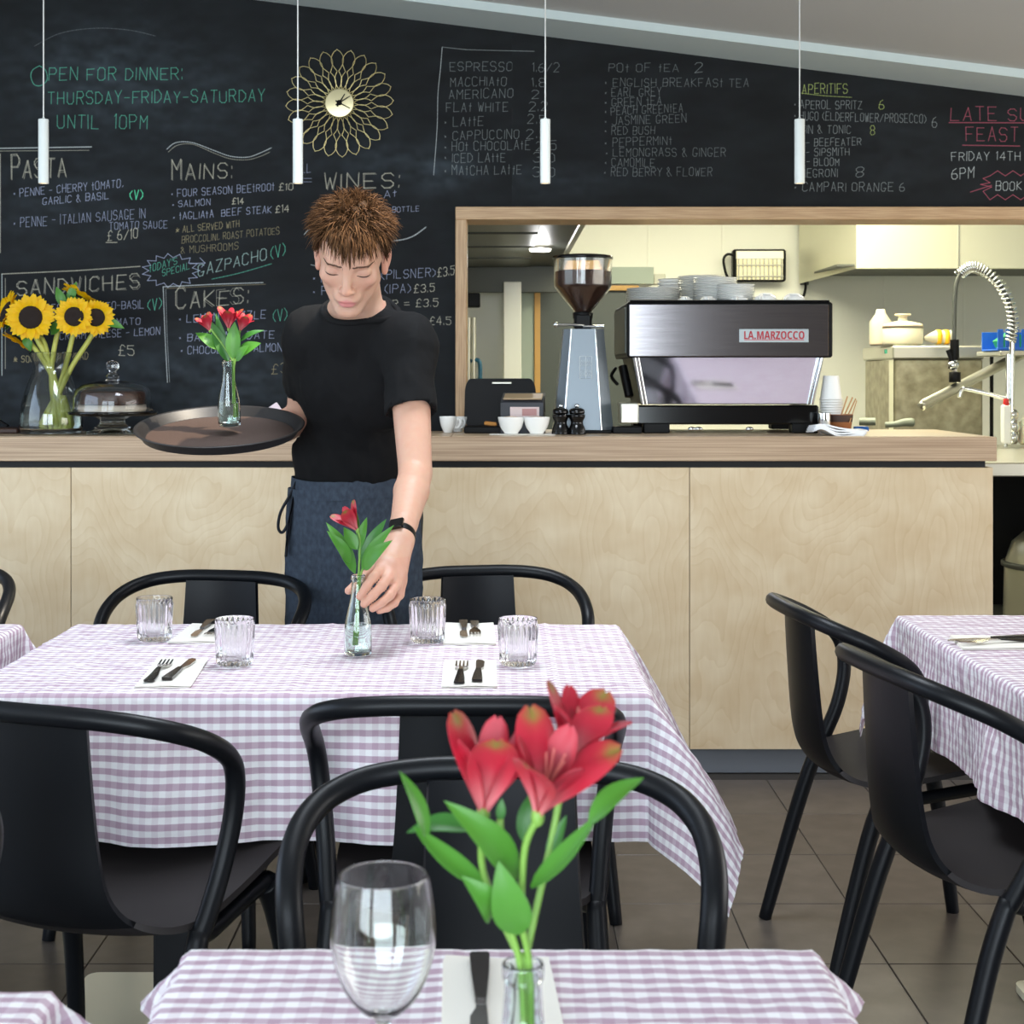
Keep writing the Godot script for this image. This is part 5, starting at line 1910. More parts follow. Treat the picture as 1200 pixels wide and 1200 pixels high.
	part("dome", lathed([Vector2(0.134, 0.0745), Vector2(0.1345, 0.082), Vector2(0.130, 0.09), Vector2(0.129, 0.125), Vector2(0.122, 0.150), Vector2(0.100, 0.168), Vector2(0.06, 0.178), Vector2(0.024, 0.182), Vector2(0.020, 0.190), Vector2(0.023, 0.200), Vector2(0.012, 0.206), Vector2(0.012, 0.212), Vector2(0.020, 0.222), Vector2(0.022, 0.234), Vector2(0.015, 0.246), Vector2(0, 0.250),
		Vector2(0, 0.178), Vector2(0.06, 0.1735), Vector2(0.098, 0.1635), Vector2(0.1185, 0.147), Vector2(0.1255, 0.124), Vector2(0.1265, 0.09), Vector2(0.1275, 0.0745)], 48), M.tumbler, ck)
	var cake := thing("layer_cake", "dark chocolate cake with a pale cream base under the glass dome", "cake", on_bar(132, d) + Vector3(0, 0.0725, 0))
	part("sponge", lathed([Vector2(0, 0.026), Vector2(0.104, 0.026), Vector2(0.106, 0.032), Vector2(0.106, 0.066), Vector2(0.098, 0.074), Vector2(0, 0.076)], 40), tri_map(M.beans.duplicate(), Vector3(10, 10, 10), false), cake)
	part("cream_layer", lathed([Vector2(0, 0.0), Vector2(0.112, 0.0), Vector2(0.114, 0.008), Vector2(0.112, 0.024), Vector2(0, 0.026)], 40), mat(rgb(226, 214, 196), 0.6), cake)
	# croissants behind the tray
	var crm := tri_map(mat(Color.WHITE, 0.45), Vector3(14, 14, 14), false)
	crm.albedo_texture = noise_tex(0.03, 3, 41, rgb(170, 84, 22), rgb(240, 158, 60), 128)
	var cs_shape := Shape.new()
	var arc := []
	var radii := []
	for k in 25:
		var q := k / 24.0
		var a := lerpf(-1.9, 1.9, q)
		arc.append(Vector3(sin(a) * 0.055, 0.026 * sin(PI * q) + 0.008, cos(a) * 0.042 - 0.02))
		radii.append((0.008 + 0.024 * sin(PI * q)) * (1.0 + 0.10 * absf(sin(q * PI * 7.0))))
	cs_shape.tube(arc, radii, 14)
	var crs := [[238, 5.16, 30, "leftmost"], [252, 5.22, 160, "second from the left"], [290, 5.18, -20, "third from the left"], [303, 5.24, 200, "rightmost"]]
	part("serving_board", boxed(Vector3.ZERO, Vector3(0.34, 0.016, 0.2), 0.004), mat(rgb(96, 66, 44), 0.5), self).position = on_bar(268, 5.2) + Vector3(0, 0.0085, 0)
	tag(get_node("serving_board"), "dark wooden board of croissants on the bar behind the tray", "board")
	for q in crs:
		var o := part("croissant", cs_shape, crm, self)
		o.position = on_bar(q[0], q[1]) + Vector3(0, 0.0205, 0)
		o.rotation_degrees = Vector3(0, q[2], 0)
		tag(o, "golden croissant on the board behind the round tray, %s" % q[3], "croissant", "croissants on the bar")
	var wp := part("paper_bag", boxed(Vector3.ZERO, Vector3(0.10, 0.075, 0.012), 0.003), mat(rgb(232, 214, 222), 0.8), self)
	wp.position = on_bar(317, 5.12) + Vector3(0, 0.052, 0)
	wp.rotation_degrees = Vector3(-10, 10, 34)
	tag(wp, "pale pink paper bag leaning by the croissants near the waiter's forearm", "paper bag")
	# dark board and tongs at the left edge
	var tb := part("chopping_board", boxed(Vector3.ZERO, Vector3(0.16, 0.018, 0.16), 0.004), mat(rgb(60, 38, 28), 0.5), self)
	tb.position = on_bar(2, 5.36) + Vector3(0, 0.0095, 0)
	tag(tb, "dark wooden board beside the sunflower vase at the left edge", "board")
	s = Shape.new()
	s.tube(spline([Vector3(-0.10, 0.03, 0), Vector3(-0.03, 0.035, 0), Vector3(0.0, 0.018, 0), Vector3(0.02, 0.006, 0)], 4), 0.009, 8, true, 0.5)
	var tg := part("tongs", s, M.black, self)
	tg.position = on_bar(3, 5.30) + Vector3(0, 0.019, 0)
	tag(tg, "black tongs lying on the dark board at the left edge", "tongs")
	# paper cups, box and napkins right of the machine
	var pc := lathed([Vector2(0, 0.0), Vector2(0.026, 0.0), Vector2(0.0265, 0.001), Vector2(0.0365, 0.078), Vector2(0.0410, 0.0795), Vector2(0.0410, 0.0830), Vector2(0.0355, 0.081), Vector2(0.0255, 0.003), Vector2(0, 0.003)], 28)
	var pcm := pc.mesh()
	for k in 14:
		var o := MeshInstance3D.new()
		o.name = numbered("paper_cup")
		o.mesh = pcm
		o.material_override = M.white
		o.rotation_degrees.x = 180
		o.position = on_bar(974, 5.36) + Vector3(0.001 * sin(k * 1.3), 0.083 + k * 0.0088, 0.001 * cos(k))
		add_child(o)
		tag(o, "white paper cup in the upturned stack by the coffee machine, %s" % ["lowest", "second from below", "third from below", "fourth from below", "fifth from below", "sixth from below", "seventh from below", "seventh from the top", "sixth from the top", "fifth from the top", "fourth from the top", "third from the top", "second from the top", "topmost"][k], "paper cup", "stacked paper cups")
	var kb := thing("stirrer_box", "brown cardboard tub of wooden stirrers in front of the paper cups", "tub", on_bar(984, 5.30))
	part("tub", lathed([Vector2(0, 0), Vector2(0.036, 0), Vector2(0.045, 0.066), Vector2(0.0435, 0.066), Vector2(0.035, 0.003), Vector2(0, 0.003)], 24), mat(rgb(150, 92, 50), 0.7), kb)
	part("band", lathed([Vector2(0.0423, 0.040), Vector2(0.0456, 0.064), Vector2(0.0446, 0.064), Vector2(0.0413, 0.040), Vector2(0.0423, 0.040)], 24), mat(rgb(58, 34, 24), 0.6), kb)
	for k in 4:
		var st := Shape.new()
		st.box(T(Vector3(0.012 + 0.018 * k * 0.6, 0.075, 0.006 * k - 0.01), 20.0 * k, 0, -18.0 - 10.0 * k), Vector3(0.005, 0.11, 0.0015), 0.0)
		part("stirrer", st, mat(rgb(186, 142, 98), 0.7), kb)
	var tin := part("steel_tin", lathed([Vector2(0, 0), Vector2(0.022, 0), Vector2(0.022, 0.07), Vector2(0.0205, 0.07), Vector2(0.0205, 0.003), Vector2(0, 0.003)], 24), M.chrome, self)
	tin.position = on_bar(966, 5.25)
	tag(tin, "small shiny steel tin between the coffee machine and the stirrer tub", "tin")
	s = Shape.new()
	for k in 4:
		var rows := []
		for j in 7:
			var row := []
			for i in 13:
				var a := i / 12.0
				var b := j / 6.0
				row.append(Vector3(-0.09 + a * 0.17 + 0.004 * k, 0.003 + 0.006 * k + (0.022 * exp(-pow((a - 0.15) / 0.25, 2)) + 0.003 * sin(a * 9 + k)) * (1.0 - 0.4 * b), 0.06 - b * 0.12 - 0.003 * k))
			rows.append(row)
		s.sheet(rows, 0.0055)
	var nk := part("folded_cloth", s, mat(rgb(236, 238, 240), 0.9), self)
	nk.position = on_bar(980, 5.14)
	tag(nk, "folded white cloths lying on the bar beside the coffee machine", "cloth")
	var bl := part("sponge", boxed(Vector3.ZERO, Vector3(0.05, 0.017, 0.03), 0.003), mat(rgb(20, 92, 176), 0.7), self)
	bl.position = on_bar(1009, 5.5) + Vector3(0, 0.009, 0)
	tag(bl, "small blue block on the bar beyond the folded white cloths", "sponge")


# ---------------------------------------------------------------- the kitchen beyond the hatch
func px_box(x0: float, y0: float, x1: float, y1: float, d: float, deep: float, bev := 0.004) -> Shape:
	# a box whose front face spans the given survey points at depth d
	var a := at(x0, y1, d)
	var b := at(x1, y0, d)
	var s := Shape.new()
	s.box(T(Vector3((a.x + b.x) / 2, (a.y + b.y) / 2, -d - deep / 2)), Vector3(b.x - a.x, b.y - a.y, deep), bev)
	return s


func build_kitchen() -> void:
	M.hood = mat(rgb(74, 76, 70), 0.42, 0.35)
	# cooking hood along the left wall
	var hd := thing("cooking_hood", "dark steel extraction hood at the left inside the hatch", "extractor hood", Vector3(0, 0, 0))
	var s := Shape.new()
	var x1 := 0.34
	s.prism(PackedVector2Array([Vector2(-0.50, 1.93), Vector2(x1, 1.93), Vector2(x1, 2.0), Vector2(x1 - 0.12, 2.12), Vector2(-0.1, 2.5), Vector2(-0.50, 2.5)]), 3.1, T(Vector3(0, 0, -8.95)))
	part("canopy", s, M.hood, hd)
	part("lip", boxed(Vector3(x1 + 0.004, 1.945, -7.4), Vector3(0.03, 0.05, 3.1), 0.004), M.steel, hd)
	for k in 4:
		s = Shape.new()
		s.box(T(Vector3(-0.08, 1.926, -8.55 + k * 0.72)), Vector3(0.5, 0.012, 0.62), 0.003)
		part("filter", s, M.hood, hd)
	part("back_apron", boxed(Vector3(-0.1, 1.86, -8.98), Vector3(0.88, 0.16, 0.03), 0.003), M.hood, hd)
	s = lathed([Vector2(0, 0), Vector2(0.05, 0), Vector2(0.055, 0.012), Vector2(0, 0.02)], 18)
	var lamp := part("lamp", s, glow(Color(1, 0.98, 0.92), 3.0), hd)
	lamp.position = Vector3(0.20, 1.905, -7.55)
	var bulb := OmniLight3D.new()
	bulb.name = "hood_light"
	bulb.light_energy = 0.12
	bulb.light_size = 0.04
	bulb.omni_range = 12.0
	bulb.shadow_enabled = true
	bulb.position = Vector3(0.20, 1.88, -7.55)
	add_child(bulb)
	# pipes and a wall lamp on the left
	var wl := thing("wall_lamp", "dark box lamp on the steel wall left inside the hatch", "lamp", at(555, 352, 8.2))
	part("housing", boxed(Vector3.ZERO, Vector3(0.07, 0.075, 0.09), 0.006), M.black, wl)
	part("bracket", boxed(Vector3(-0.05, -0.03, 0), Vector3(0.06, 0.02, 0.03), 0.003), M.steel, wl)
	s = Shape.new()
	for k in 2:
		s.tube([at(549 + k * 6, 372, 8.0), at(549 + k * 6, 470, 8.0)], 0.012, 10)
	tag(part("pipe", s, M.steel, self), "pair of vertical pipes on the steel wall left inside the hatch", "pipe")
	var tp := thing("wall_tap", "blue lever valve on the wall left of the kitchen door", "valve", at(558, 430, 8.0))
	s = Shape.new()
	s.tube(spline([Vector3(-0.03, 0.03, 0), Vector3(0.01, 0.035, 0), Vector3(0.02, 0.0, 0), Vector3(0.02, -0.09, 0)], 4), 0.011, 8)
	part("lever", s, mat(rgb(22, 80, 104), 0.5), tp)
	# pale column between wall and door
	tag(part("column", px_box(590, 330, 611, 700, 8.9, 0.2), M.cladding, self), "pale column between the steel wall and the grey door", "column")
	# heat lamp on the back wall, switch, socket
	var d := 9.1
	var ht := thing("insect_killer", "wall-mounted light box with a bright grille on the white kitchen wall", "light box", at(890, 311, d))
	var u := d / F
	part("housing", boxed(Vector3(0, 0, -0.03), Vector3(62 * u, 38 * u, 0.08), 0.01), M.black, ht)
	part("reflector", boxed(Vector3(0, 12 * u, 0.012), Vector3(56 * u, 10 * u, 0.012), 0.003), M.steel, ht)
	part("light_panel", boxed(Vector3(0, -5 * u, 0.012), Vector3(54 * u, 24 * u, 0.006), 0.002), glow(Color(0.93, 0.90, 0.74), 0.35), ht)
	for k in 11:
		s = Shape.new()
		s.tube([Vector3((-25 + 5 * k) * u, -17 * u, 0.024), Vector3((-25 + 5 * k) * u, 7 * u, 0.024)], 0.0055, 6)
		part("bar", s, M.steel, ht)
	for k in 2:
		s = Shape.new()
		s.tube([Vector3(-27 * u, (-13 + 13 * k) * u, 0.027), Vector3(27 * u, (-13 + 13 * k) * u, 0.027)], 0.005, 6)
		part("cross_bar", s, M.steel, ht)
	s = Shape.new()
	s.tube(spline([at(862, 300, d), at(853, 298, d), at(848, 304, d), at(850, 318, d), at(854, 330, d), at(852, 348, d)], 5), 0.008, 6)
	tag(part("cable", s, M.black, self), "black cable looping from the light box to the wall", "cable")
	tag(part("light_switch", px_box(766, 321, 780, 333, d + 0.08, 0.02), mat(rgb(196, 196, 182), 0.5), self), "square switch plate on the white kitchen wall above the plates", "switch")
	tag(part("wall_socket", px_box(938, 319, 948, 334, d + 0.08, 0.02), M.steel_dark, self), "grey socket with a black plug beside the steel hood", "socket")
	s = Shape.new()
	s.tube(spline([at(943, 328, d + 0.05), at(944, 338, d + 0.05), at(940, 352, d + 0.05)], 4), 0.008, 6)
	s.box(T(at(943, 327, d + 0.06)), Vector3(0.03, 0.04, 0.04), 0.006)
	tag(part("power_lead", s, M.black, self), "black plug and lead hanging from the grey socket", "lead")
	# dish-wash hood on the right
	var hood := thing("steam_hood", "large pale steel canopy hanging at the right over the dishwasher", "extractor hood", Vector3.ZERO)
	var f := 8.3
	var hx0 := at(1003, 300, f).x
	var hb := at(1003, 315, f).y
	part("front_panel", boxed(Vector3(hx0 + 1.0, hb + 0.3, -f - 0.01), Vector3(2.0, 0.6, 0.02), 0.003), M.steel_pale, hood)
	s = Shape.new()
	s.flat([Vector3(hx0, hb, -f), Vector3(hx0, hb + 0.6, -f), Vector3(hx0 - 0.14, hb + 0.6, -9.15), Vector3(hx0 - 0.14, hb - 0.03, -9.15)], Vector3(3, 2, -9))
	part("side_panel", s, M.steel_pale, hood)
	s = Shape.new()
	s.box(T(Vector3(hx0 + 0.95, hb + 0.02, -(f + 9.15) / 2)), Vector3(2.1, 0.01, 9.12 - f), 0.0)
	part("underside", s, M.steel_dark, hood)
	for k in 3:
		part("seam", boxed(Vector3(hx0 + 0.55 + 0.62 * k, hb + 0.3, -f + 0.003), Vector3(0.008, 0.6, 0.006), 0.0), M.steel, hood)
	# pass-through dishwasher
	d = 7.5
	var dw := thing("dishwasher", "upright steel dishwasher with thick grey handles beyond the worktop's end", "dishwasher", Vector3.ZERO)
	part("hood_front", px_box(1048, 420, 1152, 752, d, 0.6, 0.01), M.steel_worn, dw)
	part("hood_top", px_box(1046, 405, 1154, 421, d - 0.01, 0.62, 0.008), M.steel, dw)
	s = Shape.new()
	var p0 := at(1016, 420, d + 0.62)
	var p1 := at(1047, 420, d + 0.005)
	s.flat([Vector3(p0.x, 0.01, p0.z), Vector3(p1.x, 0.01, p1.z), Vector3(p1.x, p1.y + 0.06, p1.z), Vector3(p0.x, p1.y + 0.06, p0.z)], Vector3(3, 1, -8))
	part("hood_side", s, M.steel_pale, dw)
	s = Shape.new()
	var g := mat(rgb(124, 130, 116), 0.4)
	s.tube([at(1007, 494, d - 0.1), at(1026, 494, d - 0.12)], 0.019, 14)
	part("handle", s, g, dw)
	s = Shape.new()
	s.tube(spline([at(1037, 498, d - 0.14), at(1050, 497, d - 0.15), at(1060, 495, d - 0.15), at(1071, 495, d - 0.15)], 4), [0.014, 0.014, 0.014, 0.014, 0.015, 0.016, 0.017, 0.018, 0.019, 0.020, 0.021, 0.021, 0.018], 14)
	part("handle", s, g, dw)
	part("status_light", boxed(at(1038, 412, d - 0.02), Vector3(0.012, 0.02, 0.008), 0.0), mat(rgb(60, 150, 120), 0.4), dw)
	s = Shape.new()
	s.box(T(at(1162, 490, d + 0.05)), Vector3(0.012, 0.6, 0.02), 0.0)
	part("door_gap", s, M.black, dw)
	# plastic tubs on top
	d = 7.6
	var tub := thing("plastic_tub", "squat translucent plastic tub with a white knob lid on the dishwasher", "tub", at(1058, 405, d) + Vector3(0, 0.001, 0))
	u = d / F
	part("tub", lathed([Vector2(0, 0), Vector2(21 * u, 0), Vector2(23 * u, 0.01), Vector2(23.5 * u, 20 * u), Vector2(0, 20 * u)], 28), M.translucent, tub)
	part("lid", lathed([Vector2(0, 20 * u), Vector2(23.8 * u, 20 * u), Vector2(22 * u, 25 * u), Vector2(10 * u, 28 * u), Vector2(6 * u, 28.5 * u), Vector2(5 * u, 34 * u), Vector2(9 * u, 35 * u), Vector2(9 * u, 37 * u), Vector2(0, 37 * u)], 28), M.translucent, tub)
	var jar := thing("plastic_jar", "tall frosted plastic jar behind the squat tub on the dishwasher", "jar", at(1032, 405, d + 0.1))
	part("body", lathed([Vector2(0, 0), Vector2(12 * u, 0), Vector2(13 * u, 0.01), Vector2(13 * u, 28 * u), Vector2(6 * u, 38 * u), Vector2(5 * u, 43 * u), Vector2(0, 43 * u)], 24), M.translucent, jar)
	var bt := thing("squeeze_bottle", "plastic bottle lying on its side with two yellow bands", "bottle", at(1101, 396, d))
	s = Shape.new()
	s.tube([Vector3(-18 * u, -1 * u, 0), Vector3(-12 * u, 0, 0), Vector3(-4 * u, 1 * u, 0), Vector3(14 * u, 1 * u, 0), Vector3(16 * u, 1 * u, 0)], [2 * u, 5 * u, 8 * u, 8 * u, 6 * u], 16)
	part("body", s, M.translucent, bt)
	for k in 2:
		s = Shape.new()
		s.tube([Vector3((-4 + 9 * k) * u, 1 * u, 0), Vector3((1 + 9 * k) * u, 1 * u, 0)], 8.7 * u, 18)
		part("band", s, mat(rgb(244, 184, 20), 0.5), bt)
	# pre-rinse spray over the sink
	d = 6.9
	u = d / F
	var sp := thing("spray_tap", "tall sprung pre-rinse spray tap arching over the sink", "tap", at(1186, 520, d))
	var o := at(1186, 520, d)
	var arc := spline([at(1184, 400, d), at(1187, 380, d), at(1183, 356, d), at(1171, 333, d), at(1154, 318, d), at(1140, 313, d), at(1130, 317, d), at(1122, 328, d), at(1119, 350, d), at(1118, 400, d)], 8)
	var path := []
	for p in arc:
		path.append(p - o)
	s = Shape.new()
	s.tube(path, 0.010, 10)
	part("hose", s, M.steel_dark, sp)
	s = Shape.new()   # the spring is a coil round the upper hose
	var coil := []
	var turns := 30
	var last := int(path.size() * 0.74)
	for k in turns * 8 + 1:
		var q := float(k) / (turns * 8) * (last - 1)
		var i := int(q)
		var c: Vector3 = (path[i] as Vector3).lerp(path[mini(i + 1, path.size() - 1)], q - i)
		var tang: Vector3 = ((path[mini(i + 1, path.size() - 1)] as Vector3) - path[maxi(i - 1, 0)]).normalized()
		var nn := tang.cross(Vector3(0, 0, 1)).normalized()
		var a := TAU * k / 8.0
		coil.append(c + nn * cos(a) * 0.023 + Vector3(0, 0, 1) * sin(a) * 0.023)
	s.tube(coil, 0.0052, 5)
	part("spring", s, M.chrome, sp)
	s = Shape.new()
	s.tube([at(1118.5, 398, d) - o, at(1119, 422, d) - o], 0.020, 12)
	s.tube([at(1119, 436, d) - o, at(1119, 448, d) - o], 0.026, 12)
	s.tube([at(1111, 410, d) - o, at(1115, 420, d) - o, at(1114, 432, d) - o], 0.012, 8)
	part("grip", s, M.black, sp)
	s = Shape.new()
	s.ball(T(at(1117, 428, d) - o).scaled_local(Vector3(0.026, 0.022, 0.022)), 12, 8)
	s.tube([at(1119, 420, d) - o, at(1119, 437, d) - o], 0.012, 8)
	part("valve", s, M.chrome, sp)
	s = Shape.new()
	s.tube([at(1186, 400, d) - o, Vector3(0, 0, 0)], 0.012, 10)
	s.tube([at(1181, 415, d) - o, at(1181, 500, d) - o], 0.010, 10)
	part("riser", s, M.chrome, sp)
	s = Shape.new()
	for q in [[1187, 486, 0.026], [1187, 500, 0.034], [1187, 513, 0.03]]:
		s.ball(T(at(q[0], q[1], d) - o).scaled_local(Vector3(q[2], q[2], q[2])), 14, 10)
	s.tube([at(1176, 500, d) - o, at(1199, 500, d) - o], 0.014, 10)
	s.tube([at(1178, 497, d) - o, at(1178, 524, d) - o], 0.010, 10)
	part("mixer_body", s, M.chrome, sp)
	s = Shape.new()
	s.tube(spline([at(1186, 470, d) - o, at(1160, 462, d) - o, at(1133, 456, d) - o, at(1127, 457, d) - o, at(1124, 466, d) - o], 4), 0.010, 10)
	part("spout", s, M.chrome, sp)
	# slanting steel rail
	var q0 := at(1081, 475, 6.75)
	var q1 := at(1200, 414, 7.3)
	s = Shape.new()
	s.tube([q0, q1], 0.028, 4, true, 0.9)
	tag(part("steel_rail", s, M.steel, self), "square steel rail slanting up to the right behind the spray tap", "rail")
	# shelf with blue crate and a green thing
	d = 7.0
	u = d / F
	tag(part("wall_shelf", px_box(1172, 411, 1300, 417, d, 0.35), M.steel, self), "steel wall shelf carrying the blue crate", "shelf")
	var cr := thing("crate", "blue plastic slatted crate on the steel shelf at the right edge", "crate", at(1230, 411, d) + Vector3(0, 0.001, -0.13))
	for k in 12:
		part("slat", boxed(Vector3((-56 + 9.4 * k) * u, 13 * u, 0.11), Vector3(6.6 * u, 24 * u, 0.008), 0.001), M.blue, cr)
	part("rim", boxed(Vector3(-2 * u, 2 * u, 0.113), Vector3(116 * u, 3.5 * u, 0.012), 0.002), M.blue, cr)
	part("back", boxed(Vector3(-2 * u, 12 * u, -0.11), Vector3(116 * u, 22 * u, 0.008), 0.001), M.blue, cr)
	part("floor", boxed(Vector3(-2 * u, 1 * u, 0), Vector3(116 * u, 2 * u, 0.22), 0.001), M.blue, cr)
	s = Shape.new()
	s.prism(PackedVector2Array([Vector2(-14 * u, 0), Vector2(4 * u, 12 * u), Vector2(20 * u, 4 * u), Vector2(20 * u, -10 * u), Vector2(-10 * u, -8 * u)]), 0.08)
	var gt := part("green_lid", s, mat(rgb(32, 150, 84), 0.5), self)
	gt.position = at(1190, 399, d) + Vector3(0, 0, -0.16)
	tag(gt, "green plastic lid sticking out of the blue crate", "lid")
	# bottles by the tap
	var wb := thing("cleaner_bottle", "white bottle with a red cap standing beside the tap", "bottle", at(1179, 521, 6.8))
	u = 6.8 / F
	part("body", boxed(Vector3(0, 24 * u, 0), Vector3(11 * u, 46 * u, 0.03), 0.008), M.white, wb)
	part("cap", lathed([Vector2(0, 46 * u), Vector2(3.5 * u, 46 * u), Vector2(3.0 * u, 54 * u), Vector2(0, 54 * u)], 14), mat(rgb(204, 40, 36), 0.4), wb)
	var jg := part("plastic_jug", lathed([Vector2(0, 0), Vector2(16 * u, 0), Vector2(18 * u, 0.01), Vector2(17 * u, 26 * u), Vector2(8 * u, 40 * u), Vector2(7 * u, 44 * u), Vector2(0, 44 * u)], 24), M.translucent, self)
	jg.position = at(1212, 521, 6.9)
	tag(jg, "pale plastic jug at the right edge beside the tap", "jug")
	# steel sink table; a black sheet makes the dark space below
	var st := thing("sink_table", "steel sink table at the right edge past the end of the bar", "sink table", Vector3.ZERO)
	part("top", boxed(Vector3(2.42, 0.955, -6.42), Vector3(1.36, 0.05, 1.5), 0.004), M.steel, st)
	for q in [[1.78, -5.73], [3.05, -5.73], [1.78, -7.1], [3.05, -7.1]]:
		part("leg", boxed(Vector3(q[0], 0.465, q[1]), Vector3(0.045, 0.93, 0.045), 0.003), M.steel_dark, st)
	part("dark_backing", boxed(Vector3(2.42, 0.48, -7.05), Vector3(1.25, 0.9, 0.02), 0.0), M.black, st)
	part("under_shelf", boxed(Vector3(2.42, 0.25, -6.45), Vector3(1.2, 0.02, 1.2), 0.002), M.steel_dark, st)
	var bn := thing("round_bin", "rounded grey steel bin in the dark under the sink table", "bin", Vector3(2.25, 0.262, -6.2))
	part("body", lathed([Vector2(0, 0), Vector2(0.22, 0), Vector2(0.225, 0.01), Vector2(0.22, 0.28), Vector2(0.19, 0.37), Vector2(0.12, 0.43), Vector2(0, 0.45)], 32), M.steel, bn)
	part("rim", lathed([Vector2(0.222, 0.27), Vector2(0.232, 0.275), Vector2(0.232, 0.29), Vector2(0.222, 0.295)], 32), M.steel_dark, bn)


# ---------------------------------------------------------------- pendant lamps and the wall clock
func build_pendants() -> void:
	M.tube_white = mat(rgb(214, 219, 216), 0.4)
	var d := 4.55
	var which := ["leftmost", "second from the left", "third from the left", "rightmost"]
	var xs := [51.0, 349.0, 639.0, 937.0]
	for k in 4:
		var bottom := at(xs[k], 215, d)
		var t := thing("pendant_lamp", "slim white tube pendant lamp over the bar, %s of four" % which[k], "pendant lamp", bottom, 0, "pendant lamps over the bar")
		part("tube", lathed([Vector2(0.0128, 0.0), Vector2(0.0146, 0.0), Vector2(0.0150, 0.001), Vector2(0.0150, 0.187), Vector2(0.0140, 0.1885), Vector2(0.004, 0.1885), Vector2(0.003, 0.194), Vector2(0, 0.194), Vector2(0, 0.180), Vector2(0.0128, 0.180), Vector2(0.0128, 0.0)], 28), M.tube_white, t)
		part("lamp_glow", lathed([Vector2(0, 0.002), Vector2(0.0125, 0.002), Vector2(0.0125, 0.010), Vector2(0, 0.010)], 20), glow(Color(1.0, 0.86, 0.66), 1.6), t)
		var top := ceil_y(bottom.x) + 0.03 - bottom.y
		var s := Shape.new()
		s.tube([Vector3(0, 0.19, 0), Vector3(0, top + 0.01, 0)], 0.0021, 8)
		part("cord", s, M.cord, t)
		part("ceiling_rose", lathed([Vector2(0, top - 0.02), Vector2(0.035, top - 0.02), Vector2(0.04, top - 0.014), Vector2(0.04, top + 0.005), Vector2(0, top + 0.005)], 24), M.white, t)
		var l := SpotLight3D.new()
		l.name = "pendant_light"
		l.light_color = Color(1.0, 0.86, 0.66)
		l.light_energy = 0.05
		l.light_size = 0.012
		l.spot_angle = 35.0
		l.spot_range = 6.0
		l.spot_attenuation = 2.0
		l.shadow_enabled = true
		add_child(l)
		l.look_at_from_position(bottom + Vector3(0, -0.004, 0), bottom + Vector3(0, -1, 0), Vector3.BACK)


func build_clock() -> void:
	var d := WALL - 0.03
	var u := d / F
	var t := thing("wall_clock", "brass wire sunflower-shaped clock on the chalkboard", "clock", at(398, 121, d))
	var petals := 24
	var half := PI / petals
	for k in petals:
		var a0 := TAU * k / petals + 0.05
		var s := Shape.new()
		for side in [-1.0, 1.0]:
			var pts := []
			for j in 41:
				var q := j / 40.0
				var r := lerpf(17.0, 63.0, q)
				var f := absf(sin(PI * 2.0 * pow(q, 0.85)))
				var a: float = a0 + side * half * (0.15 + 0.95 * pow(f, 0.9)) * (1.0 if q < 0.5 else 1.0 - 0.0 * q) * (1.0 - smoothstep(0.96, 1.0, q))
				pts.append(Vector3(cos(a) * r * u, sin(a) * r * u, 0.004 * sin(PI * q)))
			s.tube(pts, 0.0013, 6)
		s.ball(T(Vector3(cos(a0) * 63 * u, sin(a0) * 63 * u, 0)).scaled_local(Vector3.ONE * 0.0024), 6, 4)
		part("wire_petal", s, M.brass, t)
	var turn := Transform3D(Basis(Vector3.RIGHT, PI / 2), Vector3.ZERO)
	var s := Shape.new()
	s.lathe([Vector2(0, -0.012), Vector2(16.5 * u, -0.012), Vector2(17 * u, 0.004), Vector2(16 * u, 0.007), Vector2(0, 0.008)], 36, turn)
	part("dial", s, mat(rgb(226, 214, 170), 0.3, 0.6), t)
	for q in [[118.0, 12.0, 0.0022], [-28.0, 14.0, 0.0018], [32.0, 15.0, 0.0018]]:
		s = Shape.new()
		var dir := Vector3(cos(deg_to_rad(q[0] - 60.0)), sin(deg_to_rad(q[0] - 60.0)), 0) if q[0] > 100 else Vector3(cos(deg_to_rad(q[0])), sin(deg_to_rad(q[0])), 0)
		s.tube([-dir * 5 * u + Vector3(0, 0, 0.012), dir * q[1] * u + Vector3(0, 0, 0.012)], [q[2] * 1.4, q[2] * 0.8], 6)
		part("hand", s, M.black, t)
	s = Shape.new()
	s.lathe([Vector2(0, 0), Vector2(3 * u, 0.0), Vector2(3 * u, 0.016), Vector2(0, 0.017)], 16, turn)
	part("hub", s, M.black, t)


# ---------------------------------------------------------------- soft bodies: joined tapered bones, meshed as surface nets
class Bone:
	var kind := 0            # 0 tapered bone, 1 ellipsoid, 2 half-space
	var a := Vector3.ZERO
	var b := Vector3.ZERO
	var ab := Vector3.ZERO
	var inv_len := 0.0
	var ra := 0.0
	var rb := 0.0
	var k := 0.01
	var cut := false
	var inv := Basis()
	var rad := Vector3.ONE

	func dist(p: Vector3) -> float:
		if kind == 0:
			var ap := p - a
			var t := clampf(ap.dot(ab) * inv_len, 0.0, 1.0)
			return (ap - ab * t).length() - (ra + (rb - ra) * t)
		if kind == 1:
			var q := inv * (p - a)
			var u := q / rad
			var k0 := u.length()
			var k1 := (u / rad).length()
			return k0 * (k0 - 1.0) / k1 if k1 > 1e-9 else -minf(rad.x, minf(rad.y, rad.z))
		return (p - a).dot(b)


func bone(list: Array, a: Vector3, b: Vector3, ra: float, rb: float, k := 0.01, cut := false) -> void:
	var o := Bone.new()
	o.a = a
	o.b = b
	o.ab = b - a
	o.inv_len = 1.0 / maxf(o.ab.length_squared(), 1e-10)
	o.ra = ra
	o.rb = rb
	o.k = k
	o.cut = cut
	list.append(o)


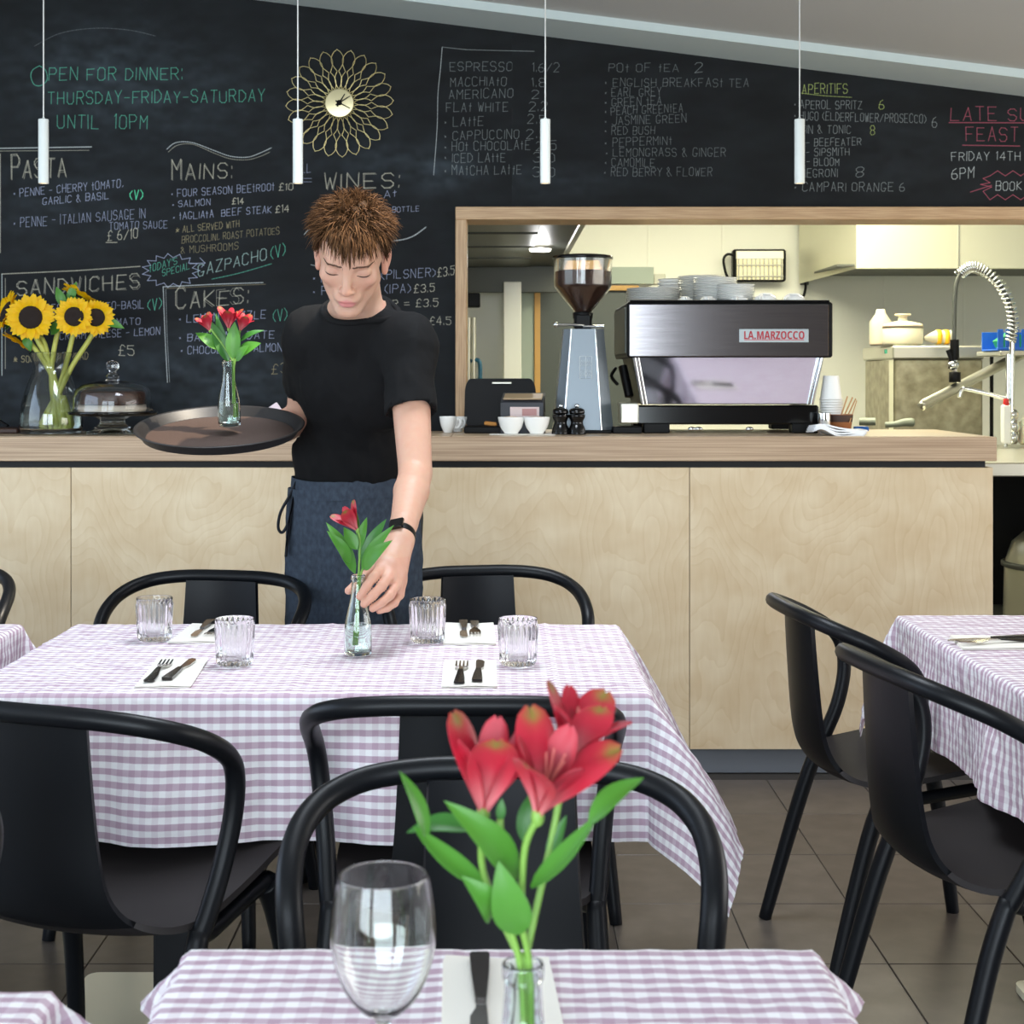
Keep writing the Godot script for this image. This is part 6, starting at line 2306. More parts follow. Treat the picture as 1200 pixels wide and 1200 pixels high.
func blob(list: Array, at_: Vector3, basis_: Basis, rad: Vector3, k := 0.01, cut := false) -> void:
	var o := Bone.new()
	o.kind = 1
	o.a = at_
	o.inv = basis_.inverse()
	o.rad = rad
	o.k = k
	o.cut = cut
	list.append(o)


func plane_cut(list: Array, at_: Vector3, normal: Vector3, k := 0.004) -> void:   # removes what lies on the normal's side
	var o := Bone.new()
	o.kind = 2
	o.a = at_
	o.b = -normal.normalized()
	o.k = k
	o.cut = true
	list.append(o)


func field(list: Array, p: Vector3) -> float:
	var d := 1e3
	for o: Bone in list:
		var e := o.dist(p)
		if o.cut:
			e = -e
			var h := clampf(0.5 + 0.5 * (e - d) / o.k, 0.0, 1.0)
			if d < e + o.k:
				d = lerpf(d, e, h) + o.k * h * (1.0 - h)
		elif e < d + o.k:
			var h := clampf(0.5 + 0.5 * (d - e) / o.k, 0.0, 1.0)
			d = lerpf(d, e, h) - o.k * h * (1.0 - h)
	return d


func nets(sh: Shape, list: Array, lo: Vector3, hi: Vector3, cell: float, ripple = null) -> void:
	var n := Vector3i(ceili((hi.x - lo.x) / cell), ceili((hi.y - lo.y) / cell), ceili((hi.z - lo.z) / cell))
	var bs := 6
	n = Vector3i(ceili(n.x / float(bs)) * bs, ceili(n.y / float(bs)) * bs, ceili(n.z / float(bs)) * bs)
	var px := n.x + 1
	var pxy := px * (n.y + 1)
	var val := PackedFloat32Array()
	val.resize(pxy * (n.z + 1))
	val.fill(1e9)
	var cells := PackedInt32Array()
	cells.resize(val.size())
	cells.fill(-1)
	var reach := bs * cell * 0.87
	var blocks := []
	for bz in n.z / bs:
		for by in n.y / bs:
			for bx in n.x / bs:
				var c := lo + Vector3(bx + 0.5, by + 0.5, bz + 0.5) * bs * cell
				var near := []
				var best := 1e9
				var ds := []
				for o: Bone in list:
					var e := o.dist(c)
					ds.append(e)
					if not o.cut:
						best = minf(best, e)
				if best > reach * 1.6 + 0.03:
					continue
				for i in list.size():
					var o: Bone = list[i]
					if o.cut:
						if ds[i] < reach * 1.5 + o.k:
							near.append(o)
					elif ds[i] < best + reach * 2.2 + o.k:
						near.append(o)
				var dc := field(near, c)
				if absf(dc) > reach * 1.5 + 0.02:
					continue
				blocks.append(Vector3i(bx, by, bz) * bs)
				for z in range(bz * bs, bz * bs + bs + 1):
					for y in range(by * bs, by * bs + bs + 1):
						var row := z * pxy + y * px
						for x in range(bx * bs, bx * bs + bs + 1):
							if val[row + x] > 1e8:
								var p := lo + Vector3(x, y, z) * cell
								var f := field(near, p)
								if ripple != null and absf(f) < 0.03:
									f += ripple.call(p)
								val[row + x] = f
	for b: Vector3i in blocks:
		for z in range(b.z, b.z + bs):
			for y in range(b.y, b.y + bs):
				for x in range(b.x, b.x + bs):
					var i := z * pxy + y * px + x
					var v := [val[i], val[i + 1], val[i + px], val[i + px + 1], val[i + pxy], val[i + pxy + 1], val[i + pxy + px], val[i + pxy + px + 1]]
					var neg := 0
					for q in v:
						if q < 0.0:
							neg += 1
					if neg == 0 or neg == 8:
						continue
					var sum := Vector3.ZERO
					var cnt := 0
					for e in EDGES:
						var f0: float = v[e[0]]
						var f1: float = v[e[1]]
						if (f0 < 0.0) != (f1 < 0.0):
							var t := f0 / (f0 - f1)
							var c0: int = e[0]
							var c1: int = e[1]
							sum += Vector3(c0 & 1, (c0 >> 1) & 1, c0 >> 2).lerp(Vector3(c1 & 1, (c1 >> 1) & 1, c1 >> 2), t)
							cnt += 1
					cells[i] = sh.vert(lo + (Vector3(x, y, z) + sum / cnt) * cell)
	for b: Vector3i in blocks:
		for z in range(b.z, b.z + bs):
			for y in range(b.y, b.y + bs):
				for x in range(b.x, b.x + bs):
					var i := z * pxy + y * px + x
					if cells[i] < 0:
						continue
					var s0 := val[i] < 0.0
					if x > 0 and y > 0 and (val[i + pxy] < 0.0) != s0:
						_face(sh, cells, i - 1 - px, i - px, i, i - 1, s0)
					if y > 0 and z > 0 and (val[i + 1] < 0.0) != s0:
						_face(sh, cells, i - px - pxy, i - pxy, i, i - px, s0)
					if x > 0 and z > 0 and (val[i + px] < 0.0) != s0:
						_face(sh, cells, i - pxy - 1, i - 1, i, i - pxy, s0)


const EDGES := [[0, 1], [2, 3], [4, 5], [6, 7], [0, 2], [1, 3], [4, 6], [5, 7], [0, 4], [1, 5], [2, 6], [3, 7]]


func _face(sh: Shape, cells: PackedInt32Array, a: int, b: int, c: int, d: int, outward: bool) -> void:
	if a < 0 or cells[a] < 0 or cells[b] < 0 or cells[c] < 0 or cells[d] < 0:
		return
	if outward:
		sh.quad(cells[a], cells[b], cells[c], cells[d])
	else:
		sh.quad(cells[a], cells[d], cells[c], cells[b])


# ---------------------------------------------------------------- the waiter
const HEAD_AT := Vector3(-0.3363, 1.568, -3.53)


func head_frame() -> Transform3D:
	var b := Basis(Vector3.UP, deg_to_rad(1)) * Basis(Vector3(0, 0, 1), deg_to_rad(-4)) * Basis(Vector3.RIGHT, deg_to_rad(35))
	return Transform3D(b, HEAD_AT)


func head_bones(list: Array) -> void:
	var h := head_frame()
	var b := h.basis
	var P := func(x: float, y: float, z: float) -> Vector3: return h * Vector3(x, y, z)
	blob(list, P.call(0, 0.045, -0.008), b, Vector3(0.0745, 0.086, 0.097), 0.02)
	blob(list, P.call(0, -0.008, 0.030), b, Vector3(0.0585, 0.082, 0.062), 0.03)
	for s in [-1.0, 1.0]:
		bone(list, P.call(s * 0.047, -0.045, 0.010), P.call(s * 0.016, -0.092, 0.066), 0.020, 0.017, 0.025)
		blob(list, P.call(s * 0.045, -0.012, 0.058), b, Vector3(0.020, 0.017, 0.020), 0.02)
	blob(list, P.call(0, -0.096, 0.074), b, Vector3(0.019, 0.015, 0.016), 0.018)
	bone(list, P.call(-0.032, 0.034, 0.079), P.call(0.032, 0.034, 0.079), 0.0125, 0.0125, 0.018)
	blob(list, P.call(0, 0.066, 0.062), b, Vector3(0.056, 0.036, 0.032), 0.02)
	for s in [-1.0, 1.0]:
		blob(list, P.call(s * 0.0345, 0.013, 0.100), b, Vector3(0.019, 0.0125, 0.017), 0.012, true)
		blob(list, P.call(s * 0.035, 0.0115, 0.0750), b, Vector3(0.0165, 0.0125, 0.0132), 0.004)
	bone(list, P.call(0, 0.020, 0.086), P.call(0, -0.022, 0.1075), 0.0085, 0.0105, 0.010)
	blob(list, P.call(0, -0.0255, 0.1085), b, Vector3(0.0115, 0.0095, 0.0105), 0.006)
	for s in [-1.0, 1.0]:
		blob(list, P.call(s * 0.0125, -0.0285, 0.098), b, Vector3(0.0078, 0.0075, 0.0105), 0.005)
		blob(list, P.call(s * 0.0072, -0.0365, 0.1025), b, Vector3(0.0036, 0.003, 0.0048), 0.002, true)
	blob(list, P.call(0, -0.055, 0.082), b, Vector3(0.030, 0.020, 0.016), 0.015)
	blob(list, P.call(0, -0.0560, 0.0945), b, Vector3(0.0205, 0.0058, 0.0085), 0.005)
	blob(list, P.call(0, -0.0680, 0.0925), b, Vector3(0.0180, 0.0064, 0.0092), 0.005)
	bone(list, P.call(-0.023, -0.0625, 0.0965), P.call(0.0, -0.0615, 0.1045), 0.0016, 0.0016, 0.003, true)
	bone(list, P.call(0.023, -0.0625, 0.0965), P.call(0.0, -0.0615, 0.1045), 0.0016, 0.0016, 0.003, true)
	blob(list, P.call(0, -0.080, 0.094), b, Vector3(0.016, 0.005, 0.006), 0.008, true)
	for s in [-1.0, 1.0]:
		var eb: Basis = b * Basis(Vector3.UP, s * -0.45) * Basis(Vector3.RIGHT, -0.2)
		blob(list, P.call(s * 0.0790, -0.004, -0.012), eb, Vector3(0.0065, 0.0315, 0.0185), 0.006)
		blob(list, P.call(s * 0.0840, 0.002, -0.008), eb, Vector3(0.0045, 0.020, 0.010), 0.004, true)
		blob(list, P.call(s * 0.0770, -0.030, -0.003), eb, Vector3(0.006, 0.010, 0.008), 0.006)


const NECK := Vector3(-0.337, 1.432, -3.69)
const SH_L := Vector3(-0.214, 1.375, -3.615)   # his left shoulder, right in the view
const SH_R := Vector3(-0.455, 1.395, -3.765)
const EL_L := Vector3(-0.187, 1.081, -3.46)
const WR_L := Vector3(-0.2055, 0.958, -3.22)
const EL_R := Vector3(-0.507, 1.192, -3.985)
const WR_R := Vector3(-0.604, 1.144, -3.888)


func arm_bones(list: Array) -> void:
	var h := head_frame()
	bone(list, h * Vector3(0, -0.035, -0.03), NECK + Vector3(0, 0.0, -0.02), 0.056, 0.062, 0.02)
	bone(list, h * Vector3(0.03, -0.07, 0.0), NECK + Vector3(0.012, -0.02, 0.045), 0.020, 0.018, 0.03)
	bone(list, h * Vector3(-0.03, -0.07, 0.0), NECK + Vector3(-0.012, -0.02, 0.045), 0.020, 0.018, 0.03)
	bone(list, NECK + Vector3(0, -0.005, -0.01), SH_L.lerp(NECK, 0.3), 0.06, 0.05, 0.04)
	bone(list, NECK + Vector3(0, -0.005, -0.01), SH_R.lerp(NECK, 0.3), 0.06, 0.05, 0.04)
	bone(list, SH_L, SH_L.lerp(EL_L, 0.45), 0.050, 0.0455, 0.006)
	bone(list, SH_L.lerp(EL_L, 0.45), EL_L, 0.0445, 0.0375, 0.006)
	var f := EL_L.lerp(WR_L, 0.28)
	bone(list, EL_L, f, 0.0370, 0.0390, 0.006)
	bone(list, f, EL_L.lerp(WR_L, 0.75), 0.0390, 0.0295, 0.006)
	bone(list, EL_L.lerp(WR_L, 0.75), WR_L, 0.0295, 0.0258, 0.006)
	bone(list, SH_R, EL_R, 0.050, 0.040, 0.006)
	bone(list, EL_R, EL_R.lerp(WR_R, 0.4), 0.040, 0.041, 0.006)
	bone(list, EL_R.lerp(WR_R, 0.4), WR_R, 0.041, 0.027, 0.006)


func torso_bones(list: Array, grow := 0.0) -> void:
	var ax := (SH_L - SH_R).normalized()
	var chest := Vector3(-0.342, 1.285, -3.80)
	var waist := Vector3(-0.372, 1.10, -3.95)
	var hips := Vector3(-0.377, 0.96, -4.02)
	bone(list, chest - ax * 0.065, chest + ax * 0.065, 0.098 + grow, 0.098 + grow, 0.05)
	bone(list, chest + Vector3(0, 0.07, 0.05) - ax * 0.07, chest + Vector3(0, 0.07, 0.05) + ax * 0.07, 0.082 + grow, 0.082 + grow, 0.06)
	bone(list, waist - Vector3(0.052, 0, 0.0), waist + Vector3(0.052, 0, 0.0), 0.092 + grow, 0.092 + grow, 0.07)
	bone(list, hips - Vector3(0.065, 0, 0), hips + Vector3(0.065, 0, 0), 0.098 + grow, 0.098 + grow, 0.06)
	bone(list, SH_R, NECK + Vector3(-0.02, -0.02, -0.02), 0.056 + grow, 0.058 + grow, 0.05)
	bone(list, SH_L, NECK + Vector3(0.02, -0.02, -0.02), 0.056 + grow, 0.058 + grow, 0.05)
	bone(list, chest + Vector3(0, 0.02, 0), waist, 0.10 + grow, 0.09 + grow, 0.06)


func finger(list: Array, pts: Array, r0: float, r1: float) -> void:
	for k in pts.size() - 1:
		var t0 := float(k) / (pts.size() - 1)
		var t1 := float(k + 1) / (pts.size() - 1)
		bone(list, pts[k], pts[k + 1], lerpf(r0, r1, t0), lerpf(r0, r1, t1), 0.0035)


func bent(a: Vector3, b: Vector3, bulge: Vector3) -> Array:   # knuckle, two bent joints, tip
	return [a, a.lerp(b, 0.42) + bulge, a.lerp(b, 0.74) + bulge * 0.85, b]


func hand_left(list: Array) -> void:
	var w := WR_L
	var mcp := [Vector3(-0.2395, 0.9090, -3.122), Vector3(-0.2205, 0.8975, -3.114), Vector3(-0.2075, 0.8780, -3.120), Vector3(-0.2030, 0.8570, -3.134)]
	var tips := [Vector3(-0.2750, 0.8640, -3.058), Vector3(-0.2660, 0.8495, -3.055), Vector3(-0.2500, 0.8400, -3.060), Vector3(-0.2380, 0.8330, -3.076)]
	var bulge := [Vector3(0.004, 0.008, 0.012), Vector3(0.006, 0.004, 0.013), Vector3(0.008, 0.001, 0.012), Vector3(0.008, -0.002, 0.010)]
	for k in 4:
		bone(list, w + Vector3(-0.006 + 0.004 * k, 0.0, 0.0), mcp[k], 0.0185, 0.0118, 0.016)
		finger(list, bent(mcp[k], tips[k], bulge[k]), [0.0108, 0.0110, 0.0104, 0.0092][k], [0.0079, 0.0081, 0.0078, 0.0070][k])
	for k in 3:
		bone(list, mcp[k].lerp(w, 0.25), mcp[k + 1].lerp(w, 0.25), 0.0125, 0.0125, 0.012)
	bone(list, w + Vector3(-0.012, -0.004, 0.012), Vector3(-0.246, 0.915, -3.158), 0.0170, 0.0125, 0.012)
	finger(list, [Vector3(-0.246, 0.915, -3.158), Vector3(-0.276, 0.891, -3.134), Vector3(-0.3020, 0.8685, -3.106)], 0.0112, 0.0080)


func hand_right(list: Array) -> void:   # flat under the tray
	var w := WR_R
	var dirs := [Vector3(-0.88, -0.08, 0.46), Vector3(-0.78, -0.10, 0.62), Vector3(-0.66, -0.12, 0.74), Vector3(-0.5, -0.14, 0.85)]
	for k in 4:
		var d: Vector3 = dirs[k].normalized()
		var m: Vector3 = w + Vector3(-0.060, 0.012, 0.060) + Vector3(0.012, 0, 0.014) * (k - 1.5)
		bone(list, w, m, 0.019, 0.0115, 0.016)
		finger(list, [m, m + d * 0.04, m + d * 0.062, m + d * (0.082 - 0.006 * absf(k - 1))], 0.0095, 0.0070)
	bone(list, w, w + Vector3(-0.050, 0.010, 0.0), 0.017, 0.0115, 0.012)
	finger(list, [w + Vector3(-0.050, 0.010, 0.0), w + Vector3(-0.080, 0.020, 0.0), w + Vector3(-0.105, 0.022, 0.006)], 0.0105, 0.0078)


func skin_tints(s: Shape) -> void:
	var h := head_frame().affine_inverse()
	var base := Color(0.600, 0.360, 0.255)
	var red := Color(0.590, 0.260, 0.190)
	var lip := Color(0.560, 0.205, 0.190)
	var lid := Color(0.560, 0.310, 0.235)
	var nz := FastNoiseLite.new()
	nz.frequency = 60.0
	s.has_tint = true
	for k in s.v.size():
		var p := s.v[k]
		var c := base
		c = c.lerp(red, 0.16 + 0.22 * nz.get_noise_3dv(p))
		var q := h * p
		if q.length() < 0.17:
			var u := Vector2(q.x, (q.y + 0.062) * 1.0)
			var m := 0.0
			if q.z > 0.082:
				m = 1.0 - smoothstep(0.75, 1.05, sqrt(pow(u.x / 0.0235, 2) + pow(u.y / (0.0125 - 0.004 * absf(u.x) / 0.0235), 2)))
			c = c.lerp(lip, 0.95 * m)
			c = c.lerp(red, 0.28 * exp(-pow((absf(q.x) - 0.040) / 0.018, 2) - pow((q.y + 0.022) / 0.02, 2)) * (1.0 if q.z > 0.03 else 0.0))
			c = c.lerp(red, 0.45 * exp(-q.x * q.x / 0.00016 - pow((q.y + 0.028) / 0.014, 2)) * (1.0 if q.z > 0.09 else 0.0))
			c = c.lerp(lid, 0.6 * exp(-pow((absf(q.x) - 0.032) / 0.014, 2) - pow((q.y - 0.010) / 0.009, 2)) * (1.0 if q.z > 0.05 else 0.0))
			if absf(q.x) > 0.072 and q.y < 0.04:
				c = c.lerp(red, 0.6)
		elif p.z > -3.2 and p.y < 0.93:
			c = c.lerp(red, 0.30)
		s.c[k] = c


func hair_mask(d: Vector3) -> float:   # d: unit direction in the head's frame; 1 where hair grows
	var side := smoothstep(0.55, 0.9, absf(d.x))
	var line := 0.50
	if d.z > 0.0:
		line = lerpf(0.50, lerpf(-0.38, 0.38, smoothstep(0.05, 0.62, d.z)), side)
		line = lerpf(lerpf(-0.40, 0.50, smoothstep(0.0, 0.45, d.z)), line, smoothstep(0.1, 0.4, d.z))
	else:
		line = lerpf(-0.40, -0.66, smoothstep(0.0, 0.5, -d.z))
	return smoothstep(line - 0.05, line + 0.05, d.y)


func hair(t: Node3D) -> void:
	var h := head_frame()
	var r := RandomNumberGenerator.new()
	r.seed = 321
	var skull := Vector3(0.0775, 0.0890, 0.1000)
	var mid := Vector3(0, 0.045, -0.008)
	var cap := Shape.new()
	cap.has_tint = true
	cap.tint = Color(0.040, 0.020, 0.010)
	var rows := []
	for j in 33:
		var row := []
		for i in 49:
			var th := PI * j / 32.0
			var ph := TAU * i / 48.0
			var d := Vector3(sin(th) * sin(ph), cos(th), sin(th) * cos(ph))
			var m := hair_mask(d)
			row.append(h * (mid + d * skull * (0.95 + 0.09 * m + 0.05 * m * smoothstep(0.2, 0.9, d.y))))
		rows.append(row)
	cap.sheet(rows)
	var tips := [Color(0.175, 0.090, 0.043), Color(0.118, 0.060, 0.029), Color(0.078, 0.039, 0.019), Color(0.048, 0.025, 0.013)]
	var whorl := FastNoiseLite.new()
	whorl.seed = 12
	whorl.frequency = 2.4
	var count := 0
	var tries := 0
	while count < 3000 and tries < 40000:
		tries += 1
		var d := Vector3(r.randfn(), r.randfn(), r.randfn()).normalized()
		if hair_mask(d) < 0.5 or d.z < -0.6:
			continue
		count += 1
		var root := mid + d * skull * 1.0
		var high := smoothstep(0.10, 0.62, d.y)
		var nrm := (d / skull).normalized()
		var fore := smoothstep(0.35, 0.8, d.z) * smoothstep(0.25, 0.5, d.y)
		# neighbouring strands lean the same way and gather into tufts
		var lean := Vector3(whorl.get_noise_3d(d.x * 2, d.y * 2, d.z * 2), whorl.get_noise_3d(d.x * 2 + 9, d.y * 2, d.z * 2), whorl.get_noise_3d(d.x * 2, d.y * 2 + 17, d.z * 2)) * 2.3
		var jit := Vector3(r.randfn(), r.randfn(), r.randfn()) * 0.17
		var flow := Vector3(d.x * 0.35, 0.0, 0.45) + lean + jit
		var ln := lerpf(0.022, 0.052, high) * r.randf_range(0.7, 1.15) * (1.0 + 0.45 * whorl.get_noise_3d(d.x * 2.5 + 31, d.y * 2.5, d.z * 2.5))
		var dir := Vector3.ZERO
		if high < 0.45:
			flow = Vector3(d.x * 0.25, -0.95, 0.25) + lean * 0.3 + jit
			dir = (nrm * 0.28 + flow * 0.8).normalized()
		elif fore > 0.3:
			dir = (nrm * 0.38 + Vector3(0.10, -0.15, 0.70) + lean * 0.55 + jit).normalized()
		elif absf(d.x) > 0.45:
			dir = (nrm * 0.5 + Vector3(signf(d.x) * 0.55, -0.10, 0.20) + lean * 0.5 + jit).normalized()
		else:
			dir = (nrm * 0.62 + flow * 0.7).normalized()
		var droop := Vector3(0, -1, 0) * (0.9 if fore > 0.3 else 0.45) - nrm * 0.35
		var pts := []
		var rad := []
		var w := r.randf_range(0.0014, 0.0029)
		for q in 6:
			var u := q / 5.0
			pts.append(h * (root + dir * ln * u + droop * ln * 0.55 * u * u))
			rad.append(w * (1.0 - 0.88 * pow(u, 1.5)))
		cap.tint = tips[mini(3, int(r.randf() * 4.0))]
		if high < 0.45:
			cap.tint = tips[2 + r.randi() % 2]
		cap.tube(pts, rad, 4, true, 0.6)
	# loose locks of the fringe over the forehead
	for k in 46:
		var x := lerpf(-0.056, 0.054, k / 45.0) + r.randf_range(-0.003, 0.003)
		var root := Vector3(x * 0.86, 0.102 + r.randf_range(-0.008, 0.008), 0.070 - absf(x) * 0.3)
		var len_ := r.randf_range(0.05, 1.0) * (1.1 if absf(x) < 0.03 else 0.85)
		var end := Vector3(x + r.randf_range(-0.006, 0.014), lerpf(0.072, 0.034, len_), 0.104 - absf(x) * 0.36 - x * x * 4.0)
		cap.tint = tips[1 + r.randi() % 3]
		var c := root.lerp(end, 0.5) + Vector3(0, 0.012, 0.016)
		cap.tube(spline([h * root, h * c, h * end], 4), [0.0030, 0.0030, 0.0029, 0.0027, 0.0024, 0.0020, 0.0014, 0.0008, 0.0003], 5, true, 0.6)
	var m := mat(Color.WHITE, 0.6, 0.0, 0.2)
	m.vertex_color_use_as_albedo = true
	part("hair", cap, m, t)
	# brows and lashes, laid on the face
	var face := []
	head_bones(face)
	var on_face := func(x: float, y: float) -> float:
		var z := 0.13
		while z > 0.03 and field(face, h * Vector3(x, y, z)) > 0.0:
			z -= 0.0006
		return z
	var bs := Shape.new()
	for s in [-1.0, 1.0]:
		for k in 40:
			var u := k / 39.0
			var q := []
			for j in 4:
				var x := lerpf(0.012, 0.047, u) + 0.0034 * j
				var y := 0.0310 + 0.0050 * sin(minf(u + 0.03 * j, 1.15) * 2.2) - 0.004 * u + (r.randf_range(-0.0024, 0.0024) if j == 0 else 0.0)
				q.append(h * Vector3(s * x, y + 0.0004 * j, on_face.call(s * x, y) + 0.0007))
			bs.tube(q, [0.0012, 0.0017, 0.0013, 0.0004], 4)
	part("eyebrows", bs, mat(rgb(88, 58, 40), 0.6), t)
	var ls := Shape.new()
	for s in [-1.0, 1.0]:
		var pts := []
		for k in 11:
			var u := k / 10.0
			var x := lerpf(0.0205, 0.050, u)
			var y := 0.0060 + 0.0016 * u - 0.0030 * sin(PI * u)
			pts.append(h * Vector3(s * x, y, on_face.call(s * x, y) + 0.0004))
		ls.tube(pts, [0.0007, 0.0012, 0.0015, 0.0018, 0.0019, 0.0019, 0.0019, 0.0019, 0.0017, 0.0013, 0.0007], 5)
	part("eyelashes", ls, mat(rgb(50, 32, 24), 0.6), t)


func build_waiter() -> void:
	var t := thing("person", "young man in black t-shirt and apron setting down a vase, tray on his other hand", "person", Vector3(-0.377, 0, -4.02))
	var shift := -Vector3(-0.377, 0, -4.02)
	# skin: head, neck, arms, hands and what the clothes hide
	var skin := Shape.new()
	var list := []
	head_bones(list)
	arm_bones(list)
	nets(skin, list, HEAD_AT + Vector3(-0.11, -0.125, -0.12), HEAD_AT + Vector3(0.11, 0.15, 0.125), 0.0030)
	list = []
	arm_bones(list)
	head_bones(list)
	nets(skin, list, NECK + Vector3(-0.16, -0.06, -0.12), Vector3(-0.18, 1.475, -3.52), 0.006)
	list = []
	arm_bones(list)
	hand_left(list)
	nets(skin, list, Vector3(-0.33, 0.815, -3.235), Vector3(-0.165, 0.995, -3.035), 0.0030)
	list = []
	arm_bones(list)
	nets(skin, list, Vector3(-0.28, 0.90, -3.70), Vector3(-0.12, 1.40, -3.205), 0.007)
	list = []
	arm_bones(list)
	hand_right(list)
	nets(skin, list, Vector3(-0.80, 1.07, -3.94), Vector3(-0.57, 1.20, -3.66), 0.0036)
	nets(skin, list, Vector3(-0.625, 1.07, -4.06), Vector3(-0.40, 1.42, -3.70), 0.007)
	list = []
	torso_bones(list, -0.012)
	nets(skin, list, Vector3(-0.58, 0.85, -4.16), Vector3(-0.13, 1.50, -3.50), 0.013)
	skin_tints(skin)
	for k in skin.v.size():
		skin.v[k] += shift
	var sm := mat(Color.WHITE, 0.46, 0.0, 0.42)
	sm.vertex_color_use_as_albedo = true
	sm.subsurf_scatter_enabled = true
	sm.subsurf_scatter_strength = 0.12
	part("body", skin, sm, t)

	# black t-shirt
	var shirt := Shape.new()
	list = []
	torso_bones(list, 0.010)
	bone(list, SH_L, SH_L.lerp(EL_L, 0.62), 0.060, 0.0595, 0.04)
	bone(list, SH_R, SH_R.lerp(EL_R, 0.62), 0.060, 0.0585, 0.04)
	bone(list, SH_L.lerp(EL_L, 0.735), EL_L, 0.085, 0.085, 0.003, true)
	bone(list, SH_R.lerp(EL_R, 0.78), EL_R + (EL_R - SH_R) * 0.1, 0.082, 0.082, 0.003, true)
	var nv := Vector3(-0.08, 0.9, 0.43).normalized()
	bone(list, NECK - nv * 0.01, NECK + nv * 0.05, 0.074, 0.068, 0.03)
	bone(list, NECK + Vector3(0, -0.010, 0.024), NECK + Vector3(0, 0.012, 0.030), 0.074, 0.070, 0.03)
	bone(list, NECK + nv * 0.127 + Vector3(0, 0, 0.020), NECK + nv * 0.4, 0.12, 0.12, 0.004, true)
	var nz := FastNoiseLite.new()
	nz.frequency = 1.0
	var ripple := func(p: Vector3) -> float: return smoothstep(0.09, 0.2, p.distance_to(NECK)) * 0.0060 * nz.get_noise_3d(p.x * 16.0 + p.y * 7.0, p.y * 9.0 - p.x * 6.0, p.z * 6.0) + 0.003 * nz.get_noise_3d(p.x * 34.0, p.y * 10.0 + p.x * 14.0, 5.0)
	nets(shirt, list, Vector3(-0.62, 0.945, -4.18), Vector3(-0.10, 1.53, -3.42), 0.0068, ripple)
	# the shirt's other sleeve end, cut square to the arm, and the hem
	for k in shirt.v.size():
		shirt.v[k] += shift
	var cloth := mat(rgb(17, 17, 18), 0.85, 0.0, 0.3)
	var tee := part("t_shirt", shirt, cloth, t)
	var col := Shape.new()
	var e1 := nv.cross(Vector3.RIGHT).normalized()
	var e2 := nv.cross(e1)
	var ring := []
	for k in 49:
		var a := TAU * k / 48.0
		var dir := e1 * cos(a) + e2 * sin(a)
		var c0 := NECK + nv * 0.026 + Vector3(0, -0.002, 0.020)
		var rr := 0.115
		while rr > 0.055 and field(list, c0 + dir * rr) > 0.001:
			rr -= 0.001
		ring.append(c0 + dir * (rr - 0.002) + shift)
	for pass_ in 3:   # even the ring out
		var even := []
		for k in 48:
			even.append((ring[(k + 47) % 48] + ring[k] * 2.0 + ring[(k + 1) % 48]) / 4.0)
		even.append(even[0])
		ring = even
	col.tube(ring, 0.0075, 10, false)
	part("collar", col, cloth, tee)
	# apron: a wrap round the hips, open at his left side
	var ap := Shape.new()
	var rows := []
	var top_c := Vector3(-0.374, 1.012, -3.985)
	var low_c := Vector3(-0.382, 0.46, -4.09)
	for j in 33:
		var v := j / 32.0
		var row := []
		for i in 65:
			var u := i / 64.0
			var a := lerpf(-2.75, 2.15, u)     # 0 faces the viewer, positive to the right
			var c := low_c.lerp(top_c, v)
			var rx := lerpf(0.190, 0.157, v) + 0.022 * sin(PI * clampf(1.3 - v, 0, 1)) * 0.6
			var rz := lerpf(0.160, 0.128, v)
			var fold := 0.012 * (1.0 - v * 0.85) * sin(a * 6.0 + 1.4 * sin(v * 3.0)) + 0.006 * nz.get_noise_2d(a * 5.0, v * 4.0) + 0.004 * nz.get_noise_2d(a * 14.0, v * 6.0 + 9.0)
			row.append(c + Vector3(sin(a) * (rx + fold), 0, cos(a) * (rz + fold)) + shift)
		rows.append(row)
	ap.sheet(rows, 0.003)
	var denim := tri_map(mat(Color.WHITE, 0.9, 0.0, 0.2), Vector3(9, 5, 9))
	denim.albedo_texture = noise_tex(0.03, 4, 91, rgb(50, 57, 67), rgb(72, 81, 93), 256)
	var apron := part("apron", ap, denim, t)
	var wb := Shape.new()
	rows = []
	for j in 5:
		var row := []
		for i in 65:
			var a := TAU * i / 64.0
			row.append(Vector3(-0.374, 0.990 + 0.012 * j + 0.004 * sin(a * 3.0), -3.982) + Vector3(sin(a) * (0.161 - 0.001 * absf(j - 2)), 0, cos(a) * (0.132 - 0.001 * absf(j - 2))) + shift)
		rows.append(row)
	wb.sheet(rows, 0.003)
	part("waistband", wb, denim, apron)
	var tie := Shape.new()
	var d := 3.93
	for loop in [[[350, 563], [342, 580], [331, 600], [328, 618], [333, 624], [340, 612], [346, 590], [352, 572]], [[350, 565], [345, 590], [340, 620], [337, 652]], [[349, 564], [347, 580], [343, 604], [338, 640]]]:
		var pts := []
		for q in loop:
			pts.append(at(q[0] - 2, q[1], d) + shift)
		tie.tube(spline(pts, 4), 0.011, 6, true, 0.35)
	part("apron_tie", tie, mat(rgb(26, 30, 38), 0.9), apron)
	# trousers and shoes
	var tr := Shape.new()
	list = []
	for s in [-1.0, 1.0]:
		var hip := Vector3(-0.377 + s * 0.085, 0.93, -4.04)
		var knee := Vector3(-0.385 + s * 0.095, 0.50, -4.07)
		var ankle := Vector3(-0.39 + s * 0.10, 0.09, -4.11)
		bone(list, hip, knee, 0.095, 0.068, 0.03)
		bone(list, knee, ankle, 0.066, 0.052, 0.03)
	nets(tr, list, Vector3(-0.60, 0.04, -4.24), Vector3(-0.16, 1.04, -3.88), 0.014)
	for k in tr.v.size():
		tr.v[k] += shift
	part("trousers", tr, mat(rgb(30, 26, 26), 0.9), t)
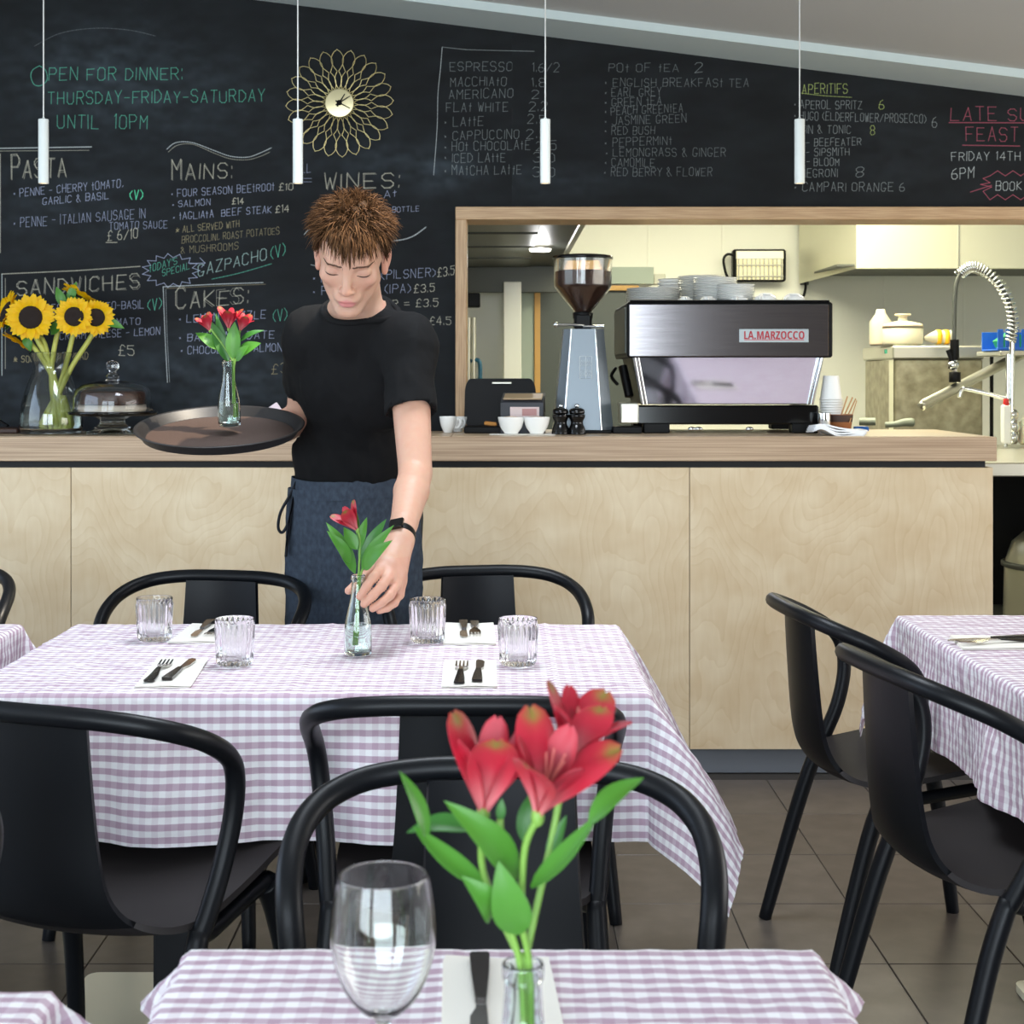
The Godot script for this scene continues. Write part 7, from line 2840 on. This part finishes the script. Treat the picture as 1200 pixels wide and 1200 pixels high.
	for s in [-1.0, 1.0]:
		var sh := Shape.new()
		list = []
		var ank := Vector3(-0.39 + s * 0.10, 0.0, -4.12)
		bone(list, ank + Vector3(0, 0.045, -0.02), ank + Vector3(s * 0.02, 0.035, 0.16), 0.042, 0.036, 0.03)
		bone(list, ank + Vector3(0, 0.05, 0), ank + Vector3(0, 0.13, 0), 0.045, 0.043, 0.03)
		plane_cut(list, Vector3(0, 0.0, 0), Vector3.DOWN)
		nets(sh, list, ank + Vector3(-0.08, -0.01, -0.1), ank + Vector3(0.10, 0.19, 0.23), 0.009)
		for k in sh.v.size():
			sh.v[k] += shift
		part("shoe", sh, M.black, t)
	hair_at(t, shift)
	# wrist watch
	var wt := Shape.new()
	var ax := (WR_L - EL_L).normalized()
	var bx := Basis(ax.cross(Vector3.UP).normalized(), ax, ax.cross(Vector3.UP).normalized().cross(ax).normalized())
	wt.lathe([Vector2(0.0283, -0.010), Vector2(0.0303, -0.009), Vector2(0.0305, 0.009), Vector2(0.0283, 0.010), Vector2(0.0277, 0.0), Vector2(0.0283, -0.010)], 32, Transform3D(bx, EL_L.lerp(WR_L, 0.955) + shift))
	var watch := part("watch_strap", wt, M.black, t)
	var wc := Shape.new()
	var out := Vector3(-0.25, 0.85, 0.35)
	out = (out - ax * out.dot(ax)).normalized()
	wc.box(Transform3D(Basis(ax.cross(out), out, -ax), EL_L.lerp(WR_L, 0.955) + out * 0.033 + shift), Vector3(0.030, 0.009, 0.032), 0.003)
	part("watch_case", wc, M.black_gloss, watch)


func hair_at(t: Node3D, shift: Vector3) -> void:
	var before := t.get_child_count()
	hair(t)
	for k in range(before, t.get_child_count()):
		(t.get_child(k) as Node3D).position = shift


func build_tray() -> void:
	var c := Vector3(-0.6756, 1.16, -3.75)
	var t := thing("serving_tray", "large round dark brown tray balanced on the waiter's hand", "tray", c)
	t.rotation_degrees.x = 12.5
	part("rim", lathed([Vector2(0.0, -0.006), Vector2(0.178, -0.006), Vector2(0.184, -0.004), Vector2(0.196, 0.014), Vector2(0.2035, 0.017), Vector2(0.2045, 0.0195), Vector2(0.2015, 0.021), Vector2(0.194, 0.018), Vector2(0.182, -0.001), Vector2(0.177, -0.0025), Vector2(0, -0.0025)], 72), mat(rgb(34, 32, 32), 0.45), t)
	var m := tri_map(mat(Color.WHITE, 0.62), Vector3(20, 20, 20), false)
	m.albedo_texture = noise_tex(0.06, 3, 51, rgb(62, 48, 42), rgb(84, 66, 58), 128)
	part("lining", lathed([Vector2(0.1765, -0.0024), Vector2(0.1755, -0.0012), Vector2(0, -0.0010)], 72), m, t)


func _ready() -> void:
	setup_view()
	make_materials()
	build_board()
	build_room()
	build_counter()
	build_tables()
	build_chairs()
	build_settings()
	build_bar_things()
	build_kitchen()
	build_pendants()
	build_clock()
	build_near_flowers()
	build_mid_flowers()
	build_waiter()
	build_tray()
	tray_flowers(3.75)
	build_sunflowers()
